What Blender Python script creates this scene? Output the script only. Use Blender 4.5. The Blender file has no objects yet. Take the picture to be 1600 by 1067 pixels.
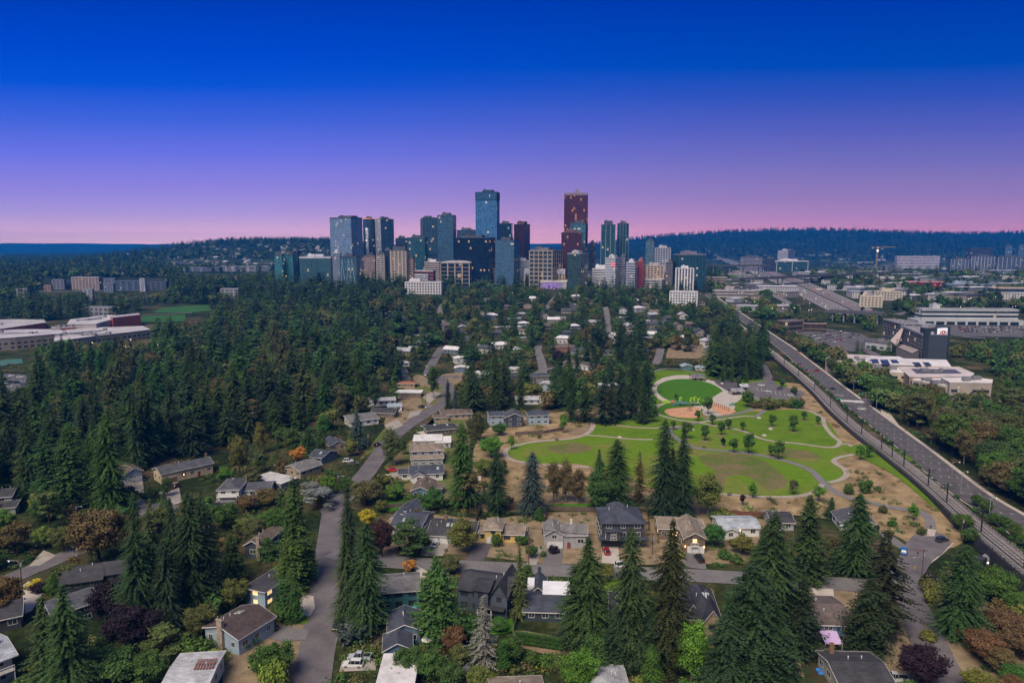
import bpy, math, random
import numpy as np
from mathutils import Vector, Matrix
R = math.radians
HAZE_D = 1.1e-4
rng = random.Random(7)
npr = np.random.RandomState(11)
scene = bpy.context.scene
col = scene.collection
F_PX = 1101.0; CAM_H = 95.0; PITCH = math.atan(148.5/1101.0)
CP, SP = math.cos(PITCH), math.sin(PITCH)
def sst(a, b, v):
 t = min(1.0, max(0.0, (v-a)/(b-a))); return t*t*(3-2*t)
def gau(v, c, s): return math.exp(-((v-c)/s)**2)
def ht(x, y):
 h = 32.0*sst(560, 1400, y)
 if y > 1500:
  h += 58*gau(y, 3100, 800)*sst(-1680, -1080, x)*(1-sst(-760, -420, x))
  h += 22*gau(y, 2700, 500)*sst(-1650, -1150, x)*(1-sst(-700, -300, x))
  rp = 178 + 16*math.sin(x/900.0+0.4) + 7*math.sin(x/310.0)
  h += rp*math.exp(-((y-5600)/1150.0)**2)*sst(250, 2300, x) + 62*gau(y, 5600, 1200)*sst(-300, 900, x)*(1-sst(900, 2300, x))
  h += (90+9*math.sin(x/1300.0)+5*math.sin(x/370.0)+3*math.sin(x/121.0+y/300))*sst(7200, 9500, y)
  h -= 22*sst(1700, 2300, y)*sst(200, 800, x)*(1-sst(3200, 4300, y))
 return h
def ray(px, py):
 dx = (px-800)/F_PX; dy = (533.5-py)/F_PX
 return dx, CP+dy*SP, -SP+dy*CP
def P(px, py, up=0.0):
 """ground point (raised by up) that the photo pixel looks at"""
 rx, ry, rz = ray(px, py)
 if rz < 0:
  t = (CAM_H-up)/-rz
  if t*ry < 555: return Vector((t*rx, t*ry, 0.0))
 t = 200.0
 while t < 10800:
  x, y, z = t*rx, t*ry, CAM_H+t*rz
  if z <= ht(x, y)+up: break
  t *= 1.01
 a, b = t/1.01, t
 for _ in range(14):
  m = (a+b)/2
  if CAM_H+m*rz <= ht(m*rx, m*ry)+up: b = m
  else: a = m
 return Vector((b*rx, b*ry, ht(b*rx, b*ry)))
def z_at(py, y):
 _, ry, rz = ray(800, py); return CAM_H + y*rz/ry
def x_at(px, y, z=60.0):
 return (px-800)/F_PX*(y*CP-(z-CAM_H)*SP)
def to_px(x, y, z):
 d = y*CP-(z-CAM_H)*SP
 u = y*SP+(z-CAM_H)*CP
 return 800+F_PX*x/d, 533.5-F_PX*u/d
def hgt(px, pb, pt):
 b = P(px, pb); return z_at(pt, b.y)-b.z
MC = {}
def nt(name):
 m = bpy.data.materials.new(name); m.use_nodes = True
 n = m.node_tree; b = n.nodes['Principled BSDF']
 return m, n, b
def rgb(c): return (c[0], c[1], c[2], 1)
def mat(name, c, rough=0.8, metal=0.0, noise=0.25, scale=0.6, bump=0.0, spec=0.3, emit=0, c2=None, thr=(0.35, 0.65), coord='Object', stretch=None):
 key = (name, c, rough, noise, scale, emit, c2)
 if key in MC: return MC[key]
 m, n, b = nt(name)
 b.inputs['Roughness'].default_value = rough; b.inputs['Metallic'].default_value = metal
 b.inputs['Specular IOR Level'].default_value = spec
 if emit:
  b.inputs['Base Color'].default_value = rgb(c)
  b.inputs['Emission Color'].default_value = rgb(c); b.inputs['Emission Strength'].default_value = emit
  MC[key] = m; return m
 tc = n.nodes.new('ShaderNodeTexCoord')
 src = tc.outputs[coord]
 if stretch:
  mp = n.nodes.new('ShaderNodeMapping'); mp.inputs['Scale'].default_value = stretch
  n.links.new(src, mp.inputs['Vector']); src = mp.outputs[0]
 nz = n.nodes.new('ShaderNodeTexNoise'); nz.inputs['Scale'].default_value = scale; nz.inputs['Detail'].default_value = 8
 nz.inputs['Roughness'].default_value = 0.62
 n.links.new(src, nz.inputs['Vector'])
 rp = n.nodes.new('ShaderNodeValToRGB')
 rp.color_ramp.elements[0].position = thr[0]; rp.color_ramp.elements[1].position = thr[1]
 k = noise
 if c2 is None:
  rp.color_ramp.elements[0].color = rgb([v*(1-k) for v in c]); rp.color_ramp.elements[1].color = rgb([min(1, v*(1+k)) for v in c])
 else:
  rp.color_ramp.elements[0].color = rgb(c); rp.color_ramp.elements[1].color = rgb(c2)
 n.links.new(nz.outputs['Fac'], rp.inputs[0])
 out = rp.outputs[0]
 n2 = n.nodes.new('ShaderNodeTexNoise'); n2.inputs['Scale'].default_value = scale*9; n2.inputs['Detail'].default_value = 3
 n.links.new(src, n2.inputs['Vector'])
 mx = n.nodes.new('ShaderNodeMix'); mx.data_type = 'RGBA'; mx.blend_type = 'OVERLAY'; mx.inputs[0].default_value = 0.5*min(1, noise*2)
 n.links.new(out, mx.inputs[6])
 gr = n.nodes.new('ShaderNodeValToRGB'); gr.color_ramp.elements[0].position = .25; gr.color_ramp.elements[1].position = .75
 gr.color_ramp.elements[0].color = (.25, .25, .25, 1); gr.color_ramp.elements[1].color = (.75, .75, .75, 1)
 n.links.new(n2.outputs['Fac'], gr.inputs[0]); n.links.new(gr.outputs[0], mx.inputs[7])
 n.links.new(mx.outputs[2], b.inputs['Base Color'])
 if bump:
  bp = n.nodes.new('ShaderNodeBump'); bp.inputs['Strength'].default_value = bump; bp.inputs['Distance'].default_value = 0.1
  n.links.new(n2.outputs['Fac'], bp.inputs['Height']); n.links.new(bp.outputs[0], b.inputs['Normal'])
 MC[key] = m; return m
def roof_mat(c):
 """shingle roof: rows and blotches of the roof's own colour"""
 key = ('roof', c)
 if key in MC: return MC[key]
 m, n, b = nt('shingles'); b.inputs['Roughness'].default_value = 0.85; b.inputs['Specular IOR Level'].default_value = .25
 tc = n.nodes.new('ShaderNodeTexCoord')
 br = n.nodes.new('ShaderNodeTexBrick'); br.inputs['Scale'].default_value = 1.0
 br.inputs['Brick Width'].default_value = .9; br.inputs['Row Height'].default_value = .32; br.inputs['Mortar Size'].default_value = .025
 br.inputs['Color1'].default_value = rgb([v*.82 for v in c]); br.inputs['Color2'].default_value = rgb([v*1.22 for v in c]); br.inputs['Mortar'].default_value = rgb([v*.55 for v in c])
 n.links.new(tc.outputs['UV'], br.inputs['Vector'])
 nz = n.nodes.new('ShaderNodeTexNoise'); nz.inputs['Scale'].default_value = .35; nz.inputs['Detail'].default_value = 6
 n.links.new(tc.outputs['Object'], nz.inputs['Vector'])
 mr = n.nodes.new('ShaderNodeMapRange'); mr.inputs['From Min'].default_value = .3; mr.inputs['From Max'].default_value = .7
 mr.inputs['To Min'].default_value = .72; mr.inputs['To Max'].default_value = 1.3
 n.links.new(nz.outputs['Fac'], mr.inputs[0])
 mx = n.nodes.new('ShaderNodeMix'); mx.data_type = 'RGBA'; mx.blend_type = 'MULTIPLY'; mx.inputs[0].default_value = 1
 n.links.new(br.outputs[0], mx.inputs[6]); n.links.new(mr.outputs[0], mx.inputs[7])
 n.links.new(mx.outputs[2], b.inputs['Base Color'])
 MC[key] = m; return m
def wall_mat(c, rows=.22):
 """lap siding: thin horizontal rows plus weathering"""
 key = ('wall', c)
 if key in MC: return MC[key]
 m, n, b = nt('siding'); b.inputs['Roughness'].default_value = 0.7; b.inputs['Specular IOR Level'].default_value = .3
 tc = n.nodes.new('ShaderNodeTexCoord'); sp = n.nodes.new('ShaderNodeSeparateXYZ'); n.links.new(tc.outputs['Object'], sp.inputs[0])
 d = n.nodes.new('ShaderNodeMath'); d.operation = 'DIVIDE'; d.inputs[1].default_value = rows; n.links.new(sp.outputs[2], d.inputs[0])
 fr = n.nodes.new('ShaderNodeMath'); fr.operation = 'FRACT'; n.links.new(d.outputs[0], fr.inputs[0])
 mr = n.nodes.new('ShaderNodeMapRange'); mr.inputs['From Max'].default_value = .25; mr.inputs['To Min'].default_value = .72; mr.inputs['To Max'].default_value = 1
 n.links.new(fr.outputs[0], mr.inputs[0])
 nz = n.nodes.new('ShaderNodeTexNoise'); nz.inputs['Scale'].default_value = .5; nz.inputs['Detail'].default_value = 6
 n.links.new(tc.outputs['Object'], nz.inputs['Vector'])
 m2 = n.nodes.new('ShaderNodeMapRange'); m2.inputs['From Min'].default_value = .3; m2.inputs['From Max'].default_value = .7
 m2.inputs['To Min'].default_value = .85; m2.inputs['To Max'].default_value = 1.12; n.links.new(nz.outputs['Fac'], m2.inputs[0])
 mu = n.nodes.new('ShaderNodeMath'); mu.operation = 'MULTIPLY'; n.links.new(mr.outputs[0], mu.inputs[0]); n.links.new(m2.outputs[0], mu.inputs[1])
 mx = n.nodes.new('ShaderNodeMix'); mx.data_type = 'RGBA'; mx.blend_type = 'MULTIPLY'; mx.inputs[0].default_value = 1
 mx.inputs[6].default_value = rgb(c); n.links.new(mu.outputs[0], mx.inputs[7]); n.links.new(mx.outputs[2], b.inputs['Base Color'])
 MC[key] = m; return m
def tower_mat(c, fw=3.2, fh=3.8, lit=0.05, litc=(1.0, .72, .35), rough=.12, metal=.0, lits=1.2, seed=0.0, var=.35, spec=.5):
 """curtain-wall glass: every pane a shade of its own, some lit from inside"""
 key = ('tower', c, fw, fh, lit, litc, rough, metal, seed)
 if key in MC: return MC[key]
 m, n, b = nt('facade_glass'); b.inputs['Roughness'].default_value = rough; b.inputs['Metallic'].default_value = metal
 b.inputs['Specular IOR Level'].default_value = spec
 tc = n.nodes.new('ShaderNodeTexCoord'); mp = n.nodes.new('ShaderNodeMapping')
 mp.inputs['Scale'].default_value = (1/fw, 1/fh, 1); mp.inputs['Location'].default_value = (seed*17.3, seed*3.1, 0)
 n.links.new(tc.outputs['UV'], mp.inputs[0])
 fl = n.nodes.new('ShaderNodeVectorMath'); fl.operation = 'FLOOR'; n.links.new(mp.outputs[0], fl.inputs[0])
 wn = n.nodes.new('ShaderNodeTexWhiteNoise'); wn.noise_dimensions = '2D'; n.links.new(fl.outputs[0], wn.inputs[0])
 mr = n.nodes.new('ShaderNodeMapRange'); mr.inputs['To Min'].default_value = 1-var; mr.inputs['To Max'].default_value = 1+var; n.links.new(wn.outputs['Value'], mr.inputs[0])
 mx = n.nodes.new('ShaderNodeMix'); mx.data_type = 'RGBA'; mx.blend_type = 'MULTIPLY'; mx.inputs[0].default_value = 1
 mx.inputs[6].default_value = rgb(c); n.links.new(mr.outputs[0], mx.inputs[7]); n.links.new(mx.outputs[2], b.inputs['Base Color'])
 nz = n.nodes.new('ShaderNodeTexNoise'); nz.inputs['Scale'].default_value = .35; n.links.new(fl.outputs[0], nz.inputs[0])
 ad = n.nodes.new('ShaderNodeVectorMath'); ad.operation = 'ADD'; ad.inputs[1].default_value = (37.3, 11.7, 0); n.links.new(fl.outputs[0], ad.inputs[0])
 w2 = n.nodes.new('ShaderNodeTexWhiteNoise'); w2.noise_dimensions = '2D'; n.links.new(ad.outputs[0], w2.inputs[0])
 m3 = n.nodes.new('ShaderNodeMapRange'); m3.inputs['From Min'].default_value = .4; m3.inputs['From Max'].default_value = .7; m3.inputs['To Max'].default_value = lit*3
 n.links.new(nz.outputs['Fac'], m3.inputs[0])
 lt = n.nodes.new('ShaderNodeMath'); lt.operation = 'LESS_THAN'; n.links.new(w2.outputs['Value'], lt.inputs[0]); n.links.new(m3.outputs[0], lt.inputs[1])
 ms = n.nodes.new('ShaderNodeMath'); ms.operation = 'MULTIPLY'; ms.inputs[1].default_value = lits; n.links.new(lt.outputs[0], ms.inputs[0])
 b.inputs['Emission Color'].default_value = rgb(litc); n.links.new(ms.outputs[0], b.inputs['Emission Strength'])
 MC[key] = m; return m
def leaf_mat(name, attr=False, dark=.6, light=1.55, scale=.45):
 key = ('leaf', name)
 if key in MC: return MC[key]
 m, n, b = nt(name); b.inputs['Roughness'].default_value = .75; b.inputs['Specular IOR Level'].default_value = .12
 tc = n.nodes.new('ShaderNodeTexCoord')
 nz = n.nodes.new('ShaderNodeTexNoise'); nz.inputs['Scale'].default_value = scale; nz.inputs['Detail'].default_value = 5; n.links.new(tc.outputs['Object'], nz.inputs['Vector'])
 mr = n.nodes.new('ShaderNodeMapRange'); mr.inputs['From Min'].default_value = .3; mr.inputs['From Max'].default_value = .7; mr.inputs['To Min'].default_value = dark; mr.inputs['To Max'].default_value = light
 n.links.new(nz.outputs['Fac'], mr.inputs[0])
 if attr:
  oi = n.nodes.new('ShaderNodeAttribute'); oi.attribute_name = 'Tint'; src = oi.outputs['Color']
 else:
  oi = n.nodes.new('ShaderNodeObjectInfo'); src = oi.outputs['Color']
 mx = n.nodes.new('ShaderNodeMix'); mx.data_type = 'RGBA'; mx.blend_type = 'MULTIPLY'; mx.inputs[0].default_value = 1
 n.links.new(src, mx.inputs[6]); n.links.new(mr.outputs[0], mx.inputs[7]); n.links.new(mx.outputs[2], b.inputs['Base Color'])
 MC[key] = m; return m
def paint_mat(name='paint', rough=.25, coat=.5):
 key = ('paint', name)
 if key in MC: return MC[key]
 m, n, b = nt(name); b.inputs['Roughness'].default_value = rough; b.inputs['Coat Weight'].default_value = coat
 oi = n.nodes.new('ShaderNodeObjectInfo')
 tc = n.nodes.new('ShaderNodeTexCoord'); nz = n.nodes.new('ShaderNodeTexNoise'); nz.inputs['Scale'].default_value = 1.2; n.links.new(tc.outputs['Object'], nz.inputs[0])
 mr = n.nodes.new('ShaderNodeMapRange'); mr.inputs['To Min'].default_value = .85; mr.inputs['To Max'].default_value = 1.1; n.links.new(nz.outputs['Fac'], mr.inputs[0])
 mx = n.nodes.new('ShaderNodeMix'); mx.data_type = 'RGBA'; mx.blend_type = 'MULTIPLY'; mx.inputs[0].default_value = 1
 n.links.new(oi.outputs['Color'], mx.inputs[6]); n.links.new(mr.outputs[0], mx.inputs[7]); n.links.new(mx.outputs[2], b.inputs['Base Color'])
 MC[key] = m; return m
class MB:
 def __init__(s): s.v = []; s.f = []; s.uv = []; s.mi = []
 def quad(s, pts, uv=None, mi=0):
  k = len(s.v); s.v += [tuple(p) for p in pts]; s.f.append(tuple(range(k, k+len(pts))))
  s.uv.append(uv if uv else [(0, 0)]*len(pts)); s.mi.append(mi)
 def box(s, x0, x1, y0, y1, z0, z1, mi=0, top=True, bottom=True):
  w, d = x1-x0, y1-y0
  q = s.quad
  q([(x0,y0,z0),(x1,y0,z0),(x1,y0,z1),(x0,y0,z1)], [(0,z0),(w,z0),(w,z1),(0,z1)], mi)
  q([(x1,y0,z0),(x1,y1,z0),(x1,y1,z1),(x1,y0,z1)], [(w,z0),(w+d,z0),(w+d,z1),(w,z1)], mi)
  q([(x1,y1,z0),(x0,y1,z0),(x0,y1,z1),(x1,y1,z1)], [(w+d,z0),(2*w+d,z0),(2*w+d,z1),(w+d,z1)], mi)
  q([(x0,y1,z0),(x0,y0,z0),(x0,y0,z1),(x0,y1,z1)], [(2*w+d,z0),(2*w+2*d,z0),(2*w+2*d,z1),(2*w+d,z1)], mi)
  if top: q([(x0,y0,z1),(x1,y0,z1),(x1,y1,z1),(x0,y1,z1)], [(0,0),(w,0),(w,d),(0,d)], mi)
  if bottom: q([(x0,y1,z0),(x1,y1,z0),(x1,y0,z0),(x0,y0,z0)], None, mi)
  return s
 def prism(s, pts, z0, z1, mi=0):
  """vertical extrusion of a plan polygon"""
  n = len(pts)
  a = sum(pts[i][0]*pts[(i+1) % n][1]-pts[(i+1) % n][0]*pts[i][1] for i in range(n))
  if a < 0: pts = pts[::-1]
  u = 0
  for i in range(n):
   p, q = pts[i], pts[(i+1) % n]; L = math.hypot(q[0]-p[0], q[1]-p[1])
   s.quad([(p[0],p[1],z0),(q[0],q[1],z0),(q[0],q[1],z1),(p[0],p[1],z1)], [(u,z0),(u+L,z0),(u+L,z1),(u,z1)], mi); u += L
  s.quad([(p[0],p[1],z1) for p in pts], [(p[0],p[1]) for p in pts], mi)
  s.quad([(p[0],p[1],z0) for p in pts[::-1]], None, mi)
  return s
 def tube(s, path, rad, n=8, mi=0, cap=True):
  rad = rad if isinstance(rad, (list, tuple)) else [rad]*len(path)
  rings = []; path = [Vector(p) for p in path]
  for i, p in enumerate(path):
   d = (path[min(i+1, len(path)-1)]-path[max(i-1, 0)]).normalized()
   a = d.orthogonal().normalized() if abs(d.z) < .99 else Vector((1, 0, 0))
   b = d.cross(a).normalized(); k = len(s.v)
   for j in range(n):
    t = 2*math.pi*j/n; s.v.append(tuple(p+(a*math.cos(t)+b*math.sin(t))*rad[i]))
   rings.append(k)
  for i in range(len(path)-1):
   for j in range(n):
    a0 = rings[i]+j; a1 = rings[i]+(j+1) % n; b0 = rings[i+1]+j; b1 = rings[i+1]+(j+1) % n
    s.f.append((a0, a1, b1, b0)); s.uv.append([(0,0)]*4); s.mi.append(mi)
  if cap:
   for k, rv in ((rings[0], True), (rings[-1], False)):
    f = list(range(k, k+n)); f = f[::-1] if rv else f
    s.f.append(tuple(f)); s.uv.append([(0,0)]*n); s.mi.append(mi)
  return s
 def bar(s, a, b, w, h=None, mi=0):
  a, b = Vector(a), Vector(b); h = h or w; d = (b-a).normalized()
  up = Vector((0,0,1)) if abs(d.z) < .95 else Vector((1,0,0))
  sd = d.cross(up).normalized()*w/2; u = sd.cross(d).normalized()*h/2
  A = [a-sd-u, a+sd-u, a+sd+u, a-sd+u]; B = [p+(b-a) for p in A]
  for i in range(4): s.quad([A[i], A[(i+1)%4], B[(i+1)%4], B[i]], None, mi)
  s.quad(A[::-1], None, mi); s.quad(B, None, mi); return s
 def mesh(s, name, mats):
  me = bpy.data.meshes.new(name); me.from_pydata(s.v, [], s.f)
  for m in (mats if isinstance(mats, (list, tuple)) else [mats]): me.materials.append(m)
  if any(s.mi): me.polygons.foreach_set('material_index', s.mi)
  if any(u != (0, 0) for q in s.uv[:8] for u in q):
   l = me.uv_layers.new(name='UVMap'); fl = [c for q in s.uv for u in q for c in u]
   l.data.foreach_set('uv', fl)
  me.update(); return me
 def build(s, name, mats, parent=None, loc=None, smooth=False):
  return link(name, s.mesh(name, mats), parent, loc, smooth)
def link(name, me, parent=None, loc=None, smooth=False):
 o = bpy.data.objects.new(name, me); col.objects.link(o)
 if parent is not None: o.parent = parent
 if loc is not None: o.location = loc
 if smooth: me.polygons.foreach_set('use_smooth', [True]*len(me.polygons))
 return o
def tag(o, label=None, cat=None, group=None, kind=None):
 if label: o['label'] = label
 if cat: o['category'] = cat
 if group: o['group'] = group
 if kind: o['kind'] = kind
 return o
def thing(name, loc, rz=0, label=None, cat=None, group=None):
 o = bpy.data.objects.new(name, None); col.objects.link(o); o.location = loc; o.rotation_euler = (0, 0, rz); o.empty_display_size = .5
 return tag(o, label, cat, group)
def struct(o): o['kind'] = 'structure'; return o
def copy_tree(o, parent=None):
 c = o.copy(); col.objects.link(c)
 if parent is not None: c.parent = parent
 for ch in list(o.children): copy_tree(ch, c)
 return c
cam = bpy.data.cameras.new('camera'); co = bpy.data.objects.new('camera', cam); col.objects.link(co)
cam.sensor_width = 36; cam.lens = 36*F_PX/1600; cam.clip_start = 1; cam.clip_end = 60000
co.location = (0, 0, CAM_H); co.rotation_euler = (math.pi/2-PITCH, 0, 0); scene.camera = co
scene.view_settings.view_transform = 'Standard'; scene.view_settings.look = 'None'
scene.view_settings.exposure = 0; scene.view_settings.gamma = 1
SUN_AZ, SUN_EL = R(215), R(52)
def lin(c): return tuple(((v/255)/12.92 if v/255 <= .04045 else ((v/255+.055)/1.055)**2.4) for v in c)
w = bpy.data.worlds.new('World'); scene.world = w; w.use_nodes = True
n = w.node_tree; bg = n.nodes['Background']
tc = n.nodes.new('ShaderNodeTexCoord'); sp = n.nodes.new('ShaderNodeSeparateXYZ'); n.links.new(tc.outputs['Generated'], sp.inputs[0])
xx = n.nodes.new('ShaderNodeMath'); xx.operation = 'MULTIPLY'; n.links.new(sp.outputs[0], xx.inputs[0]); n.links.new(sp.outputs[0], xx.inputs[1])
x2 = n.nodes.new('ShaderNodeMath'); x2.operation = 'MULTIPLY_ADD'; n.links.new(xx.outputs[0], x2.inputs[0]); x2.inputs[1].default_value = .55; x2.inputs[2].default_value = 1
zfac = n.nodes.new('ShaderNodeMath'); zfac.operation = 'MULTIPLY'; n.links.new(x2.outputs[0], zfac.inputs[0]); n.links.new(sp.outputs[2], zfac.inputs[1])
def sky_ramp(stops):
 r = n.nodes.new('ShaderNodeValToRGB'); r.color_ramp.interpolation = 'B_SPLINE' if False else 'EASE'
 r.color_ramp.interpolation = 'LINEAR'
 e = r.color_ramp.elements
 while len(e) < len(stops): e.new(.5)
 for i, (p, c) in enumerate(stops): e[i].position = p; e[i].color = rgb(lin(c))
 n.links.new(zfac.outputs[0], r.inputs[0]); return r
def thru(z, c):
 e = math.exp(-HAZE_D*min(11200, 191/max(z, .001))); l = lin(c)
 return tuple(max(0, (a-(1-e)*j)/e) for a, j in zip(l, (.004, .10, .42)))
def sky_lin(stops):
 stops = [(min(1, p*1.15), c) for p, c in stops[:-1]]+[stops[-1]]
 q = []
 for (p, c), (p2, c2) in zip(stops[:-1], stops[1:]):
  for k in range(4 if p < .07 else 1): q.append((p+(p2-p)*k/4, tuple(a+(b-a)*k/4 for a, b in zip(c, c2))))
 stops = q+[stops[-1]]
 r = sky_ramp([(p, (0, 0, 0)) for p, c in stops])
 for el, (p, c) in zip(r.color_ramp.elements, stops): el.color = rgb(thru(p, c))
 return r
west = sky_lin([(0, (216,178,208)), (.006, (214,174,208)), (.019, (208,168,212)), (.041, (170,150,218)), (.07, (142,132,222)), (.107, (106,116,228)), (.146, (64,100,220)), (.184, (8,84,214)), (.221, (0,72,205)), (.27, (0,60,182)), (.33, (0,48,160)), (.5, (70,96,165)), (.75, (96,108,148)), (1, (108,120,155))])
east = sky_lin([(0, (208,146,186)), (.02, (198,138,186)), (.034, (176,132,188)), (.063, (144,122,186)), (.10, (114,110,188)), (.135, (86,96,188)), (.17, (52,84,186)), (.204, (2,75,184)), (.27, (0,58,172)), (.33, (0,46,152)), (.5, (60,82,145)), (.75, (96,108,148)), (1, (108,120,155))])
away = sky_ramp([(0, (104,112,150)), (.12, (98,110,160)), (.33, (90,105,160)), (.6, (98,112,160)), (1, (108,120,155))])
def mrange(src, a, b):
 q = n.nodes.new('ShaderNodeMapRange'); q.interpolation_type = 'SMOOTHSTEP'; q.inputs['From Min'].default_value = a; q.inputs['From Max'].default_value = b; n.links.new(src, q.inputs[0]); return q.outputs[0]
def cmix(f, a, b):
 q = n.nodes.new('ShaderNodeMix'); q.data_type = 'RGBA'; q.clamp_result = False; n.links.new(f, q.inputs[0]); n.links.new(a, q.inputs[6]); n.links.new(b, q.inputs[7]); return q.outputs[2]
dusk = cmix(mrange(sp.outputs[0], -.5, .5), west.outputs[0], east.outputs[0])
n.links.new(cmix(mrange(sp.outputs[1], -.35, .45), away.outputs[0], dusk), bg.inputs[0])
bg.inputs[1].default_value = 1.0
sl = bpy.data.lights.new('sun', 'SUN'); so = bpy.data.objects.new('sun', sl); col.objects.link(so)
sl.energy = 4.8; sl.angle = R(36); sl.color = (1.0, .87, .70)
so.rotation_euler = (math.pi/2-SUN_EL, 0, SUN_AZ-math.pi/2-math.pi/2+math.pi/2*0)
so.rotation_euler = (R(38), R(0), R(-28)); so.location = (0, 0, 400)
def ground_mat():
 m, n, b = nt('ground_cover'); b.inputs['Roughness'].default_value = .95; b.inputs['Specular IOR Level'].default_value = .05
 tc = n.nodes.new('ShaderNodeTexCoord')
 def noise(s, d=6):
  z = n.nodes.new('ShaderNodeTexNoise'); z.inputs['Scale'].default_value = s; z.inputs['Detail'].default_value = d; n.links.new(tc.outputs['Object'], z.inputs[0]); return z.outputs['Fac']
 def ramp(src, st):
  r = n.nodes.new('ShaderNodeValToRGB'); e = r.color_ramp.elements
  while len(e) < len(st): e.new(.5)
  for i, (p, c) in enumerate(st): e[i].position = p; e[i].color = rgb(c)
  n.links.new(src, r.inputs[0]); return r.outputs[0]
 a = ramp(noise(.035), [(.38, (.018,.028,.010)), (.52, (.042,.052,.018)), (.62, (.10,.075,.042)), (.72, (.17,.125,.08))])
 c = ramp(noise(.45), [(.3, (.45,.45,.45)), (.7, (1.3,1.3,1.3))])
 mx = n.nodes.new('ShaderNodeMix'); mx.data_type = 'RGBA'; mx.blend_type = 'MULTIPLY'; mx.inputs[0].default_value = 1
 n.links.new(a, mx.inputs[6]); n.links.new(c, mx.inputs[7])
 sx = n.nodes.new('ShaderNodeSeparateXYZ'); n.links.new(tc.outputs['Object'], sx.inputs[0])
 mr = n.nodes.new('ShaderNodeMapRange'); mr.inputs['From Min'].default_value = 600; mr.inputs['From Max'].default_value = 1500; n.links.new(sx.outputs[1], mr.inputs[0])
 m2 = n.nodes.new('ShaderNodeMix'); m2.data_type = 'RGBA'; n.links.new(mr.outputs[0], m2.inputs[0])
 far = ramp(noise(.012, 8), [(.4, (.012,.022,.012)), (.55, (.03,.045,.02)), (.62, (.07,.07,.055)), (.7, (.12,.11,.1))])
 mr2 = n.nodes.new('ShaderNodeMapRange'); mr2.inputs['From Min'].default_value = 3600; mr2.inputs['From Max'].default_value = 4800; n.links.new(sx.outputs[1], mr2.inputs[0])
 wood = ramp(noise(.014, 12), [(.35, (.005,.011,.006)), (.50, (.010,.018,.009)), (.60, (.016,.026,.014)), (.68, (.04,.05,.035))])
 m3 = n.nodes.new('ShaderNodeMix'); m3.data_type = 'RGBA'; n.links.new(mr2.outputs[0], m3.inputs[0]); n.links.new(far, m3.inputs[6]); n.links.new(wood, m3.inputs[7])
 n.links.new(mx.outputs[2], m2.inputs[6]); n.links.new(m3.outputs[2], m2.inputs[7]); n.links.new(m2.outputs[2], b.inputs['Base Color'])
 return m
ys = [-300, 0, 120, 300, 540]; y = 560.0
while y < 1500: ys.append(y); y += 20
while y < 10900: ys.append(y); y *= 1.016
xs = sorted(set([s*v for s in (-1, 1) for v in list(np.arange(0, 2400, 40))+list(np.arange(2400, 11000, 120))]))
gv = [(x, y, ht(x, y)) for y in ys for x in xs]; nx = len(xs)
gf = [(j*nx+i, j*nx+i+1, (j+1)*nx+i+1, (j+1)*nx+i) for j in range(len(ys)-1) for i in range(nx-1)]
me = bpy.data.meshes.new('ground'); me.from_pydata(gv, [], gf); me.materials.append(ground_mat())
me.polygons.foreach_set('use_smooth', [True]*len(me.polygons))
ground = struct(link('ground', me))
LAY = [0.03]
def lay(): LAY[0] += .002; return LAY[0]
def catmull(pts, closed=False, step=5.0):
 pts = [Vector((p[0], p[1])) for p in pts]; n = len(pts); out = []
 for i in range(n if closed else n-1):
  g = (lambda k: pts[k % n]) if closed else (lambda k: pts[max(0, min(n-1, k))])
  p0, p1, p2, p3 = g(i-1), g(i), g(i+1), g(i+2); m = max(1, int((p2-p1).length/step))
  for k in range(m):
   t = k/m
   out.append(0.5*((2*p1)+(p2-p0)*t+(2*p0-5*p1+4*p2-p3)*t*t+(3*p1-p0-3*p2+p3)*t**3))
 if not closed: out.append(pts[-1])
 return out
ROADS = []   # (points, halfwidth) for keeping plants off
def ribbon(name, pix, width, m, step=5.0, kind='structure', world=False, lift=None, thick=0, avoid=True, parent=None, zfun=None, keep=True):
 pts = pix if world else [P(*p) for p in pix]
 c = catmull(pts, False, step); w = width
 far = max(p.y for p in c) > 620
 L = lift if lift is not None else lay()+(.12 if far else 0)
 mb = MB(); u = 0; prev = None
 for i, p in enumerate(c):
  d = (c[min(i+1, len(c)-1)]-c[max(i-1, 0)]).normalized(); nrm = Vector((-d.y, d.x))
  wi = w if not callable(w) else w(i/(len(c)-1))
  a, b = p+nrm*wi/2, p-nrm*wi/2
  z1 = (ht(a.x, a.y)+L, ht(b.x, b.y)+L) if zfun is None else (zfun(p)+L, zfun(p)+L)
  row = ((a.x, a.y, z1[0]), (b.x, b.y, z1[1]))
  if prev:
   dl = (p-pp).length
   mb.quad([prev[1], row[1], row[0], prev[0]], [(0,u),(0,u+dl),(1,u+dl),(1,u)])
   if thick:
    dn = lambda q: (q[0], q[1], q[2]-thick)
    mb.quad([prev[0], row[0], dn(row[0]), dn(prev[0])]); mb.quad([prev[1], dn(prev[1]), dn(row[1]), row[1]])
    mb.quad([dn(prev[0]), dn(row[0]), dn(row[1]), dn(prev[1])])
   u += dl
  prev, pp = row, p
 if avoid: ROADS.append((c, (width if not callable(width) else width(.5))/2))
 o = mb.build(name, m, parent)
 if kind and parent is None: o['kind'] = kind
 return o, c
def offset_line(c, off):
 out = []
 for i, p in enumerate(c):
  d = (c[min(i+1, len(c)-1)]-c[max(i-1, 0)]).normalized(); out.append(p+Vector((-d.y, d.x))*off)
 return out
PATCHES = []
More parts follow.
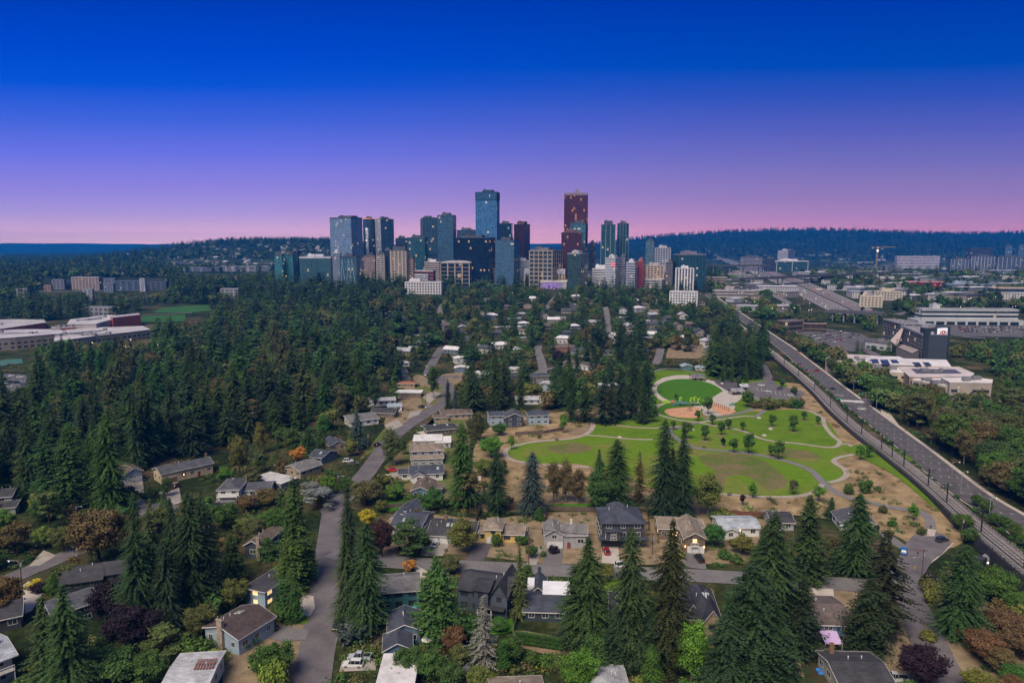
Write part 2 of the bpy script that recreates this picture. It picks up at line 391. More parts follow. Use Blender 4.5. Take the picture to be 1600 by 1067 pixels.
def patch(name, pix, m, smooth=True, closed_step=3.0, lift=None, world=False, kind='structure'):
 pts = [Vector((p[0], p[1])) for p in (pix if world else [P(*p) for p in pix])]
 if smooth: pts = catmull(pts, True, closed_step)
 far = max(p.y for p in pts) > 620
 L = lift if lift is not None else lay()+(.25 if far else 0)
 a = sum(pts[i].x*pts[(i+1) % len(pts)].y-pts[(i+1) % len(pts)].x*pts[i].y for i in range(len(pts)))
 if a < 0: pts = pts[::-1]
 PATCHES.append((name, [(p.x, p.y) for p in pts]))
 me = bpy.data.meshes.new(name); me.from_pydata([(p.x, p.y, ht(p.x, p.y)+L) for p in pts], [], [tuple(range(len(pts)))])
 me.materials.append(m); o = link(name, me); o['kind'] = kind; return o
ASPH = mat('asphalt', (.125,.113,.12), .9, noise=.22, scale=.15)
ASPH2 = mat('asphalt_worn', (.15,.14,.142), .9, noise=.16, scale=.12)
ASPHD = mat('asphalt_dark', (.088,.082,.088), .9, noise=.25, scale=.2)
CONC = mat('concrete', (.30,.27,.24), .9, noise=.18, scale=.3)
CONC_P = mat('concrete_pale', (.42,.37,.33), .9, noise=.14, scale=.3)
PATHM = mat('park_path', (.33,.28,.24), .9, noise=.12, scale=.3)
PATHG = mat('park_path_grey', (.17,.16,.165), .9, noise=.12, scale=.3)
LAWN = mat('lawn', (.07,.145,.010), .95, noise=.3, scale=.12, c2=(.13,.20,.018), thr=(.3, .7), spec=.05)
LAWN_D = mat('lawn_fresh', (.042,.13,.010), .95, noise=.2, scale=.2, c2=(.065,.16,.014), thr=(.3, .7), spec=.05)
LAWN_M = mat('park_grass', (.105,.19,.012), .95, noise=.3, scale=.04, c2=(.20,.15,.06), thr=(.46, .72), spec=.05)
DRY = mat('dry_grass', (.15,.115,.07), .97, noise=.3, scale=.25, c2=(.30,.225,.15), thr=(.3, .7), spec=.05)
DRY2 = mat('dry_meadow', (.16,.115,.06), .97, noise=.3, scale=.12, c2=(.36,.26,.15), thr=(.35, .65), spec=.05)
DRY3 = mat('dry_lawn', (.17,.13,.07), .97, noise=.3, scale=.07, c2=(.09,.13,.025), thr=(.4, .62), spec=.05)
BARK = mat('playground_bark', (.50,.27,.16), .95, noise=.12, scale=.4, spec=.05)
WHITE = mat('white_line', (.75,.73,.7), .7, noise=.1)
YEL = mat('yellow_line', (.6,.42,.08), .7, noise=.1)
SOIL = mat('garden_soil', (.06,.04,.028), .97, noise=.35, scale=.4, c2=(.045,.06,.022), spec=.05)
patch('dry_ground', [(1110,810),(960,790),(800,800),(745,790),(738,720),(752,680),(800,650),(900,640),(1050,600),(1250,600),(1330,660),(1400,720),(1480,790),(1510,840),(1450,860),(1380,830),(1250,805)], DRY2)
patch('dry_ground', [(760,812),(850,800),(940,800),(1020,800),(1110,800),(1200,812),(1170,880),(1000,882),(850,880),(745,868),(660,862),(600,870),(580,820),(650,800)], DRY, smooth=False)
patch('dry_ground', [(1210,905),(1400,910),(1420,1000),(1470,1067),(1440,1120),(1200,1110),(1190,1000)], DRY, smooth=False)
patch('dry_ground', [(455,1090),(462,1040),(490,930),(478,925),(440,972),(410,972),(350,1030),(345,1100)], DRY, smooth=False)
patch('dry_ground', [(535,960),(560,955),(600,985),(588,1010),(540,1000)], DRY, smooth=False)
patch('dry_ground', [(1500,940),(1620,960),(1700,1100),(1480,1090),(1440,1000)], DRY, smooth=False)
patch('dry_ground', [(640,895),(640,905),(700,906),(705,895)], DRY, smooth=False)
patch('dry_ground', [(820,985),(900,1000),(905,1000),(920,1040),(880,1030),(810,1010),(800,985)], DRY, smooth=False)
patch('dry_ground', [(960,1050),(1090,1050),(1095,1100),(940,1100)], DRY3, smooth=False)
patch('dry_ground', [(1245,1015),(1310,1010),(1320,1067),(1260,1067)], SOIL, smooth=False)
patch('dry_ground', [(1040,560),(1130,562),(1128,540),(1045,540)], DRY, smooth=False)
patch('dry_ground', [(30,925),(80,880),(140,860),(150,900),(90,930)], SOIL, smooth=False)
patch('dry_ground', [(620,650),(600,670),(560,720),(620,680),(690,640),(720,640),(735,680),(730,790),(640,790),(610,740),(600,730),(640,690),(680,660),(705,625),(715,600),(680,585),(640,600)], DRY3, smooth=False)
for pts in ([(235,712),(225,724),(245,735),(275,722),(270,714)], [(160,720),(150,745),(195,752),(215,730)], [(640,600),(600,660),(625,665),(660,640)],
   [(1290,545),(1330,560),(1310,540)], [(690,586),(735,583),(725,603),(700,605)], [(650,585),(690,597),(680,605),(650,600)]):
 patch('dry_ground', pts, DRY)
PARK = [(790,708),(800,693),(850,688),(905,683),(928,672),(920,655),(980,655),(1020,648),(1030,640),(1150,655),(1230,640),(1275,645),(1300,668),(1315,688),(1340,698),(1338,710),(1305,722),(1325,735),(1318,752),(1296,757),
  (1290,770),(1255,776),(1130,772),(1030,765),(920,728),(860,724),(810,722)]
patch('park_lawn', PARK, LAWN_M)
patch('park_lawn', [(1020,580),(1080,580),(1165,590),(1230,602),(1180,640),(1030,650),(1000,640),(1015,600)], LAWN)
patch('park_lawn', [(918,655),(1030,645),(1110,655),(1100,670),(1040,668),(930,664)], LAWN)
patch('park_lawn', [(936,668),(1040,672),(1060,685),(930,682),(928,676)], LAWN)
patch('park_lawn', [(1115,650),(1230,640),(1272,648),(1295,680),(1310,696),(1250,695),(1180,688),(1130,668)], LAWN)
patch('park_dry_patch', [(1095,712),(1150,708),(1185,716),(1215,735),(1230,755),(1200,765),(1170,745),(1135,745),(1130,768),(1110,760),(1118,738),(1100,725)], DRY3)
patch('park_dry_patch', [(1120,740),(1130,742),(1125,765),(1100,760),(1108,748)], DRY3)
patch('park_dry_patch', [(1215,700),(1260,705),(1285,715),(1240,716),(1222,710)], DRY3)
patch('park_dry_patch', [(855,698),(905,692),(925,702),(900,708),(865,706)], DRY3)
patch('park_dry_patch', [(905,665),(922,660),(926,672),(905,680),(888,680),(890,670)], DRY)
oval = lambda a, b: [(1079+a*math.cos(t)-0.0*math.sin(t), 613+b*math.sin(t)+a*.09*math.cos(t)) for t in [2*math.pi*k/20 for k in range(20)]]
patch('park_plaza', oval(60, 26.5), CONC_P)
patch('oval_lawn', oval(53, 20.5), LAWN_D)
patch('park_plaza', [(1128,612),(1146,607),(1160,614),(1152,628),(1130,632),(1112,636),(1100,632)], CONC_P)
patch('park_plaza', [(1100,640),(1125,630),(1148,634),(1140,645),(1118,650),(1100,648)], CONC_P)
patch('park_lawn', [(1026,634),(1050,626),(1080,632),(1090,648),(1060,655),(1035,646)], LAWN_D)
patch('playground_floor', [(1038,642),(1050,638),(1085,636),(1094,640),(1092,652),(1070,653),(1048,650)], BARK)
patch('playground_floor', [(1113,631),(1120,630),(1146,640),(1148,644),(1130,648),(1113,640)], BARK)
for a, b in ((1205,713),(1206,667),(1239,675),(1130,697),(1146,708),(1101,689),(1160,673),(1256,657),(1278,664),(1216,718),(1169,709),(1127,680),(1072,686)):
 c0 = P(a, b); patch('park_dry_patch', [(c0.x+(1.6+.5*rng.random())*math.cos(k*.7), c0.y+(1.6+.6*rng.random())*math.sin(k*.7)) for k in range(9)], DRY, world=True, closed_step=1)
def path(pix, w, m=PATHM, name='park_path'):
 return ribbon(name, pix, w, m, 2.5)
path([(1022,648),(1026,636),(1040,630),(1054,626)], 3)
path([(1022,640),(1030,648),(1055,655),(1090,660),(1112,657),(1130,655),(1165,650),(1186,652)], 2.2)
path([(1084,659),(1115,665),(1140,669),(1165,675),(1185,684),(1210,690),(1235,692),(1262,695),(1290,699),(1306,698),(1312,690),(1300,680),(1288,664),(1284,652),(1262,642),(1240,639)], 2.2)
path([(1310,694),(1325,694),(1337,703),(1333,710),(1310,715),(1303,722),(1318,732),(1323,742),(1312,750),(1295,754)], 2.4)
path([(925,658),(940,661),(975,666),(1010,669),(1040,668),(1070,665),(1090,660)], 2)
path([(917,680),(945,682),(985,686),(1020,687)], 2)
path([(922,655),(927,664),(922,674),(912,680),(895,685),(862,688),(830,691),(808,696),(792,702),(790,710),(798,718),(820,723),(855,727),(890,729),(920,730)], 2.4)
path([(1180,652),(1200,636),(1190,628)], 2.4, PATHG)
path([(1045,672),(1050,680),(1075,696),(1100,702),(1160,707),(1200,714),(1240,724),(1268,736),(1282,750),(1300,765),(1330,779),(1400,794),(1440,800),(1452,812),(1455,826)], 3.2, PATHG)
path([(1090,660),(1060,668),(1045,672)], 3.2, PATHG)
path([(1090,770),(1130,772),(1180,776),(1240,776),(1272,769),(1285,757)], 2.2)
path([(1120,598),(1150,606),(1175,618),(1188,630),(1165,643),(1130,650),(1100,655)], 3.0, PATHG)
path([(1000,588),(1035,577),(1060,577),(1090,582)], 3.0, PATHG)
patch('parking_lot', [(1165,602),(1190,596),(1225,605),(1255,612),(1250,622),(1235,624),(1200,622),(1178,618)], ASPH)
patch('parking_lot', [(1116,596),(1140,593),(1165,604),(1160,612),(1140,612)], ASPHD)
ribbon('road', [(1190,570),(1197,582),(1202,597),(1212,610)], 7, ASPH)
ribbon('street', [(482,1110),(487,1067),(500,985),(510,900),(517,840),(522,800),(528,780)], 8.4, ASPH, 4)
patch('street_corner', [(500,800),(520,780),(540,768),(549,774),(538,795),(536,815)], ASPH)
ribbon('street', [(522,800),(532,783),(552,762),(570,742),(582,726),(592,712),(600,700),(612,685),(633,668),(667,646),(692,630),(701,614),(697,600),(686,592),(673,587)], 8.2, ASPH, 4)
ribbon('street', [(690,600),(670,587),(674,572),(680,560),(686,550),(692,541)], 7.5, ASPH, 4)
ribbon('street', [(680,592),(700,588),(720,590)], 7, ASPH, 4)
ribbon('street', [(522,862),(560,873),(600,877),(700,884),(830,890),(900,892),(1000,896),(1100,900),(1190,905),(1270,910),(1340,914),(1420,918)], 8.2, ASPH2, 5)
ribbon('street', [(1500,1120),(1480,1067),(1456,1015),(1440,975),(1424,945),(1414,915),(1420,890),(1436,866),(1455,845)], 8.4, ASPH, 4)
patch('cul_de_sac', [(1425,838),(1450,826),(1478,838),(1486,850),(1470,868),(1440,880),(1415,880),(1410,862),(1415,850)], ASPH, smooth=False)
patch('driveway', [(1440,832),(1450,826),(1463,828),(1460,838),(1443,838)], CONC_P, smooth=False)
ribbon('kerb', [(1490,848),(1470,867),(1448,884),(1446,888)], .4, CONC_P, 3, thick=.14, lift=.17)
ribbon('kerb', [(1424,915),(1430,945),(1450,980),(1475,1020),(1500,1067)], .3, CONC, 3, thick=.14, lift=.17)
ribbon('street', [(-60,945),(0,912),(60,886),(125,858),(180,826),(225,803),(262,790)], 7.6, ASPH, 4)
patch('cul_de_sac', [(215,798),(235,788),(265,785),(280,795),(270,806),(235,812)], ASPH)
ribbon('street', [(840,600),(848,580),(845,562),(840,548),(842,540)], 7, ASPH2, 6)
ribbon('street', [(880,572),(850,578),(835,586)], 6, ASPH2, 6)
ribbon('street', [(950,520),(950,505),(948,490),(946,480)], 7, ASPH2, 10)
ribbon('street', [(852,484),(860,474),(868,465),(876,458)], 8, ASPH2, 10)
ribbon('street', [(1025,570),(1030,555),(1032,545)], 7, ASPH2, 8)
ribbon('street', [(686,500),(690,480),(700,470)], 8, ASPH2, 10)
ribbon('kerb', [(538,790),(541,830),(537,900),(531,960),(515,1067)], .25, CONC, 4, thick=.12, lift=.15)
ribbon('kerb', [(600,869),(700,875),(745,878)], .25, CONC, 4, thick=.12, lift=.15)
def drive(pts, m=CONC): return patch('driveway', pts, m, smooth=False)
drive([(228,790),(200,800),(193,757),(223,752)], CONC)
drive([(258,790),(285,787),(278,753),(256,757)], CONC)
drive([(338,803),(365,800),(370,783),(343,784)], ASPHD)
drive([(23,925),(45,908),(68,925),(50,955),(25,965)], CONC_P)
drive([(45,885),(68,860),(88,868),(62,884)], CONC)
drive([(402,968),(442,978),(482,985),(478,1000),(440,1003),(398,993)], ASPH2)
drive([(465,955),(468,928),(490,932),(492,950),(485,963),(466,962)], CONC_P)
drive([(655,869),(665,849),(703,850),(692,869)], CONC)
drive([(728,876),(738,849),(768,848),(757,877)], ASPHD)
drive([(822,883),(838,855),(848,857),(838,883)], CONC)
drive([(848,884),(853,856),(880,857),(876,885)], ASPH2)
drive([(940,880),(943,853),(966,853),(968,882)], CONC_P)
drive([(1070,887),(1067,863),(1098,864),(1104,890)], ASPH2)
drive([(535,1032),(585,1030),(588,1048),(530,1050)], CONC)
drive([(640,878),(655,900),(664,905),(668,893)], CONC_P)
drive([(1264,919),(1302,921),(1303,934),(1278,934)], CONC_P)
drive([(1370,828),(1395,838),(1420,856),(1414,862),(1385,848)], ASPH2)
drive([(1385,1068),(1400,1063),(1428,1085),(1405,1095)], CONC)
drive([(600,742),(640,735),(648,740),(620,748)], CONC)
drive([(650,676),(668,672),(690,674),(672,684)], CONC_P)
drive([(718,742),(736,740),(740,755),(720,755)], CONC_P)
for a in ([(636,655),(655,648),(660,640),(640,645)], [(660,620),(676,612),(690,615),(670,632)], [(600,665),(620,655),(630,665),(610,675)]): drive(a, CONC)
patch('front_lawn', [(440,975),(470,963),(484,965),(480,975)], LAWN, smooth=False)
patch('front_lawn', [(760,985),(800,967),(805,985),(770,993)], LAWN_D)
patch('front_lawn', [(860,788),(935,788),(938,797),(850,797)], LAWN_D, smooth=False)
patch('front_lawn', [(945,905),(975,905),(980,925),(950,930)], LAWN)
patch('front_lawn', [(590,785),(630,780),(625,795),(600,800)], LAWN_D)
patch('front_lawn', [(1320,700),(1400,700),(1500,800),(1470,800),(1400,745),(1345,715)], LAWN)
patch('back_patio', [(655,1012),(700,1000),(712,1010),(680,1022)], mat('patio_brick', (.2,.1,.075), .9, noise=.2), smooth=False)
ART = [(1700,905),(1640,858),(1576,810),(1510,768),(1425,700),(1350,642),(1300,603),(1262,572),(1226,543),(1190,518),(1165,500),(1143,485),(1120,470),(1108,460)]
art, artc = ribbon('arterial_road', ART, 12.6, ASPHD, 6)
ribbon('pavement', [(0,0)]*2 and [tuple(p) for p in offset_line(artc, -7.4)], 2.0, CONC_P, 6, world=True, thick=.14, lift=.2)
ribbon('pavement', [tuple(p) for p in offset_line(artc, 6.7)], .5, CONC_P, 6, world=True, thick=.14, lift=.2)
mk = MB()
def dashes(c, off, ln, gap, wd, z=.02, base=None):
 o = offset_line(c, off); acc = 0
 for i in range(len(o)-1):
  p, q = o[i], o[i+1]; L = (q-p).length; t = 0
  while t < L:
   if (acc % (ln+gap)) < ln:
    t2 = min(L, t+max(.5, ln-(acc % (ln+gap))))
    a = p.lerp(q, t/L); b = p.lerp(q, t2/L); d = (b-a).normalized(); nn = Vector((-d.y, d.x))*wd/2
    L0 = LAYA + (.05 if a.y > 500 else 0)
    mk.quad([(a.x+nn.x,a.y+nn.y,ht(a.x,a.y)+L0),(a.x-nn.x,a.y-nn.y,ht(a.x,a.y)+L0),(b.x-nn.x,b.y-nn.y,ht(b.x,b.y)+L0),(b.x+nn.x,b.y+nn.y,ht(b.x,b.y)+L0)][::-1] if False else
      [(a.x-nn.x,a.y-nn.y,ht(a.x,a.y)+L0),(b.x-nn.x,b.y-nn.y,ht(b.x,b.y)+L0),(b.x+nn.x,b.y+nn.y,ht(b.x,b.y)+L0),(a.x+nn.x,a.y+nn.y,ht(a.x,a.y)+L0)])
    acc += t2-t; t = t2
   else:
    s = (ln+gap)-(acc % (ln+gap)); s = min(s, L-t)+1e-4; acc += s; t += s
LAYA = lay()+.02+(.12)
near = [p for p in artc if p.y < 900]
for off in (-3.1, 3.1): dashes(near, off, 2, 8, .12)
dashes(near, 0, 2, 8, .12)
o = mk.build('lane_markings', WHITE); struct(o)
zb = MB(); cpt = P(1336, 628); i0 = min(range(len(artc)), key=lambda i: (artc[i]-cpt.xy).length)
d0 = (artc[i0+1]-artc[i0]).normalized(); n0 = Vector((-d0.y, d0.x))
for k in range(13):
 c0 = artc[i0]+n0*(-6+k*1.0); a = [c0-d0*2.6-n0*.36, c0-d0*2.6+n0*.36, c0+d0*2.6+n0*.36, c0+d0*2.6-n0*.36]
 zb.quad([(p.x, p.y, LAYA+.01) for p in a][::-1])
for sgn, s in ((-5.0, (-6.2, 0)), (16, (.6, 6.2))):
 c0 = artc[i0]+d0*sgn; a = [c0+n0*s[0], c0+n0*s[1], c0+n0*s[1]+d0*.7, c0+n0*s[0]+d0*.7]
 zb.quad([(p.x, p.y, LAYA+.015) for p in a][::-1])
struct(zb.build('crossing_markings', WHITE))
ribbon('road', [(1338,634),(1350,629),(1362,624)], 10, ASPH, 5)
patch('traffic_island', [(1376,640),(1392,648),(1404,664),(1392,662),(1378,650)], CONC_P, smooth=False)
pb = MB()
for k in range(9):
 a = P(1182+k*7.2, 606+k*1.5); b = P(1184+k*7.2, 611+k*1.5)
 pb.bar((a.x, a.y, LAYA-.08), (b.x, b.y, LAYA-.08), .15, .01)
struct(pb.build('parking_lines', WHITE))
RAILP = [(1720,990),(1640,921),(1600,888),(1560,855),(1518,820),(1470,777),(1430,743),(1385,708),(1346,679),(1307,645),(1275,612),(1236,578),(1205,553),(1190,541),(1170,523),(1150,507)]
def railz(p):
 return 0.8+3.3*(1-sst(178, 262, p.y)) + ht(p.x, p.y)
def PZ(px, py, zf):
 z = 1.0
 for _ in range(5):
  rx, ry, rz = ray(px, py); t = (CAM_H-z)/-rz; p = Vector((t*rx, t*ry)); z = zf(p)
 return p
rail_pts = [tuple(PZ(a, b, railz)) for a, b in RAILP]
TARB = mat('track_dark', (.05,.048,.05), .9, noise=.2)
RBED = mat('track_slab', (.25,.225,.215), .95, noise=.2, scale=.5)
rr, rc = ribbon('rail_track_bed', rail_pts, 7.8, RBED, 6, world=True, lift=0, zfun=railz, thick=.5)
struct(rr)
struct(ribbon('walkway', [tuple(p) for p in offset_line(rc, -4.95)], 1.2, CONC_P, 6, world=True, lift=.05, zfun=railz, thick=.8)[0]); struct(ribbon('track_gutter', [tuple(p) for p in rc], .9, TARB, 6, world=True, lift=.012, zfun=railz)[0])
rail_root = thing('light_rail_track', (0, 0, 0), 0, 'long twin light rail track on a raised slab beside the wide road', 'railway')
STEEL = mat('rail_steel', (.11,.10,.11), .4, metal=.6, noise=.2)
BLACK = mat('black_metal', (.016,.016,.02), .6, noise=.2)
for off in (-2.75, -1.3, 1.3, 2.75):
 m = MB(); o = offset_line(rc, off)
 for a, b in zip(o[:-1], o[1:]): m.bar((a.x, a.y, railz(a)+.1), (b.x, b.y, railz(b)+.1), .12, .16)
 m.build('rail', STEEL, rail_root)
m = MB(); acc = 0
for a, b in zip(rc[:-1], rc[1:]):
 L = (b-a).length; d = (b-a)/L; nn = Vector((-d.y, d.x)); k = 0.0
 while k < L:
  p = a+d*k
  for c0 in (-2.02, 2.02):
   q = p+nn*c0; m.bar((q.x-nn.x*1.15, q.y-nn.y*1.15, railz(p)+.02), (q.x+nn.x*1.15, q.y+nn.y*1.15, railz(p)+.02), .25, .06)
  k += 2.2 if a.y < 480 else 6
m.build('sleepers', mat('sleeper', (.07,.065,.065), .9, noise=.2), rail_root)['kind'] = 'stuff'
WALLC = mat('retaining_concrete', (.15,.14,.145), .9, noise=.15, scale=.3)
def side_wall(off, name, label, thick, top, m, y0=0, y1=9999, bot=None):
 mb = MB(); o = offset_line(rc, off)
 for a, b in zip(o[:-1], o[1:]):
  if not (y0 < a.y < y1): continue
  za, zb = railz(a), railz(b)
  d = (b-a).normalized(); nn = Vector((-d.y, d.x))*thick/2
  lo = -.2 if bot is None else None
  A = [(a.x-nn.x,a.y-nn.y), (b.x-nn.x,b.y-nn.y), (b.x+nn.x,b.y+nn.y), (a.x+nn.x,a.y+nn.y)]
  la = ht(a.x,a.y)-.3 if bot is None else za+bot; lb = ht(b.x,b.y)-.3 if bot is None else zb+bot
  Z0 = [la, lb, lb, la]; Z1 = [za+top, zb+top, zb+top, za+top]
  bt = [(A[i][0],A[i][1],Z0[i]) for i in range(4)]; tp = [(A[i][0],A[i][1],Z1[i]) for i in range(4)]
  mb.quad(tp)
  for i in range(4): j = (i+1) % 4; mb.quad([bt[i], bt[j], tp[j], tp[i]])
 return tag(mb.build(name, m), label, 'wall')
side_wall(4.1, 'retaining_wall', 'dark low wall carrying the park side of the rail track', .35, .9, mat('dark_wall', (.05,.048,.05), .9, noise=.3, scale=.4))
side_wall(-4.1, 'retaining_wall', 'pale concrete parapet wall between the rail track and the wide road', .35, .45, CONC_P)
def rail_fence(off, label, hgt_, m, y0, y1, step=2.4):
 o = offset_line(rc, off); root = thing('rail_fence', (0, 0, 0), 0, label, 'fence'); mb = MB(); pb_ = MB(); acc = 0
 for a, b in zip(o[:-1], o[1:]):
  if not (y0 < a.y < y1): continue
  za, zb_ = railz(a), railz(b)
  for h in (.45, hgt_*.55, hgt_): mb.bar((a.x,a.y,za+h), (b.x,b.y,zb_+h), .07)
  L = (b-a).length; k = 0
  while k < L:
   p = a.lerp(b, k/L); z = za+(zb_-za)*k/L; pb_.bar((p.x,p.y,z+.3), (p.x,p.y,z+hgt_+.05), .09); k += step
  k = 0
  while k < L:
   p = a.lerp(b, k/L); z = za+(zb_-za)*k/L; mb.bar((p.x,p.y,z+.4), (p.x,p.y,z+hgt_), .06); k += .45
 mb.build('railing', m, root)['kind'] = 'stuff'; pb_.build('post', m, root)['kind'] = 'stuff'
rail_fence(4.12, 'black metal fence along the park side of the rail track', 1.9, BLACK, 0, 620)
rail_fence(-4.12, 'dark railing on the parapet between rail track and wide road', 1.2, BLACK, 0, 470)
FW = [(1345,492),(1310,476),(1270,457),(1230,439),(1195,427),(1160,416),(1140,409),(1126,404)]
FWM = mat('freeway', (.155,.14,.145), .9, noise=.15, scale=.05)
fwr, fwc = ribbon('freeway', FW, 62, FWM, 25, lift=.5)
ribbon('far_road', [(1126,404),(1112,396),(1102,389)], 16, FWM, 40, lift=.6)
ribbon('freeway_ramp', [(1330,494),(1335,484),(1300,468),(1265,452),(1245,443),(1235,434),(1215,428)], 11, FWM, 25, lift=.8)
ribbon('freeway_ramp', [(1245,484),(1225,470),(1200,458),(1180,447),(1165,438),(1152,430)], 12, FWM, 25, lift=.8)
mk = MB(); LAYA = .62
def far_dash(c, off, ln, gap, wd):
 o = offset_line(c, off); acc = 0
 for p, q in zip(o[:-1], o[1:]):
  L = (q-p).length; t = (acc % (ln+gap))
  k = 0
  while k < L:
   a = p.lerp(q, k/L); b = p.lerp(q, min(1, (k+ln)/L)); d = (q-p).normalized(); nn = Vector((-d.y, d.x))*wd/2
   za, zb_ = ht(a.x,a.y)+LAYA, ht(b.x,b.y)+LAYA
   mk.quad([(a.x-nn.x,a.y-nn.y,za),(b.x-nn.x,b.y-nn.y,zb_),(b.x+nn.x,b.y+nn.y,zb_),(a.x+nn.x,a.y+nn.y,za)]); k += ln+gap
for off in (-24, -20, -16, -12, -8, 8, 12, 16, 20, 24): far_dash(fwc, off, 6, 9, .35)
for off in (-28, -3, 3, 28): far_dash(fwc, off, 25, 0, .4)
struct(mk.build('freeway_markings', WHITE))
mb = MB(); o = offset_line(fwc, 0)
for a, b in zip(o[:-1], o[1:]): mb.bar((a.x,a.y,ht(a.x,a.y)+.9), (b.x,b.y,ht(b.x,b.y)+.9), .8, 1.6)
tag(mb.build('median_barrier', mat('barrier', (.08,.075,.08), .9)), 'long dark concrete median barrier down the middle of the freeway', 'barrier')
for pts, wd in (([(1180,470),(1150,476),(1115,478)], 12), ([(1380,560),(1345,545),(1300,530),(1245,520)], 9), ([(1600,505),(1540,512),(1480,512),(1420,505)], 10), ([(1600,470),(1540,472),(1470,478),(1400,492)], 10),
    ([(1600,440),(1520,436),(1440,430),(1370,428)], 12), ([(1560,530),(1510,527),(1480,522)], 8), ([(1130,430),(1200,424),(1300,418),(1400,412)], 14), ([(0,452),(90,456),(200,452),(330,440)], 10)):
 ribbon('far_road', pts, wd, ASPH, 20, lift=.35)
LOT = mat('parking_asphalt', (.10,.095,.10), .9, noise=.2, scale=.05)
patch('parking_lot', [(1240,520),(1290,514),(1345,522),(1385,545),(1340,552),(1285,545)], LOT, smooth=False, lift=.6)
patch('parking_lot', [(1470,508),(1600,508),(1600,528),(1490,526)], LOT, smooth=False, lift=.6)
patch('parking_lot', [(-20,592),(10,584),(42,586),(40,609),(0,614),(-20,616)], LOT, smooth=False, lift=.12)
patch('parking_lot', [(1180,440),(1225,448),(1215,460),(1150,462)], LOT, smooth=False, lift=.6)
patch('parking_lot', [(1330,415),(1420,412),(1470,425),(1380,432)], LOT, smooth=False, lift=.9)
patch('parking_lot', [(1480,420),(1590,418),(1600,430),(1500,432)], LOT, smooth=False, lift=.9)
FLD = mat('sports_turf', (.035,.10,.03), .95, noise=.15, scale=.03, spec=.05)
patch('sports_field', [(238,489),(255,481),(326,477),(330,486),(290,490)], FLD, smooth=False, lift=.5)
patch('sports_field', [(222,494),(290,492),(290,503),(222,504)], FLD, smooth=False, lift=.62)
ribbon('running_track', [(222,493),(260,491.5),(300,490)], 5, mat('track', (.13,.10,.095), .9), 10, lift=.75)
patch('tennis_court', [(-12,566),(10,562),(34,561),(36,568),(10,571),(-12,573)], mat('court_green', (.05,.13,.11), .8, noise=.15), smooth=False, lift=.3)
def np_mesh(name, V, Fq, mats, mi=None, tint=None):
 me = bpy.data.meshes.new(name); nf = len(Fq); k = Fq.shape[1]
 me.vertices.add(len(V)); me.vertices.foreach_set('co', np.asarray(V, np.float32).ravel())
 me.loops.add(nf*k); me.loops.foreach_set('vertex_index', np.asarray(Fq, np.int32).ravel())
 me.polygons.add(nf); me.polygons.foreach_set('loop_start', np.arange(0, nf*k, k, dtype=np.int32))
 try: me.polygons.foreach_set('loop_total', np.full(nf, k, np.int32))
 except Exception: pass
 for m in mats: me.materials.append(m)
 if mi is not None: me.polygons.foreach_set('material_index', np.asarray(mi, np.int32))
 if tint is not None:
  a = me.attributes.new('Tint', 'FLOAT_COLOR', 'POINT'); a.data.foreach_set('color', np.asarray(tint, np.float32).ravel())
 me.update(calc_edges=True); me.validate(); return me
def conifer_quads(H=30.0, Rm=4.6, levels=52, nb=7, seg=6, spray=.8, droop=.35, power=.85, base=.06, jag=.35, rs=None, up=0.0, gaps=0.0, dens=2):
 rs = rs or npr; Q = []
 lobes = rs.rand(5)*6.283
 lean = rs.randn(2)*.012
 for i in range(levels):
  t = base+(1-base)*(i+rs.rand()*.6)/levels
  if t > .995: continue
  z0 = t*H; env = Rm*((1-t)**power)*(1 if t > base+.2 else .72+.28*(t-base)/.2)
  env *= 1+.18*math.sin(t*17+lobes[0])
  k = max(3, int(nb*(1 if t < .8 else .7)))
  a0 = rs.rand()*6.283
  for j in range(k):
   if rs.rand() < gaps: continue
   a = a0+6.283*j/k+rs.randn()*.25; z = z0+rs.randn()*H*.009
   L = max(.35, env*(1-jag/2+jag*(rs.rand()-.5)*1.6+.1*math.sin(3*a+lobes[1]+t*6)))
   n = max(2, int(seg*(L/Rm)**.6+.5))
   ca, sa = math.cos(a), math.sin(a)
   s = (np.arange(n)+.5+rs.rand(n)*.5)/n; s = np.minimum(s, 1.02)
   r = s*L; zz = z - droop*L*(s**1.6) + up*L*s + .12*L*np.maximum(0, s-.75)*2
   bend = rs.randn()*.25*s*s*L; cx = r*ca-bend*sa+lean[0]*z; cy = r*sa+bend*ca+lean[1]*z
   for side in ((-1, 1) if dens == 2 else (-1, 0, 1)):
    w = spray*(1.15-.55*s)*(.7+.6*rs.rand(n))*(.55+.45*min(1, L/2.5))
    ang = a+side*(.5+.8*rs.rand(n))+.3*rs.randn(n)
    dx, dy = np.cos(ang), np.sin(ang); dz = .05-1.0*rs.rand(n)
    hx, hy = -dy*.36, dx*.36
    p0 = np.stack([cx, cy, zz], 1)
    tip = np.stack([cx+dx*w, cy+dy*w, zz+dz*w*.8], 1)
    m1 = np.stack([cx+dx*w*.5+hx*w, cy+dy*w*.5+hy*w, zz+dz*w*.25+.02], 1)
    m2 = np.stack([cx+dx*w*.5-hx*w, cy+dy*w*.5-hy*w, zz+dz*w*.35], 1)
    Q.append(np.stack([p0, m2, tip, m1], 1))
 Q = np.concatenate(Q, 0)
 tp = np.array([[[0,0,H*.97],[.12,0,H*.985],[0,0,H*1.03],[-.12,0,H*.985]]]); tp[..., 0] += lean[0]*H; tp[..., 1] += lean[1]*H
 return np.concatenate([Q, tp], 0)
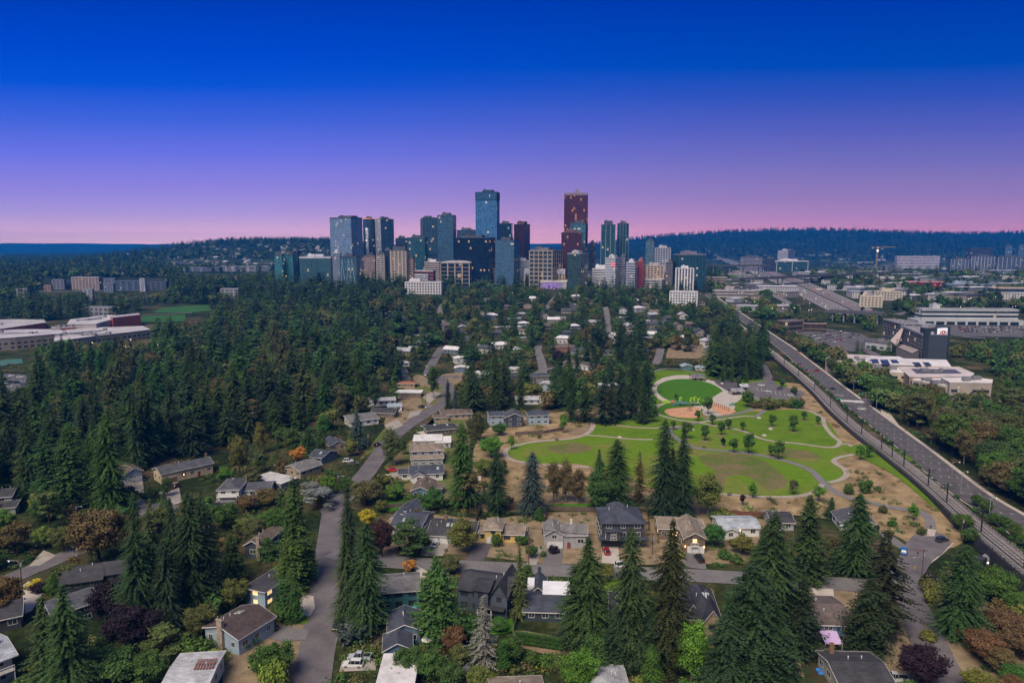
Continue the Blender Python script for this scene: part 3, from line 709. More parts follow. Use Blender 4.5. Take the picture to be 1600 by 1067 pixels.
def blob_quads(clumps, leaf=.42, per=130, rs=None, flat=.8):
 rs = rs or npr; out = []
 for (cx, cy, cz, r) in clumps:
  n = int(per*(r/1.3)**2)+8
  d = rs.randn(n, 3); d /= np.linalg.norm(d, axis=1)[:, None]
  rad = r*(.42+.85*rs.rand(n)); rad[: n//5] *= .6
  p = d*rad[:, None]; p[:, 2] *= flat; p += np.array([cx, cy, cz])
  nrm = d+rs.randn(n, 3)*.55; nrm[:, 2] += .25; nrm /= np.linalg.norm(nrm, axis=1)[:, None]
  t = np.cross(nrm, rs.randn(n, 3)); t /= np.linalg.norm(t, axis=1)[:, None]+1e-6; b = np.cross(nrm, t)
  s = leaf*(.6+.8*rs.rand(n))[:, None]
  out.append(np.stack([p-t*s, p-b*s*.55, p+t*s, p+b*s*.55], 1))
 return np.concatenate(out, 0)
def crown_clumps(Rx, Ry, Rz, z0, n, rs, r=(1.0, 1.9), shape='round'):
 c = []
 for i in range(n):
  for _ in range(30):
   d = rs.randn(3); d /= np.linalg.norm(d); k = (.35+.5*rs.rand())
   x, y, z = d[0]*k, d[1]*k, d[2]*k
   if shape == 'vase' and z < -.1: x *= .6; y *= .6
   if shape == 'tall': x *= 1-.35*max(0, z); y *= 1-.35*max(0, z)
   q = (x*Rx*1.1, y*Ry*1.1, z0+z*Rz*1.15)
   if all((q[0]-e[0])**2+(q[1]-e[1])**2+(q[2]-e[2])**2 > (.55*r[0])**2 for e in c): break
  c.append((*q, r[0]+(r[1]-r[0])*rs.rand()))
 return c
def quads_to_mesh(name, Q, mats):
 V = Q.reshape(-1, 3); Fq = np.arange(len(V)).reshape(-1, 4); return np_mesh(name, V, Fq, mats)
LEAF = leaf_mat('foliage_broad', dark=.55, light=1.5, scale=.5)
NEEDLE = leaf_mat('foliage_needle', dark=.6, light=1.45, scale=.35)
BARKM = mat('bark', (.06,.042,.032), .95, noise=.3, scale=2, spec=.05)
BARKP = mat('bark_pale', (.2,.18,.16), .9, noise=.35, scale=2, spec=.05)
def trunk_mesh(H, r0, limbs=(), rs=None, m=BARKM, top=.97):
 mb = MB(); k = 7
 path = [(math.sin(i*1.3)*.06*r0*i, math.cos(i*1.7)*.05*r0*i, H*top*i/k) for i in range(k+1)]; path[0] = (0, 0, -.4)
 mb.tube(path, [r0*(1-.9*i/k)+.02 for i in range(k+1)], 7)
 for (z, x, y, zz, r) in limbs: mb.tube([(0, 0, z), (x*.5, y*.5, z+(zz-z)*.55), (x, y, zz)], [r, r*.6, r*.2], 5)
 return mb.mesh('trunk', m)
PROTO = {}   # kind -> list of (trunk mesh, crown mesh, height, radius)
def add_proto(kind, t, c, H, Rr): PROTO.setdefault(kind, []).append((t, c, H, Rr))
def rs_(k): return np.random.RandomState(k)
for s in range(4):
 rs = rs_(20+s)
 q = conifer_quads(30, 4.9+.4*(s % 2), 84, 7, 10, .62, .5, [.5, .64, .44, .58][s], .05, .42, rs, dens=3)
 lm = [(z, math.cos(z*2.4)*3.2*(1-z/32), math.sin(z*2.4)*3.2*(1-z/32), z-.6, .06) for z in np.arange(3, 27, .8)]
 add_proto('fir', trunk_mesh(30, .42, lm), quads_to_mesh('crown', q, [NEEDLE]), 30, 5.3)
for s in range(3):
 rs = rs_(30+s)
 q = conifer_quads(30, 5.0+.3*s, 120, 8, 15, .44, .5, [.5, .62, .45][s], .04, .45, rs, dens=3)
 lm = [(z, math.cos(z*2.4)*3.2*(1-z/32), math.sin(z*2.4)*3.2*(1-z/32), z-.6, .06) for z in np.arange(3, 27, .8)]
 add_proto('bigfir', trunk_mesh(30, .42, lm), quads_to_mesh('crown', q, [NEEDLE]), 30, 5.3)
for s in range(3):
 rs = rs_(40+s)
 q = conifer_quads(30, 5.6, 56, 7, 13, .68, .36, [.55, .5, .65][s], .07, .75, rs, gaps=.1, dens=3)
 lm = [(z, math.cos(z*2.4)*4*(1-z/34), math.sin(z*2.4)*4*(1-z/34), z-.5, .07) for z in np.arange(3, 27, .8)]
 add_proto('wispy', trunk_mesh(30, .45, lm), quads_to_mesh('crown', q, [NEEDLE]), 30, 6.0)
for s in range(3):
 rs = rs_(60+s)
 q = conifer_quads(20, 5.0, 64, 13, 8, .56, .2, [.55, .65, .6][s], .03, .4, rs, up=.1, dens=3)
 add_proto('cedar', trunk_mesh(20, .4), quads_to_mesh('crown', q, [NEEDLE]), 20, 5.3)
for s in range(2):
 rs = rs_(70+s)
 q = conifer_quads(16, 2.9, 50, 9, 9, .4, .3, .75, .04, .45, rs, dens=3)
 add_proto('spruce', trunk_mesh(16, .22), quads_to_mesh('crown', q, [NEEDLE]), 16, 2.9)
for s in range(2):
 rs = rs_(80+s); cl = []
 for i in range(26):
  a = rs.rand()*6.28; z = 5+11*rs.rand()**.8; r = 2.6*(1-(z-5)/16)+.6
  cl.append((math.cos(a)*r, math.sin(a)*r, z, .8+.6*rs.rand()))
 lm = [(c[2]-1, c[0], c[1], c[2], .07) for c in cl]
 add_proto('pine', trunk_mesh(17, .26, lm), quads_to_mesh('crown', blob_quads(cl, .26, 200, rs, .5), [NEEDLE]), 17.5, 3.6)
for s in range(4):
 rs = rs_(100+s)
 cl = crown_clumps(4.2, 4.2, 3.9, 6.4, 70, rs, (.6, 1.55))
 lm = [(2+rs.rand()*1.5, c[0]*.8, c[1]*.8, c[2], .12) for c in cl[::3]]
 add_proto('maple', trunk_mesh(7.5, .3, lm, top=.9), quads_to_mesh('crown', blob_quads(cl, .23, 260, rs), [LEAF]), 11, 4.9)
for s in range(3):
 rs = rs_(120+s)
 cl = crown_clumps(2.6, 2.6, 5.2, 7.6, 44, rs, (.75, 1.4), 'tall')
 lm = [(2+rs.rand()*4, c[0]*.8, c[1]*.8, c[2], .09) for c in cl[::3]]
 add_proto('birch', trunk_mesh(11, .2, lm, m=BARKP), quads_to_mesh('crown', blob_quads(cl, .2, 230, rs, 1.1), [LEAF]), 13.5, 3.2)
for s in range(4):
 rs = rs_(140+s); cl = crown_clumps(1.25, 1.25, .8, 1.05, 18, rs, (.42, .7))
 cl.append((0, 0, .6, 1.0))
 add_proto('shrub', None, quads_to_mesh('foliage', blob_quads(cl, .17, 420, rs), [LEAF]), 2.2, 1.6)
for s in range(2):
 rs = rs_(160+s)
 q = conifer_quads(6, 1.25, 44, 12, 4, .3, -.2, .22, .0, .14, rs, up=.5, dens=3)
 add_proto('column', None, quads_to_mesh('foliage', q, [NEEDLE]), 6, 1.3)
for s in range(3):   # small young park trees
 rs = rs_(180+s); cl = crown_clumps(1.7, 1.7, 2.3, 4.0, 22, rs, (.55, .95), 'tall')
 lm = [(1.5, c[0]*.7, c[1]*.7, c[2], .05) for c in cl[::3]]
 add_proto('young', trunk_mesh(5, .12, lm), quads_to_mesh('crown', blob_quads(cl, .24, 150, rs, 1.0), [LEAF]), 6.7, 2.1)
GREEN_GAIN = 2.15
NAMES = dict(fir='fir_tree', wispy='fir_tree', cedar='cedar_tree', spruce='spruce_tree', pine='pine_tree', maple='broadleaf_tree', birch='birch_tree', shrub='shrub', column='columnar_hedge_plant', young='young_tree')
CATS = dict(fir='conifer', wispy='conifer', cedar='conifer', spruce='conifer', pine='conifer', maple='tree', birch='tree', shrub='shrub', column='hedge plant', young='tree')
GREEN = {'dark': (.022,.039,.012), 'deep': (.016,.029,.012), 'green': (.029,.054,.011), 'olive': (.045,.052,.018), 'bright': (.042,.09,.012), 'mid': (.026,.056,.013), 'brown': (.055,.048,.020), 'rust': (.062,.036,.018),
         'orange': (.19,.09,.02), 'yellow': (.2,.16,.015), 'purple': (.013,.008,.011), 'blue': (.03,.044,.038), 'silver': (.08,.09,.078), 'lime': (.07,.10,.018), 'yolive': (.06,.066,.016), 'bronze': (.056,.044,.017), 'cgreen': (.023,.054,.013)}
GREEN = {k: tuple(v*GREEN_GAIN for v in c) for k, c in GREEN.items()}
TREES = []   # every tree and shrub to be built
def tree(kind, px, pb, h=None, top=None, c='dark', label=None, width=None, group=None, xy=None, w=1.0):
 p = P(px, pb) if xy is None else Vector((xy[0], xy[1], ht(*xy)))
 if h is None: h = z_at(top, p.y)-p.z
 TREES.append(dict(kind=kind, p=p, h=h, c=c if isinstance(c, tuple) else GREEN[c], cn=c if isinstance(c, str) else '', label=label, group=group, width=width, w=w, hero=label is not None or xy is None))
def place_tree(t, k):
 pr = PROTO['bigfir' if t['kind'] == 'fir' and t['p'].y < 270 and t['h'] > 16 else t['kind']]; tm, cm, H, Rr = pr[k % len(pr)]
 s = t['h']/H; sx = s*t['w']
 if t['width']: sx = t['width']/2/Rr*(1.02 if t['kind'] in ('fir', 'wispy') else .95)
 jr = 1+.12*(rng.random()-.5); cc = tuple(v*(1+.22*(rng.random()-.5)) for v in t['c'])
 rz = rng.random()*6.28
 if tm is None:
  o = link(NAMES[t['kind']], cm); o.location = t['p']; o.rotation_euler[2] = rz; o.scale = (sx, sx*jr, s); o.color = (*cc, 1)
 else:
  o = thing(NAMES[t['kind']], t['p'], rz); o.scale = (sx, sx*jr, s)
  link('trunk', tm, o); c = link('crown', cm, o); c.color = (*cc, 1)
 tag(o, t['label'], CATS[t['kind']], t['group']); return o
TRIM = mat('white_trim', (.62,.6,.58), .6, noise=.06)
TRIMD = mat('dark_trim', (.05,.05,.055), .6, noise=.1)
PANE = mat('window_pane', (.03,.04,.05), .08, noise=.3, spec=.6)
PANEL = mat('lit_pane', (1.0, .62, .28), emit=1.1)
PANEG = mat('pale_pane', (.25,.38,.36), .1, noise=.2, spec=.6)
GARW = mat('garage_white', (.6,.6,.6), .6, noise=.05)
BRICKC = mat('chimney_brick', (.2,.12,.085), .9, noise=.3, scale=3)
STONEC = mat('chimney_stone', (.3,.25,.2), .9, noise=.4, scale=2.5)
METALW = mat('white_pipe', (.6,.6,.6), .5, noise=.05)
COL = dict(navy=(.055,.062,.085), slate=(.075,.078,.092), char=(.05,.05,.056), brown=(.13,.10,.085), tan=(.22,.18,.145), grey=(.16,.155,.155), maroon=(.075,.055,.055),
           white=(.6,.6,.6), cream=(.52,.42,.28), blue=(.10,.16,.25), lblue=(.28,.36,.44), teal=(.06,.19,.20), yellow=(.55,.40,.14), wgrey=(.33,.33,.34), taupe=(.17,.125,.09), beige=(.33,.25,.17),
           steel=(.34,.36,.40), terra=(.27,.12,.07), dkblue=(.05,.062,.08), pale=(.45,.43,.42), lgrey=(.42,.42,.44), dgreen=(.05,.07,.06), pink=(.42,.3,.26), brick=(.25,.10,.07))
HOUSES = []   # (centre, radius, label words)
PROT = []     # rectangles of the picture that must stay free of random trees: (x0,y0,x1,y1,Y)
def uvroof(mb, pts, edge=None):
 """quad with u along the eave and v up the slope, in metres"""
 p = [Vector(q) for q in pts]; e = (p[1]-p[0]).normalized(); n = (p[1]-p[0]).cross(p[2]-p[0]).normalized(); v = n.cross(e)
 mb.quad(pts, [((q-p[0]).dot(e), (q-p[0]).dot(v)) for q in p])
def roof_solid(mb, top, z_th=.22):
 """top: list of polygons (lists of 3D points) forming the roof surface; adds underside and edges"""
 edges = {}
 for poly in top:
  uvroof(mb, poly)
  mb.quad([(p[0], p[1], p[2]-z_th) for p in poly[::-1]], [(9, 9)]*len(poly))
  for i in range(len(poly)):
   a, b = poly[i], poly[(i+1) % len(poly)]
   ka, kb = tuple(round(v, 3) for v in a), tuple(round(v, 3) for v in b)
   if (kb, ka) in edges: del edges[(kb, ka)]
   else: edges[(ka, kb)] = (a, b)
 return list(edges.values())
def fascia(mb, edges, z_th=.2, t=.05):
 for a, b in edges:
  a, b = Vector(a), Vector(b); d = (b-a);
  if d.length < .01: continue
  d.normalize(); nrm = Vector((d.y, -d.x, 0));
  if nrm.length < .01: continue
  nrm = nrm.normalized()*t
  A = [a+nrm*.05-Vector((0,0,z_th)), b+nrm*.05-Vector((0,0,z_th)), b+nrm*.05+Vector((0,0,.03)), a+nrm*.05+Vector((0,0,.03))]
  B = [p+nrm for p in A]
  mb.quad(B); mb.quad(A[::-1]); mb.quad([A[3], A[2], B[2], B[3]][::-1]); mb.quad([A[0], A[1], B[1], B[0]])
def roof_polys(kind, x0, x1, y0, y1, z, rh, o=.5):
 X0, X1, Y0, Y1 = x0-o, x1+o, y0-o, y1+o; xc, yc = (x0+x1)/2, (y0+y1)/2
 ze = z-.02
 if kind == 'x':    # ridge parallel to the front
  e = rh*o/((y1-y0)/2)
  return [[(X0,Y0,ze-e),(X1,Y0,ze-e),(X1,yc,z+rh),(X0,yc,z+rh)], [(X1,Y1,ze-e),(X0,Y1,ze-e),(X0,yc,z+rh),(X1,yc,z+rh)]]
 if kind == 'y':
  e = rh*o/((x1-x0)/2)
  return [[(X1,Y0,ze-e),(X1,Y1,ze-e),(xc,Y1,z+rh),(xc,Y0,z+rh)], [(X0,Y1,ze-e),(X0,Y0,ze-e),(xc,Y0,z+rh),(xc,Y1,z+rh)]]
 if kind == 'hip':
  e = rh*o/(min(y1-y0, x1-x0)/2); b = ze-e; h = min(y1-y0, x1-x0)/2+o
  if x1-x0 >= y1-y0:
   a, c = (X0+h, yc, z+rh), (X1-h, yc, z+rh)
   return [[(X0,Y0,b),(X1,Y0,b),c,a], [(X1,Y0,b),(X1,Y1,b),c], [(X1,Y1,b),(X0,Y1,b),a,c], [(X0,Y1,b),(X0,Y0,b),a]]
  a, c = (xc, Y0+h, z+rh), (xc, Y1-h, z+rh)
  return [[(X0,Y0,b),(X1,Y0,b),a], [(X1,Y0,b),(X1,Y1,b),c,a], [(X1,Y1,b),(X0,Y1,b),c], [(X0,Y1,b),(X0,Y0,b),a,c]]
 if kind == 'shed':
  return [[(X0,Y0,z),(X1,Y0,z),(X1,Y1,z+rh),(X0,Y1,z+rh)]]
 return [[(X0,Y0,z+.12),(X1,Y0,z+.12),(X1,Y1,z+.12),(X0,Y1,z+.12)]]
def wall_block(mb, kind, x0, x1, y0, y1, z0, z, rh):
 mb.box(x0, x1, y0, y1, z0, z, top=(kind not in ('x', 'y')), bottom=False)
 yc, xc = (y0+y1)/2, (x0+x1)/2
 if kind == 'x':
  for X in (x0, x1):
   q = [(X,y0,z),(X,y1,z),(X,yc,z+rh-.05)]; mb.quad(q if X == x1 else q[::-1])
 elif kind == 'y':
  for Y in (y0, y1):
   q = [(x0,Y,z),(x1,Y,z),(xc,Y,z+rh-.05)]; mb.quad(q if Y == y0 else q[::-1])
 elif kind == 'shed':
  for X in (x0, x1):
   q = [(X,y0,z),(X,y1,z),(X,y1,z+rh-.05)]; mb.quad(q if X == x1 else q[::-1])
  mb.quad([(x1,y1,z),(x0,y1,z),(x0,y1,z+rh-.05),(x1,y1,z+rh-.05)])
class Facer:
 """places flat things on one wall of a block"""
 def __init__(s, o, ux, nrm): s.o, s.u, s.n = Vector(o), Vector(ux), Vector(nrm)
 def pt(s, u, z, d): p = s.o+s.u*u+s.n*d; return (p.x, p.y, z)
 def slab(s, mb, u0, u1, z0, z1, d0, d1):
  A = [s.pt(u0,z0,d1), s.pt(u1,z0,d1), s.pt(u1,z1,d1), s.pt(u0,z1,d1)]; B = [s.pt(u0,z0,d0), s.pt(u1,z0,d0), s.pt(u1,z1,d0), s.pt(u0,z1,d0)]
  mb.quad(A, [(u0,z0),(u1,z0),(u1,z1),(u0,z1)]); mb.quad(B[::-1])
  for i in range(4): j = (i+1) % 4; mb.quad([A[j], A[i], B[i], B[j]])
def window(fc, root, u, z, w_, h_, trim=None, pane=None, name='window', detail=True):
 f = MB(); t = .1; tr = trim or TRIM
 fc.slab(f, u-w_/2-t, u+w_/2+t, z-t, z, 0, .06); fc.slab(f, u-w_/2-t, u+w_/2+t, z+h_, z+h_+t, 0, .06)
 fc.slab(f, u-w_/2-t, u-w_/2, z+.001, z+h_-.001, 0, .055); fc.slab(f, u+w_/2, u+w_/2+t, z+.001, z+h_-.001, 0, .055)
 if w_ > 1.1: fc.slab(f, u-.035, u+.035, z+.002, z+h_-.002, .02, .05)
 fo = f.build(name, tr, root)
 g = MB(); fc.slab(g, u-w_/2, u+w_/2, z, z+h_, 0, .025); g.build('pane', pane or PANE, fo)
 return fo
def house(A, B, depth, h, roof, rh, rc, wc, label, blocks=(), garage=(), wins=True, side=None, trim=None, chimney=(), sky=(), vents=2, door=None, lit=0, ov=.5, storeys=None, deck=None, prot=True,
          name='house', cat='house', group=None, base=0.0, roofname='roof', roofm=None, winc=None, extra=None, wallm=None, solar=()):
 a, b = P(*A), P(*B); a.z = b.z = min(a.z, b.z); ux = (b-a); W = ux.length; rz = math.atan2(ux.y, ux.x); uy = Vector((-ux.y, ux.x, 0)).normalized()
 ctr = (a+b)/2+uy*depth/2
 root = thing(name, (ctr.x, ctr.y, ctr.z+base), rz, label, cat, group)
 X = lambda f: f*W-W/2; Y = lambda v: v-depth/2
 rcol = COL.get(rc, rc) if isinstance(rc, str) else rc; wcol = COL.get(wc, wc) if isinstance(wc, str) else wc
 rm = roofm or (roof_mat(rcol) if roof != 'flat' else mat('flat_roof', rcol, .8, noise=.18, scale=.25))
 wm = wallm or wall_mat(wcol); tr = trim or TRIM
 wl, rf, fa = MB(), MB(), MB(); wl2 = MB()
 bl = [(0, 1, 0, depth, 0, h, roof, rh)]+[b_ for b_ in blocks]
 k = 0
 if side is None: side = 'r' if ctr.x*math.cos(rz)+ctr.y*math.sin(rz) < 0 else 'l'
 pend = []
 for i, q in enumerate(bl):
  fx0, fx1, y0, y1, z0, zt, kd, r_ = q[:8]
  x0, x1, y0, y1 = X(fx0), X(fx1), Y(y0), Y(y1)
  sh = .004*i
  wall_block(wl, kd, x0-sh, x1+sh, y0-sh, y1+sh, -.3 if z0 == 0 else z0, zt, r_)
  ed = roof_solid(rf, roof_polys(kd, x0, x1, y0, y1, zt+.013*i, r_, ov if kd != 'flat' else ov*.6), .2)
  fascia(fa, ed)
  if wins and (len(q) < 9 or q[8]):
   nst = storeys or max(1, int((zt-z0)/2.5)); sh_ = (zt-z0)/nst
   fcs = [Facer((x0, y0-sh, 0), (1,0,0), (0,-1,0))]; lens = [x1-x0]
   if side == 'r': fcs.append(Facer((x1+sh, y0, 0), (0,1,0), (1,0,0)))
   else: fcs.append(Facer((x0-sh, y1, 0), (0,-1,0), (-1,0,0)))
   lens.append(y1-y0)
   if i > 0 and any(abs((z0 if z0 else 0)-0) > 9 for _ in [0]): pass
   for fi, (fc, Ln) in enumerate(zip(fcs, lens)):
    nw = max(1, int(Ln/3.4))
    for st in range(nst):
     for j in range(nw):
      u = Ln*(j+.5)/nw; wx = x0+u
      if fi == 0 and st == 0 and z0 == 0 and any(X(g[0])-1.0 < wx < X(g[0])+g[1]+1.0 for g in garage): continue
      if fi == 0 and st == 0 and door is not None and abs(wx-X(door)) < 1.3: continue
      ww = min(Ln*.7/nw, 1.1+.9*rng.random()); zz = z0+sh_*st+sh_*.38; hh = min(1.25, sh_*.45)
      pane = PANEL if rng.random() < lit else PANE
      window(fc, root, u, zz, ww, hh, winc or tr, pane)
 wl.build('wall', wm, root); rf.build(roofname, rm, root); ro = root.children[-1]
 fa.build('fascia', tr, ro if False else root)
 fc = Facer((X(0), Y(0), 0), (1,0,0), (0,-1,0))
 for g in garage:
  gm = MB(); u0, gw = g[0]*W, g[1]; gh = 2.2
  fc.slab(gm, u0, u0+gw, 0.02, gh, .0, .07)
  for r_ in range(1, 4): fc.slab(gm, u0+.05, u0+gw-.05, gh*r_/4-.02, gh*r_/4+.02, .07, .085)
  gm.build('garage_door', g[2] if len(g) > 2 else GARW, root)
  t_ = MB(); fc.slab(t_, u0-.14, u0-.002, 0.0, gh+.14, 0, .09); fc.slab(t_, u0+gw+.002, u0+gw+.14, 0.0, gh+.14, 0, .09); fc.slab(t_, u0-.002, u0+gw+.002, gh+.002, gh+.14, 0, .09); t_.build('garage_frame', tr, root)
 if door is not None:
  d_ = MB(); u0 = door*W; fc.slab(d_, u0-.5, u0+.5, .02, 2.1, 0, .06); do = d_.build('door', mat('door_paint', (.22,.05,.04), .5), root)
  t_ = MB(); fc.slab(t_, u0+.3, u0+.42, 1.0, 1.06, .06, .11); t_.build('handle', TRIMD, do)
 ztop = lambda x, y: h + (rh*(1-abs(y)/(depth/2)) if roof == 'x' else rh*(1-abs(x)/(W/2)) if roof == 'y' else rh*max(0, min(1, 1-max(abs(y)/(depth/2), 0))) if roof == 'hip' else .12)
 for c in chimney:
  cx, cy = X(c[0]), Y(c[1]); cm = MB(); s_ = c[2] if len(c) > 2 else .5; top = h+rh+1.0
  cm.box(cx-s_, cx+s_, cy-.35, cy+.35, 0 if (c[1] < 0 or c[0] < .02 or c[0] > .98) else h-.2, top); cm.box(cx-s_-.08, cx+s_+.08, cy-.43, cy+.43, top+.002, top+.14)
  cm.box(cx-.2, cx+.2, cy-.15, cy+.15, top+.142, top+.4)
  cm.build('chimney', c[3] if len(c) > 3 else BRICKC, root)
 for sx, sy in sky:
  x, y = X(sx), Y(sy); z = ztop(x, y); m = MB(); sl = (rh/(depth/2) if roof in ('x', 'hip') else 0)*(1 if y < 0 else -1)
  slx = (rh/(W/2) if roof == 'y' else 0)*(1 if x < 0 else -1)
  m.box(-.45, .45, -.7, .7, -.1, .16); m.v = [(x+p[0], y+p[1], z+p[2]+sl*p[1]+slx*p[0]) for p in m.v]
  s_ = m.build('skylight', tr, root); g = MB(); g.box(-.36, .36, -.6, .6, .161, .185); g.v = [(x+p[0], y+p[1], z+p[2]+sl*p[1]+slx*p[0]) for p in g.v]; g.build('glass', PANEG, s_)
 for (x0f, x1f, ya, yb) in solar:
  m = MB(); x0_, x1_ = X(x0f), X(x1f)
  def zz(x, y): return ztop(x, y)+.12
  pts = [(x0_, Y(ya)), (x1_, Y(ya)), (x1_, Y(yb)), (x0_, Y(yb))]
  m.quad([(p[0], p[1], zz(*p)) for p in pts]); m.quad([(p[0], p[1], zz(*p)-.08) for p in pts][::-1])
  for i in range(4):
   p, q = pts[i], pts[(i+1) % 4]; m.quad([(p[0],p[1],zz(*p)-.08),(q[0],q[1],zz(*q)-.08),(q[0],q[1],zz(*q)),(p[0],p[1],zz(*p))])
  m.build('roof_panel', METALW if False else mat('white_membrane', (.72,.72,.74), .6, noise=.08, scale=.3), root)
 for j in range(vents):
  vx = X(.2+.6*rng.random()); vy = Y(depth*(.3+.4*rng.random())); m = MB(); z = ztop(vx, vy); m.tube([(vx,vy,z-.2),(vx,vy,z+.55)], .1, 8); m.tube([(vx,vy,z+.55),(vx,vy,z+.65)], [.17,.17], 8); m.build('roof_vent', METALW, root)
 if deck:
  d0, d1, dz, dd = deck; m = MB(); m.box(X(d0), X(d1), Y(-dd), Y(0)-.01, dz-.2, dz); m2 = MB()
  n_ = int((X(d1)-X(d0))/1.2)+1
  for i in range(n_+1):
   xx = X(d0)+(X(d1)-X(d0))*i/n_; m2.box(xx-.05, xx+.05, Y(-dd)+.02, Y(-dd)+.12, dz+.002, dz+1.0)
  m2.box(X(d0), X(d1), Y(-dd), Y(-dd)+.14, dz+1.0, dz+1.1)
  for i in range(int((X(d1)-X(d0))/.3)): xx = X(d0)+.15+i*.3; m2.box(xx-.02, xx+.02, Y(-dd)+.05, Y(-dd)+.09, dz+.002, dz+1.0)
  for xx in (X(d0)+.1, X(d1)-.1): m.box(xx-.09, xx+.09, Y(-dd)+.05, Y(-dd)+.23, -.2, dz-.202)
  m.build('deck', TRIM, root); m2.build('deck_railing', TRIM, root)
 if extra: extra(root, X, Y, W, depth)
 HOUSES.append((ctr, max(W, depth)*.5+1.2, label))
 if prot:
  xs, ys_ = [], []
  for fx in (0, W):
   for fy in (0, depth):
    for z in (0, h+rh*.7):
     p = a+ux.normalized()*fx+uy*fy; q = to_px(p.x, p.y, p.z+z); xs.append(q[0]); ys_.append(q[1])
  PROT.append((min(xs), min(ys_), max(xs), max(ys_), a.y, prot if isinstance(prot, float) else .18))
 return root
def awning_lav(root, X, Y, W, D):
 m = MB(); m.quad([(X(-.05),Y(-4.5),2.4),(X(.5),Y(-4.2),2.3),(X(.5),Y(-.1),3.3),(X(-.05),Y(-.1),3.3)]); m.quad([(X(-.05),Y(-4.5),2.36),(X(.5),Y(-4.2),2.26),(X(.5),Y(-.1),3.26),(X(-.05),Y(-.1),3.26)][::-1])
 m.build('awning', mat('lavender_cloth', (.50,.36,.62), .8, noise=.05), root)
 p = MB();
 for x in (-.04, .49): p.box(X(x)-.05, X(x)+.05, Y(-4.2), Y(-4.1), 0, 2.3)
 p.build('awning_post', TRIM, root)
def lamps2(root, X, Y, W, D):
 for f in (.04, .96):
  m = MB(); m.box(X(f)-.12, X(f)+.12, Y(-.35), Y(-.02), 2.1, 2.55); m.build('wall_lamp', mat('warm_lamp', (1.0,.55,.2), emit=5), root)
def lamp1(f, z=2.1):
 def g(root, X, Y, W, D):
  m = MB(); m.box(X(f)-.15, X(f)+.15, Y(-.3), Y(-.02), z, z+.35); m.build('wall_lamp', mat('warm_lamp', (1.0,.55,.2), emit=5), root)
 return g
def stone_chim(root, X, Y, W, D):
 m = MB(); m.box(X(.42), X(.58), Y(-.7), Y(-.01), -.2, 7.6); m.box(X(.41), X(.59), Y(-.76), Y(.0), 7.602, 7.8)
 for f in (.45, .55): m.tube([(X(f), Y(-.36), 7.8), (X(f), Y(-.36), 8.4)], .16, 8)
 m.build('chimney', STONEC, root)
BRN = mat('garage_brown', (.22,.12,.07), .7, noise=.2)
GARD = mat('garage_dark', (.04,.04,.048), .5, noise=.2)
H = house
H((253,757),(333,739),9,4.6,'x',1.7,'slate','cream','long cream house with a dark blue roof and a lamp lit by its brown garage', garage=((.12,3.6,BRN),), lit=.05, chimney=((.99,6,.4),), extra=lamp1(.42), door=.72, storeys=1, vents=1)
H((197,757),(223,751),12,4.6,'y',1.6,'brown','lblue','blue and white double-garage house with a brown roof, left of the long cream house', garage=((.06,2.7),(.52,2.7)), vents=0)
H((341,785),(374,784),13,5,'hip',1.5,'slate','white','white house with a balcony over its garage and a low slate hip roof', blocks=((.7,2.3,4,14,0,3.2,'x',1.4),), garage=((.1,4.6),), deck=(0,.95,2.6,1.6), chimney=((1.05,9,.3),))
H((-12,802),(20,799),9,6,'x',1.6,'char','wgrey','grey house with a dark roof at the left edge above the light green bushes', blocks=((.3,1.35,-4,0,0,3,'shed',1.2),))
H((112,938),(160,931),11,5.2,'x',2.0,'char',(.028,.034,.04),'charcoal house with green lit windows between the left road and the dark firs', blocks=((1.0,1.95,1.5,10,0,5.6,'x',1.8),(-.35,0,2,10,0,4.5,'x',1.6)), lit=.0, trim=TRIMD, winc=mat('green_trim', (.16,.2,.12), .6))
H((85,990),(155,965),9,5.0,'x',1.8,'slate','dgreen','dark slate-roofed house hidden behind the pair of big bottom-left firs')
H((-20,992),(34,980),9,3.6,'x',2.2,'char','char','dark roofed garage house at the left edge above the pale metal roof')
H((-60,1095),(22,1062),12,6.2,'x',1.4,(.30,.32,.36),'wgrey','pale grey-roofed house with two long balconies in the bottom-left corner', sky=((.62,4),(.75,4)), chimney=((.85,5,.3,METALW),), deck=(0,1.0,3.2,1.6), ov=1.0)
def pergroof(root, X, Y, W, D):
 m = MB();
 for i in range(7): m.box(X(.55)+i*.62, X(.55)+i*.62+.16, Y(4.4), Y(8.2), 5.22, 5.4)
 for y in (4.6, 6.2, 7.8): m.box(X(.54), X(.98), Y(y), Y(y)+.14, 5.402, 5.52)
 m.build('roof_grille', mat('rust_grille', (.25,.1,.07), .8, noise=.4, scale=3), root)
H((255,1105),(325,1100),12,4.6,'x',.5,(.38,.39,.42),'white','pale metal-roofed house with a rusty roof grille near the bottom edge', extra=pergroof)
H((322,1005),(374,1024),11,4.4,'y',1.7,'maroon','lblue','light blue house with a maroon roof and a stone chimney on its front gable', extra=stone_chim, sky=((.28,7),(.4,7)), side='r', lit=0)
H((385,944),(415,951),14,4.8,'flat',0,'char','lblue','blue-grey flat-roofed house with warmly lit windows left of the clipped columnar hedge', lit=.75, side='r', storeys=2, ov=.9)
H((384,872),(408,874),13,4.6,'y',1.4,'brown','dkblue','brown-roofed dark house with a tan chimney left of the tall green cedar', chimney=((.9,-.4,.55,STONEC),))
H((443,741),(470,748),11,3.4,'y',1.6,'grey','beige','beige house with a broad grey gable roof below the orange shrub')
H((483,722),(503,725),11,3.0,'x',1.7,'navy','blue','navy hip-roofed house behind the blue spruce, left of the winding street', vents=1, sky=((.6,3),))
H((517,706),(540,702),10,3.2,'y',1.7,'navy','beige','navy-roofed house with a stone front left of the blue spruce')
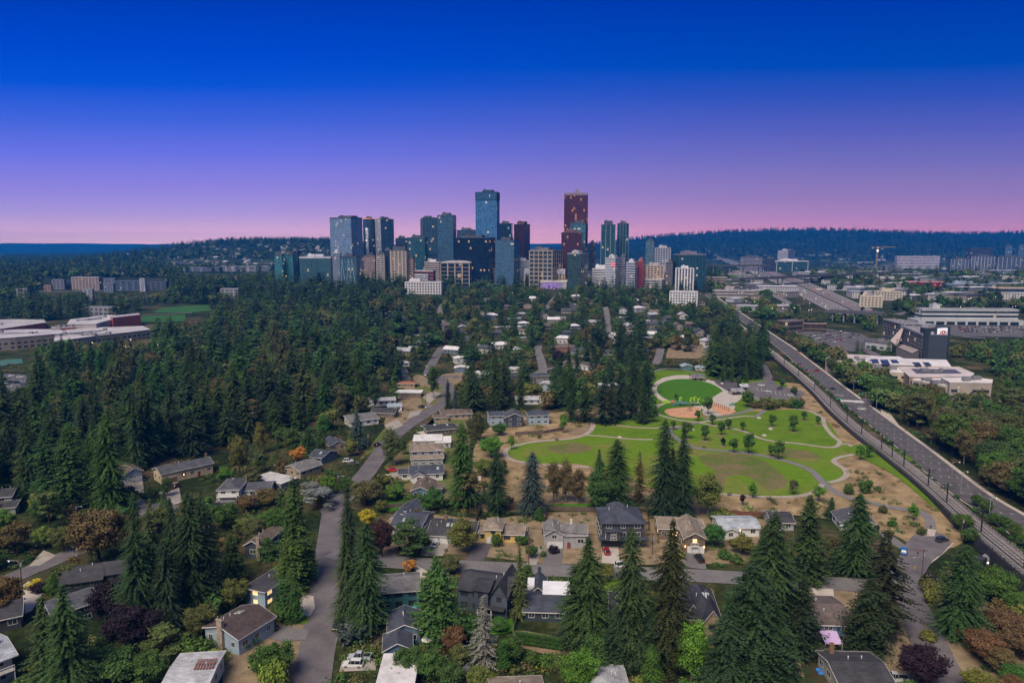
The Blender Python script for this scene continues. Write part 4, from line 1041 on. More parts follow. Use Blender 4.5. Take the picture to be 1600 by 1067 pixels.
H((398,758),(440,768),8,3.2,'flat',0,'pale','grey','low house with a white flat roof beside the brown-leaved tree')
H((642,725),(693,723),11,6.0,'hip',1.6,'tan','wgrey','two storey pale house with a tan hip roof, behind the wide navy roof', blocks=((.02,.98,-2.4,0,0,3,'shed',.9),), storeys=2)
H((646,700),(690,699),11,3.4,'flat',0,(.62,.6,.58),'pale','low house with a bright white flat roof right behind the tan hip roof', blocks=((.8,1.32,-2,9,0,2.9,'flat',0),), sky=((.3,5),))
H((668,682),(716,678),11,3.2,'hip',1.4,'char','brown','low black-roofed house with white roof patches next to the white-walled drive', sky=((.3,5),(.7,4)), solar=((.55,.8,6,8.5),))
H((690,657),(738,655),11,3.4,'hip',1.6,'brown','beige','brown hip-roofed house with a trimmed hedge beside the curve of the street', blocks=((-.25,.2,-3.5,3,0,2.8,'hip',1.1),))
H((641,752),(692,750),11,3.2,'x',1.8,'navy','white','white house with a wide navy roof, behind the blue gabled house', blocks=((-.35,.02,2,9,0,2.8,'x',1.0),(.05,.5,-2.5,1,0,3,'y',1.4)), sky=((.85,3),))
H((643,779),(672,780),12,3.4,'y',1.5,'brown','blue','blue gabled house with a brown roof, behind the navy L-shaped roof', chimney=((.5,9,.4),), blocks=((1.0,1.5,5,10,0,2.6,'flat',0),))
H((611,836),(657,840),14,3.6,'x',2.0,'navy','wgrey','grey house with an L-shaped navy roof and skylights above the dark pine', blocks=((-.2,.55,6,20,0,3.6,'y',1.9),(.55,1.05,-1.5,4,0,3.4,'y',1.5)), sky=((.35,3),(.5,3),(.2,8)))
H((668,848),(704,850),14,2.9,'x',2.1,'char','lblue','light blue low house with a wide black roof, silver car in its drive', blocks=((1.0,1.95,4,13,0,2.9,'x',1.8),), garage=((.12,2.4),(.55,2.4)), sky=((.75,5),(.95,5)), chimney=((.55,9,.5),), winc=TRIM)
H((758,849),(783,850),9,5.2,'hip',1.4,'tan','yellow','yellow two storey house with a tan hip roof and a black asphalt drive', garage=((.12,3.2),), blocks=((-.45,.0,2,9,0,2.6,'flat',0),(1.0,2.35,1.5,9.5,0,3.0,'x',1.3)), winc=TRIMD, lit=0)
H((852,857),(880,857),9,5.0,'y',1.5,'grey','wgrey','grey house with a white garage door and a red front door', garage=((.14,4.6),), blocks=((1.0,2.3,.4,9,0,4.6,'x',1.6),), chimney=((1.5,5,.3,METALW),), door=1.3)
H((940,855),(1006,855),14,8.2,'hip',2.6,'navy',(.055,.06,.075),'large dark blue modern three storey house with a red car in its drive', garage=((.08,4.8,GARD),), blocks=((-.06,1.06,-1.8,0,2.9,3.3,'flat',0,False),(.08,.42,-2.6,0,3.3,6.2,'flat',0),(.3,.7,14,17,0,8.2,'hip',1.2)), storeys=3, winc=TRIM, lit=.03, trim=TRIMD)
H((1069,864),(1101,865),15,5.2,'y',1.7,'tan','taupe','brown house with a tan gable roof, white garage door and two warm wall lamps', garage=((.16,5),), blocks=((-1.05,.05,10,20,0,4.0,'x',1.8),(.7,1.25,12,19,0,4,'x',1.2)), deck=(.3,.68,2.6,.8), extra=lamps2, lit=.3)
H((1126,838),(1186,838),10,3.2,'x',1.2,(.34,.37,.42),'white','white house with a ribbed pale metal roof right of the mossy yellow-green tree', deck=(0,.35,.9,1.5), extra=lamp1(.5), blocks=((0,.4,-2.5,2,0,3.0,'y',.9),))
H((1206,828),(1240,829),10,3.0,'x',1.4,'char','wgrey','small dark-roofed house half hidden by the rounded fir right of the ribbed metal roof')
H((1312,828),(1366,831),9,3.2,'y',1.8,'slate','white','white gabled house with a slate roof below the park footpath', winc=TRIMD)
H((592,954),(655,949),10,5.2,'x',1.6,'grey','teal','teal two storey house with a grey roof behind the navy gabled house', lit=.0, storeys=2, winc=TRIMD, sky=(), chimney=((.7,9,.3),))
H((608,1012),(657,1008),8.5,4.4,'y',1.5,'navy','blue','blue house with a steep navy gable roof, directly in front of the teal house', blocks=((-.12,.7,-6.5,0,0,3.6,'y',1.5),))
H((590,1097),(646,1096),11,4.0,'flat',0,(.55,.53,.54),'blue','house with a weather-stained white flat roof at the bottom edge', vents=3)
def lit_patio(root, X, Y, W, D):
 m = MB(); m.box(X(.74), X(.99), Y(-.12), Y(-.02), .2, 2.3); m.build('glass_door', PANEL, root)
 m = MB(); m.box(X(.45), X(.98), Y(-2.6), Y(-.15), 2.6, 2.85); m.build('patio_roof', GARD, root)
 m = MB()
 for f in (.46, .73): m.box(X(f)-.12, X(f)+.12, Y(-2.5), Y(-2.26), 0, 2.598)
 m.build('patio_post', TRIM, root)
H((716,952),(793,964),11,6.2,'x',2.2,(.042,.043,.052),(.075,.095,.12),'dark blue-grey modern house with an orange lit patio door behind the silver spruce', blocks=((.36,.64,-1.2,6,0,7.2,'x',1.0),(.68,1.0,-.5,11,0,6.0,'y',3.2)), extra=lit_patio, storeys=2, trim=TRIMD, lit=0)
H((820,970),(884,972),11,2.9,'x',1.6,'navy',(.04,.055,.075),'low navy house with a bright white membrane roof beside the red slide', solar=(), blocks=((.12,.48,10,19,0,2.9,'y',1.5),), chimney=((.32,18.6,.45,mat('navy_chimney', (.04,.05,.065), .8)),), trim=TRIM, vents=1,
  extra=lambda r, X, Y, W, D: (MB().box(X(.42), X(1.12), Y(5.6), Y(13), 2.6, 4.62).build('white_roof', mat('white_membrane', (.72,.72,.74), .6, noise=.08, scale=.3), r), MB().box(X(.02), X(.2), Y(11.2), Y(16), 2.6, 4.0).build('white_roof', mat('white_membrane', (.72,.72,.74), .6, noise=.08, scale=.3), r)))
H((954,990),(985,992),13,4.4,'x',1.0,'char','wgrey','narrow grey house with a black roof squeezed between two tall firs', deck=(0,.8,2.4,1.4), storeys=2)
def gable_tops(root, X, Y, W, D):
 pass
H((1074,1003),(1124,1006),15,6.6,'hip',3.2,(.048,.05,.064),'beige','large beige house with a many-gabled dark blue roof left of the massive dark fir', blocks=((.45,1.0,-1.6,8,0,6.6,'y',3.0),(0,.38,2,14,0,6.6,'y',2.4),(.0,.4,-1.5,2,0,4.2,'shed',1.2)), sky=((.55,6),(.7,6)), storeys=2, winc=TRIMD, lit=.0)
H((1281,1004),(1330,1006),14,5.0,'x',1.6,(.12,.095,.09),'blue','blue house with a brown roof and a lavender awning between the two low cedars', extra=awning_lav, storeys=2)
H((1312,1092),(1396,1094),12,3.6,'x',1.4,'char','wgrey','grey house with a black roof at the bottom edge below the lavender awning', chimney=((.22,11,.5),), garage=((.8,2.6),))
H((768,1130),(850,1127),10,3.4,'x',1.2,'tan','beige','tan-roofed house at the bottom edge under the round roof pergola')
H((905,1120),(985,1120),12,3.8,'hip',1.6,(.34,.35,.38),'wgrey','house with a pale grey hip roof just showing at the bottom edge')
MID = [
 ((765,665),(787,664),9,5.4,'x',1.4,'navy','lblue','navy two storey house left of its darker twin, upper middle'),
 ((790,668),(818,667),10,5.6,'y',2,'slate','dkblue','slate-roofed dark modern house beside the white low house'),
 ((826,664),(858,663),9,5.4,'hip',1.8,'navy','lblue','blue two storey house with a navy hip roof left of the dark park firs'),
 ((806,632),(856,632),9,3.2,'x',1.2,'lgrey','white','white low house with a pale roof above the navy hip roof'),
 ((843,611),(860,612),9,5,'y',1,'lgrey','lblue','light blue gabled house behind the white low house'),
 ((832,594),(858,593),8,3,'x',1.2,'navy','grey','grey-roofed house above the light blue gable'),
 ((884,575),(930,580),10,3,'y',1.6,'brown','white','brown-roofed white house at the bend of the middle street'),
 ((945,612),(970,610),10,3.6,'flat',0,'white','pale','white flat-roofed house half hidden in the dark park firs'),
 ((712,569),(731,568),10,4.6,'y',.9,'white','white','white gabled house, upper of two right of the winding street'),
 ((710,582),(731,582),9,3.6,'y',1,'white','blue','blue house with a white gable roof, lower of two right of the winding street'),
 ((735,589),(760,591),9,3.2,'hip',1.1,'white','wgrey','white hip-roofed house behind the tall firs right of the winding street'),
 ((616,589),(637,587),9,3,'x',1.5,'navy','lblue','small blue house above the terracotta roof'),
 ((622,599),(640,597),8,2.8,'x',1.2,'slate','lblue','slate roof wing right above the terracotta roof'),
 ((619,606),(648,606),8,3,'hip',1.2,'terra','beige','low house with a terracotta hip roof left of the pointed cedar'),
 ((618,621),(658,621),9,3,'flat',0,'white','taupe','brown house with a wide white flat roof left of the pointed cedar'),
 ((573,636),(618,633),9,3.4,'x',1.0,'lgrey','white','white house with a long pale roof and a chimney at the forest edge'),
 ((580,652),(616,653),9,2.9,'x',1.8,'char','taupe','black-roofed brown house in front of the long pale roof'),
 ((606,643),(628,642),8,2.8,'flat',0,'lblue','white','pale blue flat-roofed annexe right of the black-roofed brown house'),
 ((548,668),(592,662),10,3,'shed',1.4,'grey','white','white house with a grey mono-pitch roof right of the blue spruce'),
 ((652,540),(672,539),8,3.2,'x',1.2,'lblue','wgrey','pale blue-roofed house left of the dark purple round tree'),
 ((638,548),(654,548),8,3,'flat',0,'white','wgrey','small white-roofed house below the pale blue-roofed one'),
 ((615,574),(640,572),8,3,'hip',1.2,'lgrey','white','white house with a grey roof left of the street, under the conical spruce'),
 ((687,505),(707,505),8,3.2,'flat',0,'navy','pale','dark flat-roofed house at the far end of the winding street'),
 ((775,516),(815,514),9,3,'flat',0,'white','wgrey','long white flat-roofed house in the middle of the suburb'),
 ((790,502),(815,501),8,3,'flat',0,'lgrey','blue','blue-grey flat-roofed house behind the long white one'),
 ((818,482),(832,482),8,4,'y',1.5,'tan','beige','tan gabled house deep in the trees below the mural'),
 ((866,551),(899,550),10,5.4,'hip',1.5,'brown','brick','brown hip-roofed house right of the short curved road'),
 ((880,571),(903,572),8,3,'y',1.4,'brown','pink','pinkish house with a brown gable roof below the dark purple tree'),
 ((967,503),(983,502),8,4.4,'y',1,'lgrey','wgrey','grey gabled house right of the far straight road'),
 ((1020,508),(1037,508),9,5,'hip',1.5,'slate','lblue','blue two storey house with a slate roof near the white frame building'),
 ((1015,520),(1040,519),8,3,'x',1.2,'navy','white','white house with a navy roof below the blue two storey house'),
 ((808,533),(828,532),8,3,'flat',0,'lgrey','pale','pale flat-roofed house left of the two blue spruces'),
 ((790,582),(813,583),8,3,'x',1.2,'lgrey','wgrey','grey-roofed house above the small navy roof'),
 ((800,593),(816,592),7,3,'x',1.2,'navy','grey','small navy-roofed house above the white low house'),
 ((1066,578),(1082,578),8,3,'y',1.2,'lblue','teal','teal gabled house behind the park shelter'),
 ((1086,579),(1103,580),8,2.8,'hip',1.0,'lblue','pale','pale roofed house right of the teal gable'),
 ((1075,547),(1092,547),8,3,'hip',1.4,'brown','pink','brown-roofed house left of the dark stand of firs behind the park'),
 ((1004,505),(1016,505),7,3,'flat',0,'white','wgrey','tiny white-roofed house left of the blue two storey house'),
 ((978,523),(990,523),8,3,'flat',0,'white','pink','pink house with a white roof among the tall firs'),
 ((741,545),(755,545),7,3,'x',1,'pale','wgrey','pale roofed house showing through the green maples'),
 ((-20,672),(20,668),10,4.6,'y',1.6,'brown','pink','pinkish house with a brown gable roof at the left edge of the forest'),
 ((640,530),(655,529),7,3,'x',1.0,'white','pale','white house behind trees at the top of the winding street'),
 ((1082,520),(1100,520),8,3,'flat',0,'white','wgrey','white-roofed house between the tall dark firs and the white frame building'),
 ((1105,530),(1125,531),8,3,'x',1.2,'grey','pale','grey-roofed house beside the railway trees'),
 ((868,500),(884,500),8,3,'x',1.2,'grey','wgrey','grey-roofed house right of the far road with orange bushes'),
 ((905,520),(920,520),8,3,'x',1.2,'brown','beige','brown-roofed house left of the tall middle firs'),
 ((720,508),(738,508),8,3,'x',1.2,'slate','wgrey','slate-roofed house right of the far end of the winding street'),
 ((745,492),(760,492),8,3,'x',1.2,'brown','pale','brown-roofed house among dark conifers below the dark glass block'),
]
for q in MID: house(*q[:8], q[8], prot=.3, vents=0, wins=True)
TOWN = []   # labelled landmarks
def tower(pl, pm, pr, top, Y, c, label, side='r', ang=None, fh=3.8, fw=3.0, bands=None, mull=None, lit=.05, litc=(1.0,.7,.35), roofc=(.06,.065,.08), parapet=1.2, pent=None, base=None, rough=.12, spec=.5,
          name='office_tower', cat='tower', group=None, c_side=None, extra=None, bt=.9, mt=.5, mstep=6.0, crown=None, steps=(), lits=1.1, emb=.25, var=.35, metal=0.0, prot=False):
 """vertical corner nearest the camera at photo column pm, ends at pl and pr"""
 if ang is None: ang = 22 if (pm-pl) >= (pr-pm) else 68
 al = R(ang)
 kz = lambda px: (px-800)/F_PX*CP
 x0 = kz(pm)*Y; kL, kR = kz(pl), kz(pr)
 wl = max(3.0, (x0-kL*Y)/(math.cos(al)+kL*math.sin(al)))
 wr = max(3.0, (kR*Y-x0)/(math.sin(al)-kR*math.cos(al))) if (math.sin(al)-kR*math.cos(al)) > .05 and pr > pm else 16.0
 wr = min(wr, 60) if pr <= pm+3 else wr
 zb = ht(x0, Y)-2 if base is None else z_at(base, Y); zt = z_at(top, Y); H_ = zt-zb
 root = thing(name, (x0, Y, zb), -al, label, cat, group)
 W, D = wl, wr
 nf = max(1, round(H_/fh)); fhh = H_/nf
 seed = (pl*7 % 13)
 gm = tower_mat(c, fw, fhh, lit*.38, litc, rough, metal, seed=seed, lits=lits*.45, var=var, spec=spec)
 body = MB().box(-W, 0, 0, D, 0, H_, top=False, bottom=False); body.build('glazing', gm, root)
 if bands:
  m = MB(); t = emb
  for i in range(1, nf+1):
   z = i*fhh
   m.box(-W-t, t, -t, D+t, z-bt/2, z+bt/2-(.05 if i == nf else 0), top=True)
  m.build('floor_bands', mat('facade_band', bands, .6, noise=.12, scale=.05), root)
 if mull:
  m = MB(); t = emb+.06
  n1 = max(1, round(W/mstep)); n2 = max(1, round(D/mstep))
  for i in range(n1+1):
   x = -W+W*i/n1; m.box(x-mt/2, x+mt/2, -t, .1, 0, H_-.01)
  for i in range(n2+1):
   y = D*i/n2; m.box(-.1, t, y-mt/2, y+mt/2, 0, H_-.01)
  m.box(-W-t, t, -t-.02, D+t, -.5, .5); m.build('mullions', mat('facade_mullion', mull, .6, noise=.1, scale=.05), root)
 r = MB().box(-W-.35, .35, -.35, D+.35, H_, H_+parapet); r.box(-W+.5, -.5, .5, D-.5, H_+parapet+.01, H_+parapet+.05)
 r.build('roof', mat('tower_roof', roofc, .8, noise=.2, scale=.05), root)
 if crown: # fins at the top
  cm = MB(); hh, ccol = crown; n1 = int(W/2.2)
  cm.box(-W-.5, .5, -.5, D+.5, H_-hh, H_-hh+.8);
  for i in range(n1+1): x = -W+W*i/n1; cm.box(x-.35, x+.35, -.8, -.01, H_-hh, H_+1.5)
  for i in range(int(D/2.2)+1): y = D*i/int(D/2.2); cm.box(.01, .8, y-.35, y+.35, H_-hh, H_+1.5)
  cm.build('crown_fins', mat('crown', ccol, .5, noise=.1), root)
 if pent is None: pent = (.25, .75, 4)
 if pent:
  p = MB().box(-W*(1-pent[0]), -W*(1-pent[1]), D*.2, D*.7, H_+parapet+.06, H_+parapet+pent[2])
  p.box(-W*(1-pent[0])+2, -W*(1-pent[0])+5, D*.3, D*.5, H_+parapet+pent[2]+.01, H_+parapet+pent[2]+1.5)
  p.build('penthouse', mat('penthouse', tuple(v*1.3 for v in roofc), .7, noise=.2, scale=.1), root)
  q = MB()
  for k in range(4):
   x = -W*(.15+.7*rng.random()); y = D*(.1+.75*rng.random()); q.box(x-1.1, x+1.1, y-.8, y+.8, H_+parapet+.06, H_+parapet+1.7)
  q.bar((-W*.85, D*.5, H_+parapet+.3), (-W*.15, D*.5, H_+parapet+.3), .5)
  q.build('roof_units', mat('roof_unit', (.2,.2,.22), .6), root)
 if extra: extra(root, W, D, H_)
 TOWN.append((root.location.copy(), label)); return root
NIGHT = (.030,.075,.15); STEELB = (.10,.15,.22)
T = tower
def litcap(root, W, D, H_):
 MB().box(-W-1, 1, -1, D+1, H_+1.3, H_+1.9).build('lit_roof_edge', mat('roof_lamp', (1,.3,.1), emit=.9), root)
T(516.5,549.5,567,341,1330,(.10,.17,.29),'broad blue glass tower with pale floor bands at the left end of the skyline', bands=(.26,.32,.44), lit=.03, bt=1.0, ang=30, pent=(.3,.95,3), parapet=2)
T(568,580,588,343,1400,(.02,.05,.10),'narrow dark tower with a red-lit roof edge and a white lattice strip on its front', lit=.05, bands=(.07,.10,.15), bt=.7, ang=25,
  extra=lambda r, W, D, H: (litcap(r, W, D, H), MB().box(-W*.62, -W*.3, -1.2, -.05, 4, H*.86).build('lattice_strip', tower_mat((.5,.55,.62), 2.2, 3.4, .02, var=.5), r)))
T(588,596,616,343,1385,(.025,.06,.11),'dark tower with a pale vertical strip, just right of the red-edged tower', ang=60, lit=.05, bands=(.06,.09,.13), bt=.7,
  extra=lambda r, W, D, H: MB().box(-W-.3, .8, -1.4, -.3, 2, H+3).build('pale_strip', tower_mat((.35,.38,.45), 2.0, 3.2, .01, var=.4), r))
T(657.5,661,684,341,1330,(.02,.06,.10),'dark teal residential tower with thin white slab edges, left of its taller twin', ang=80, lit=.05, bands=(.10,.15,.19), bt=.55, mull=(.07,.11,.14), mt=.5)
T(684,708,713,337,1300,(.03,.08,.14),'taller right-hand twin of the two dark teal residential towers', ang=12, lit=.03, bands=(.13,.19,.25), bt=.55, mull=(.06,.1,.14), mt=.4, mstep=8)
T(618,634,638,373,1450,(.03,.06,.11),'small dark block behind the cream apartment towers', lit=.06, bands=(.08,.10,.14))
T(636,664,668,372,1290,(.025,.08,.11),'mid-height dark teal glass block left of the twin residential towers', lit=.07, bands=(.05,.10,.12), ang=10, bt=.5)
T(714,742,744,360,1480,(.03,.06,.10),'low dark block left of the tallest blue tower', lit=.04, bands=(.06,.08,.11))
T(743.5,776,780.5,301,1280,(.05,.15,.32),'tallest tower of blue glass with a finned crown and warm lit offices high up', ang=12, lit=.055, bands=(.06,.15,.28), mull=(.10,.22,.38), mt=.35, mstep=3.4, bt=.5, crown=(13,(.02,.045,.09)), litc=(1,.78,.45), lits=1.5, pent=(.3,.8,4), roofc=(.03,.05,.08))
T(711,764,774,372,1220,(.006,.014,.028),'wide almost black glass block at the foot of the tallest blue tower', ang=10, lit=.04, bands=(.012,.024,.042), bt=.4, rough=.2, litc=(1,.6,.25))
T(779,799,801,350,1420,(.008,.025,.05),'dark glass block with white lit floors right of the tallest blue tower', lit=.1, litc=(.8,.8,.9), bands=(.03,.05,.08), ang=8)
T(803,819,828,351,1390,(.035,.016,.022),'slim brown tower with a stepped top between the two tallest towers', ang=30, lit=.02, bands=(.055,.03,.035), bt=.5, roofc=(.06,.03,.035), pent=(.2,.9,5))
T(774,803,812,376,1210,(.04,.10,.18),'blue-grey glass office block in front of the slim brown tower', ang=16, lit=.03, bands=(.12,.19,.27), bt=1.0)
T(830,852,857,388,1900,(.07,.11,.18),'small hazy block far behind the beige grid building', lit=.03, bands=(.12,.16,.24))
T(827.5,863,879,392,1180,(.03,.045,.06),'beige office building with a coarse grid of deep square bays', ang=26, bands=(.33,.27,.22), mull=(.33,.27,.22), bt=1.8, mt=1.6, mstep=8.6, fh=7.4, lit=.04, roofc=(.12,.11,.12), emb=.5)
T(881,917,921.5,305,1290,(.085,.022,.035),'tall dark red glass tower with rows of orange lit windows and a pale roof band', ang=8, lit=.16, litc=(1,.45,.12), bands=(.06,.02,.035), bt=1.2, mull=(.05,.018,.03), mt=.4, mstep=4, roofc=(.22,.17,.22), parapet=4, pent=(.45,.6,6), lits=1.4, rough=.2)
T(891,914,918,349,1270,(.03,.11,.16),'teal glass block with white slab edges standing against the dark red tower', ang=10, lit=.06, bands=(.16,.26,.30), bt=.7, mull=(.1,.18,.22), mt=.5)
T(877,909,912,364,1240,(.06,.02,.03),'lower brown-red office block with lit floors in front of the dark red tower', ang=8, lit=.10, litc=(1,.55,.2), bands=(.05,.022,.03), bt=1.4, fh=4.2, roofc=(.1,.05,.06))
T(887,908,919,397,1130,(.03,.06,.06),'dark green glass block with a pale roof line below the brown-red block', ang=24, lit=.04, bands=(.08,.10,.11), bt=.5, roofc=(.3,.3,.33), parapet=1.4)
T(921,928,930,381,1350,(.10,.085,.095),'thin grey-brown block right of the dark red tower', lit=.02, bands=(.14,.12,.13))
T(939,961,964,352,1300,(.02,.07,.09),'dark teal residential tower with a stepped round top and white vertical piers', ang=8, lit=.05, bands=(.06,.11,.13), bt=.5, mull=(.22,.28,.31), mt=.9, mstep=8, pent=(.2,.8,7), roofc=(.04,.06,.08))
T(964,982,985,350,1330,(.02,.06,.085),'straight-topped dark teal tower, right-hand one of the pier-fronted pair', ang=8, lit=.04, bands=(.05,.09,.12), bt=.5, mull=(.16,.22,.26), mt=.7, mstep=6)
T(1009,1022,1026,377,1500,(.07,.13,.18),'grey-teal slim block with a flat cap behind the white grid block', lit=.02, bands=(.14,.2,.26))
T(1024,1048,1051,388,1330,(.04,.07,.12),'white gridded office block standing before the right-hand ridge', lit=.03, bands=(.42,.42,.47), mull=(.42,.42,.47), bt=1.2, mt=1.0, mstep=4.6, ang=8, roofc=(.3,.3,.33))
T(1053,1062,1104,399,1150,(.018,.065,.095),'wide dark teal glass block with an overhanging roof right of the white tower', ang=76, lit=.03, bands=(.05,.12,.15), bt=.6, mull=(.05,.12,.15), mt=.4, roofc=(.16,.16,.2), parapet=2.2)
T(1057.5,1085,1089,420,1100,(.03,.04,.06),'white apartment tower with dark columns of windows', ang=10, lit=.05, bands=(.5,.5,.53), mull=(.62,.62,.65), mt=2.0, mstep=4.4, roofc=(.5,.5,.52), emb=.2, bt=.5, pent=(.3,.7,3))
T(428,440,442,399,1180,(.03,.14,.17),'teal apartment block at the far left end of downtown', lit=.08, bands=(.08,.2,.24), bt=.7, ang=8, fh=3.2)
T(444,457,459,398,1190,(.03,.13,.16),'second teal apartment block, beside the one at the far left end of downtown', lit=.08, bands=(.07,.18,.22), bt=.7, ang=8, fh=3.2)
T(457,465,467,393,1210,(.015,.03,.05),'slim dark block joining the teal apartments', lit=.05, bands=(.03,.05,.08))
T(467,516,520,404,1150,(.03,.08,.10),'long low dark teal office with a bright flat roof', ang=7, lit=.03, bands=(.07,.13,.16), bt=.8, roofc=(.42,.42,.5), parapet=3)
T(519,531,533,396,1130,(.10,.13,.18),'grey wing with a white roof between the teal office and the slanted glass front', bands=(.3,.33,.4), lit=.02, roofc=(.42,.42,.5), bt=.8, fh=3.4)
T(530,556,562,402,1120,(.04,.10,.15),'pale blue glass front with slanted bracing beside the grey wing', ang=12, lit=.02, bands=(.08,.15,.21), bt=.4,
  extra=lambda r, W, D, H: (lambda m: ([m.bar((-W*a, -.4, 2), (-W*b, -.4, H-2), .9) for a, b in ((.05,.25),(.25,.45),(.45,.25),(.65,.45),(.65,.85),(.95,.85))], m.build('bracing', mat('bracing', (.22,.28,.34), .6), r)))(MB()))
T(568,585,590,400,1230,(.10,.08,.08),'beige residential block peeping out behind the white-railed apartments', bands=(.38,.30,.28), bt=1.3, fh=3.2, lit=.08)
T(588,600,602,398,1195,(.06,.06,.07),'white and beige apartment tower with balconies, left of the dark glass bay', bands=(.42,.38,.36), bt=1.4, fh=3.1, lit=.03, mull=(.36,.32,.3), mt=1.2, mstep=7, base=None)
T(600,610,611,392,1200,(.02,.035,.05),'dark glass bay between the two beige apartment towers', lit=.05, bands=(.05,.06,.08))
T(610,634,640,392,1185,(.04,.045,.055),'beige apartment tower with a dark penthouse and columns of balconies', bands=(.45,.38,.33), mull=(.45,.38,.33), mt=2, mstep=8, bt=1.3, fh=3.1, lit=.04, pent=(.1,.9,6))
T(639,645,648,404,1190,(.05,.045,.05),'narrow tan wing at the right of the beige apartment tower', bands=(.40,.29,.22), bt=1.5, fh=3.1, lit=.06)
T(663,686,689,410,1220,(.05,.055,.07),'low beige office with ribbon windows left of the arched roof', bands=(.42,.36,.34), bt=1.8, lit=.04, roofc=(.4,.38,.4))
def arch(r, W, D, H):
 m = MB(); n = 10
 for i in range(n):
  a, b = math.pi*i/n, math.pi*(i+1)/n; p = lambda t, y: (-W/2+W/2*math.cos(t), y, H+1+4*math.sin(t))
  m.quad([p(a,-1), p(b,-1), p(b,D), p(a,D)][::-1])
 m.quad([(-W/2+W/2*math.cos(math.pi*i/n), -1, H+1+4*math.sin(math.pi*i/n)) for i in range(n+1)])
 m.build('arched_roof', mat('arched_roof', (.5,.45,.46), .6), r)
T(688,733,744,412,1210,(.012,.022,.035),'beige building with a shallow arched roof and a black glass front', ang=14, bands=(.42,.34,.28), bt=.7, fh=7, mull=(.42,.34,.28), mt=1.8, mstep=12, lit=.05, litc=(1,.6,.3), extra=arch, pent=False)
T(647,676,680,424,1180,(.06,.04,.05),'low red and white shop block among the trees', bands=(.33,.09,.09), bt=2.2, fh=6, lit=.06, roofc=(.55,.52,.53), pent=False)
T(647,668,671,430,1150,(.06,.08,.11),'small white office in front of the red shop block', bands=(.5,.5,.55), bt=1.6, fh=3.6, lit=.04, roofc=(.5,.5,.55), pent=False)
T(632,688,693,442,1080,(.06,.07,.09),'white framed long building rising out of the forest edge', ang=8, bands=(.62,.6,.62), mull=(.62,.6,.62), bt=1.6, mt=1.4, mstep=4.2, fh=4.2, lit=.02, roofc=(.45,.42,.44), parapet=1.6, pent=(.1,.4,4))
T(771,800,806,421,1230,(.05,.06,.08),'low white retail block below the blue-grey glass office', bands=(.45,.45,.5), bt=1.6, fh=4, lit=.12, roofc=(.4,.4,.45), pent=False)
T(806,826,829,408,1240,(.05,.07,.1),'plain light grey low block left of the beige grid building', bands=(.30,.31,.38), bt=2.4, lit=.02, roofc=(.3,.3,.36))
T(820,883,888,422,1200,(.05,.045,.05),'wide tan apartment block with white upper storeys below the beige grid building', ang=7, bands=(.40,.28,.17), mull=(.42,.32,.22), bt=1.0, mt=1.5, mstep=5, fh=3.2, lit=.12, roofc=(.5,.5,.53), parapet=1.5,
  extra=lambda r, W, D, H: MB().box(-W-.6, .6, -.6, D+.6, H-7, H-.4).build('white_storeys', tower_mat((.35,.38,.46), 2.6, 3.2, .1, var=.5), r))
def mural(r, W, D, H):
 m, n, b = nt('painted_mural'); tc = n.nodes.new('ShaderNodeTexCoord'); z = n.nodes.new('ShaderNodeTexNoise'); z.inputs['Scale'].default_value = .14; z.inputs['Detail'].default_value = 3; z.inputs['Distortion'].default_value = 1.5
 n.links.new(tc.outputs['Object'], z.inputs[0]); rp = n.nodes.new('ShaderNodeValToRGB'); e = rp.color_ramp.elements; st = [(.3,(.08,.03,.25)),(.42,(.22,.10,.5)),(.5,(.5,.35,.75)),(.55,(.05,.15,.45)),(.62,(.55,.12,.35)),(.7,(.12,.35,.6))]
 while len(e) < len(st): e.new(.5)
 for i, (p, c) in enumerate(st): e[i].position = p; e[i].color = rgb(c)
 n.links.new(z.outputs['Fac'], rp.inputs[0]); n.links.new(rp.outputs[0], b.inputs['Base Color'])
 MB().box(-W*.96, -W*.22, -.25, -.01, .8, H-.8).build('mural', m, r)
T(844,886,900,441,1160,(.3,.3,.36),'low white hall with a purple and blue painted wall at the end of the trees', ang=8, bands=(.5,.48,.5), bt=1.0, fh=8, lit=.0, roofc=(.5,.48,.48), extra=mural, pent=False)
def redlogo(r, W, D, H):
 m = MB().box(-W*.35, -W*.12, -.9, -.3, H-12, H-7); m.build('red_sign', mat('red_sign', (1,.06,.08), emit=1.6), r)
T(946,962,972,404,1110,(.20,.22,.28),'white office block with a glowing red roof sign', ang=30, bands=(.5,.5,.56), bt=1.8, lit=.02, roofc=(.4,.4,.44), extra=redlogo, var=.2)
T(971,977,979.5,401,1130,(.10,.10,.13),'slim grey block right of the red-signed office', bands=(.3,.3,.36), lit=.02)
T(926,959,962,421,1190,(.03,.035,.05),'white office with black ribbon windows in front of the red-signed block', ang=8, bands=(.58,.57,.6), bt=2.1, fh=4.2, lit=.0, roofc=(.5,.5,.53), pent=(.15,.7,6))
T(979,993,997,411,1100,(.06,.08,.13),'small office with white ribbon bands beside the red cube building', bands=(.42,.44,.52), bt=1.7, lit=.03, roofc=(.4,.4,.45))
T(996,1006,1009,409,1120,(.15,.03,.035),'red cube-like building right of the banded office', bands=(.28,.06,.06), bt=1.9, lit=.02, roofc=(.25,.1,.1))
T(970,990,994,431,1150,(.2,.19,.2),'plain pale parking block behind the pointed firs', bands=(.4,.38,.4), bt=2.5, fh=4.4, lit=.0, roofc=(.4,.38,.4), pent=False)
T(1007,1038,1043,416,1150,(.06,.05,.06),'wide beige apartment block left of the white apartment tower', ang=12, bands=(.42,.33,.26), bt=1.3, mull=(.42,.33,.27), mt=1.8, mstep=5.6, fh=3.1, lit=.08, roofc=(.3,.27,.27))
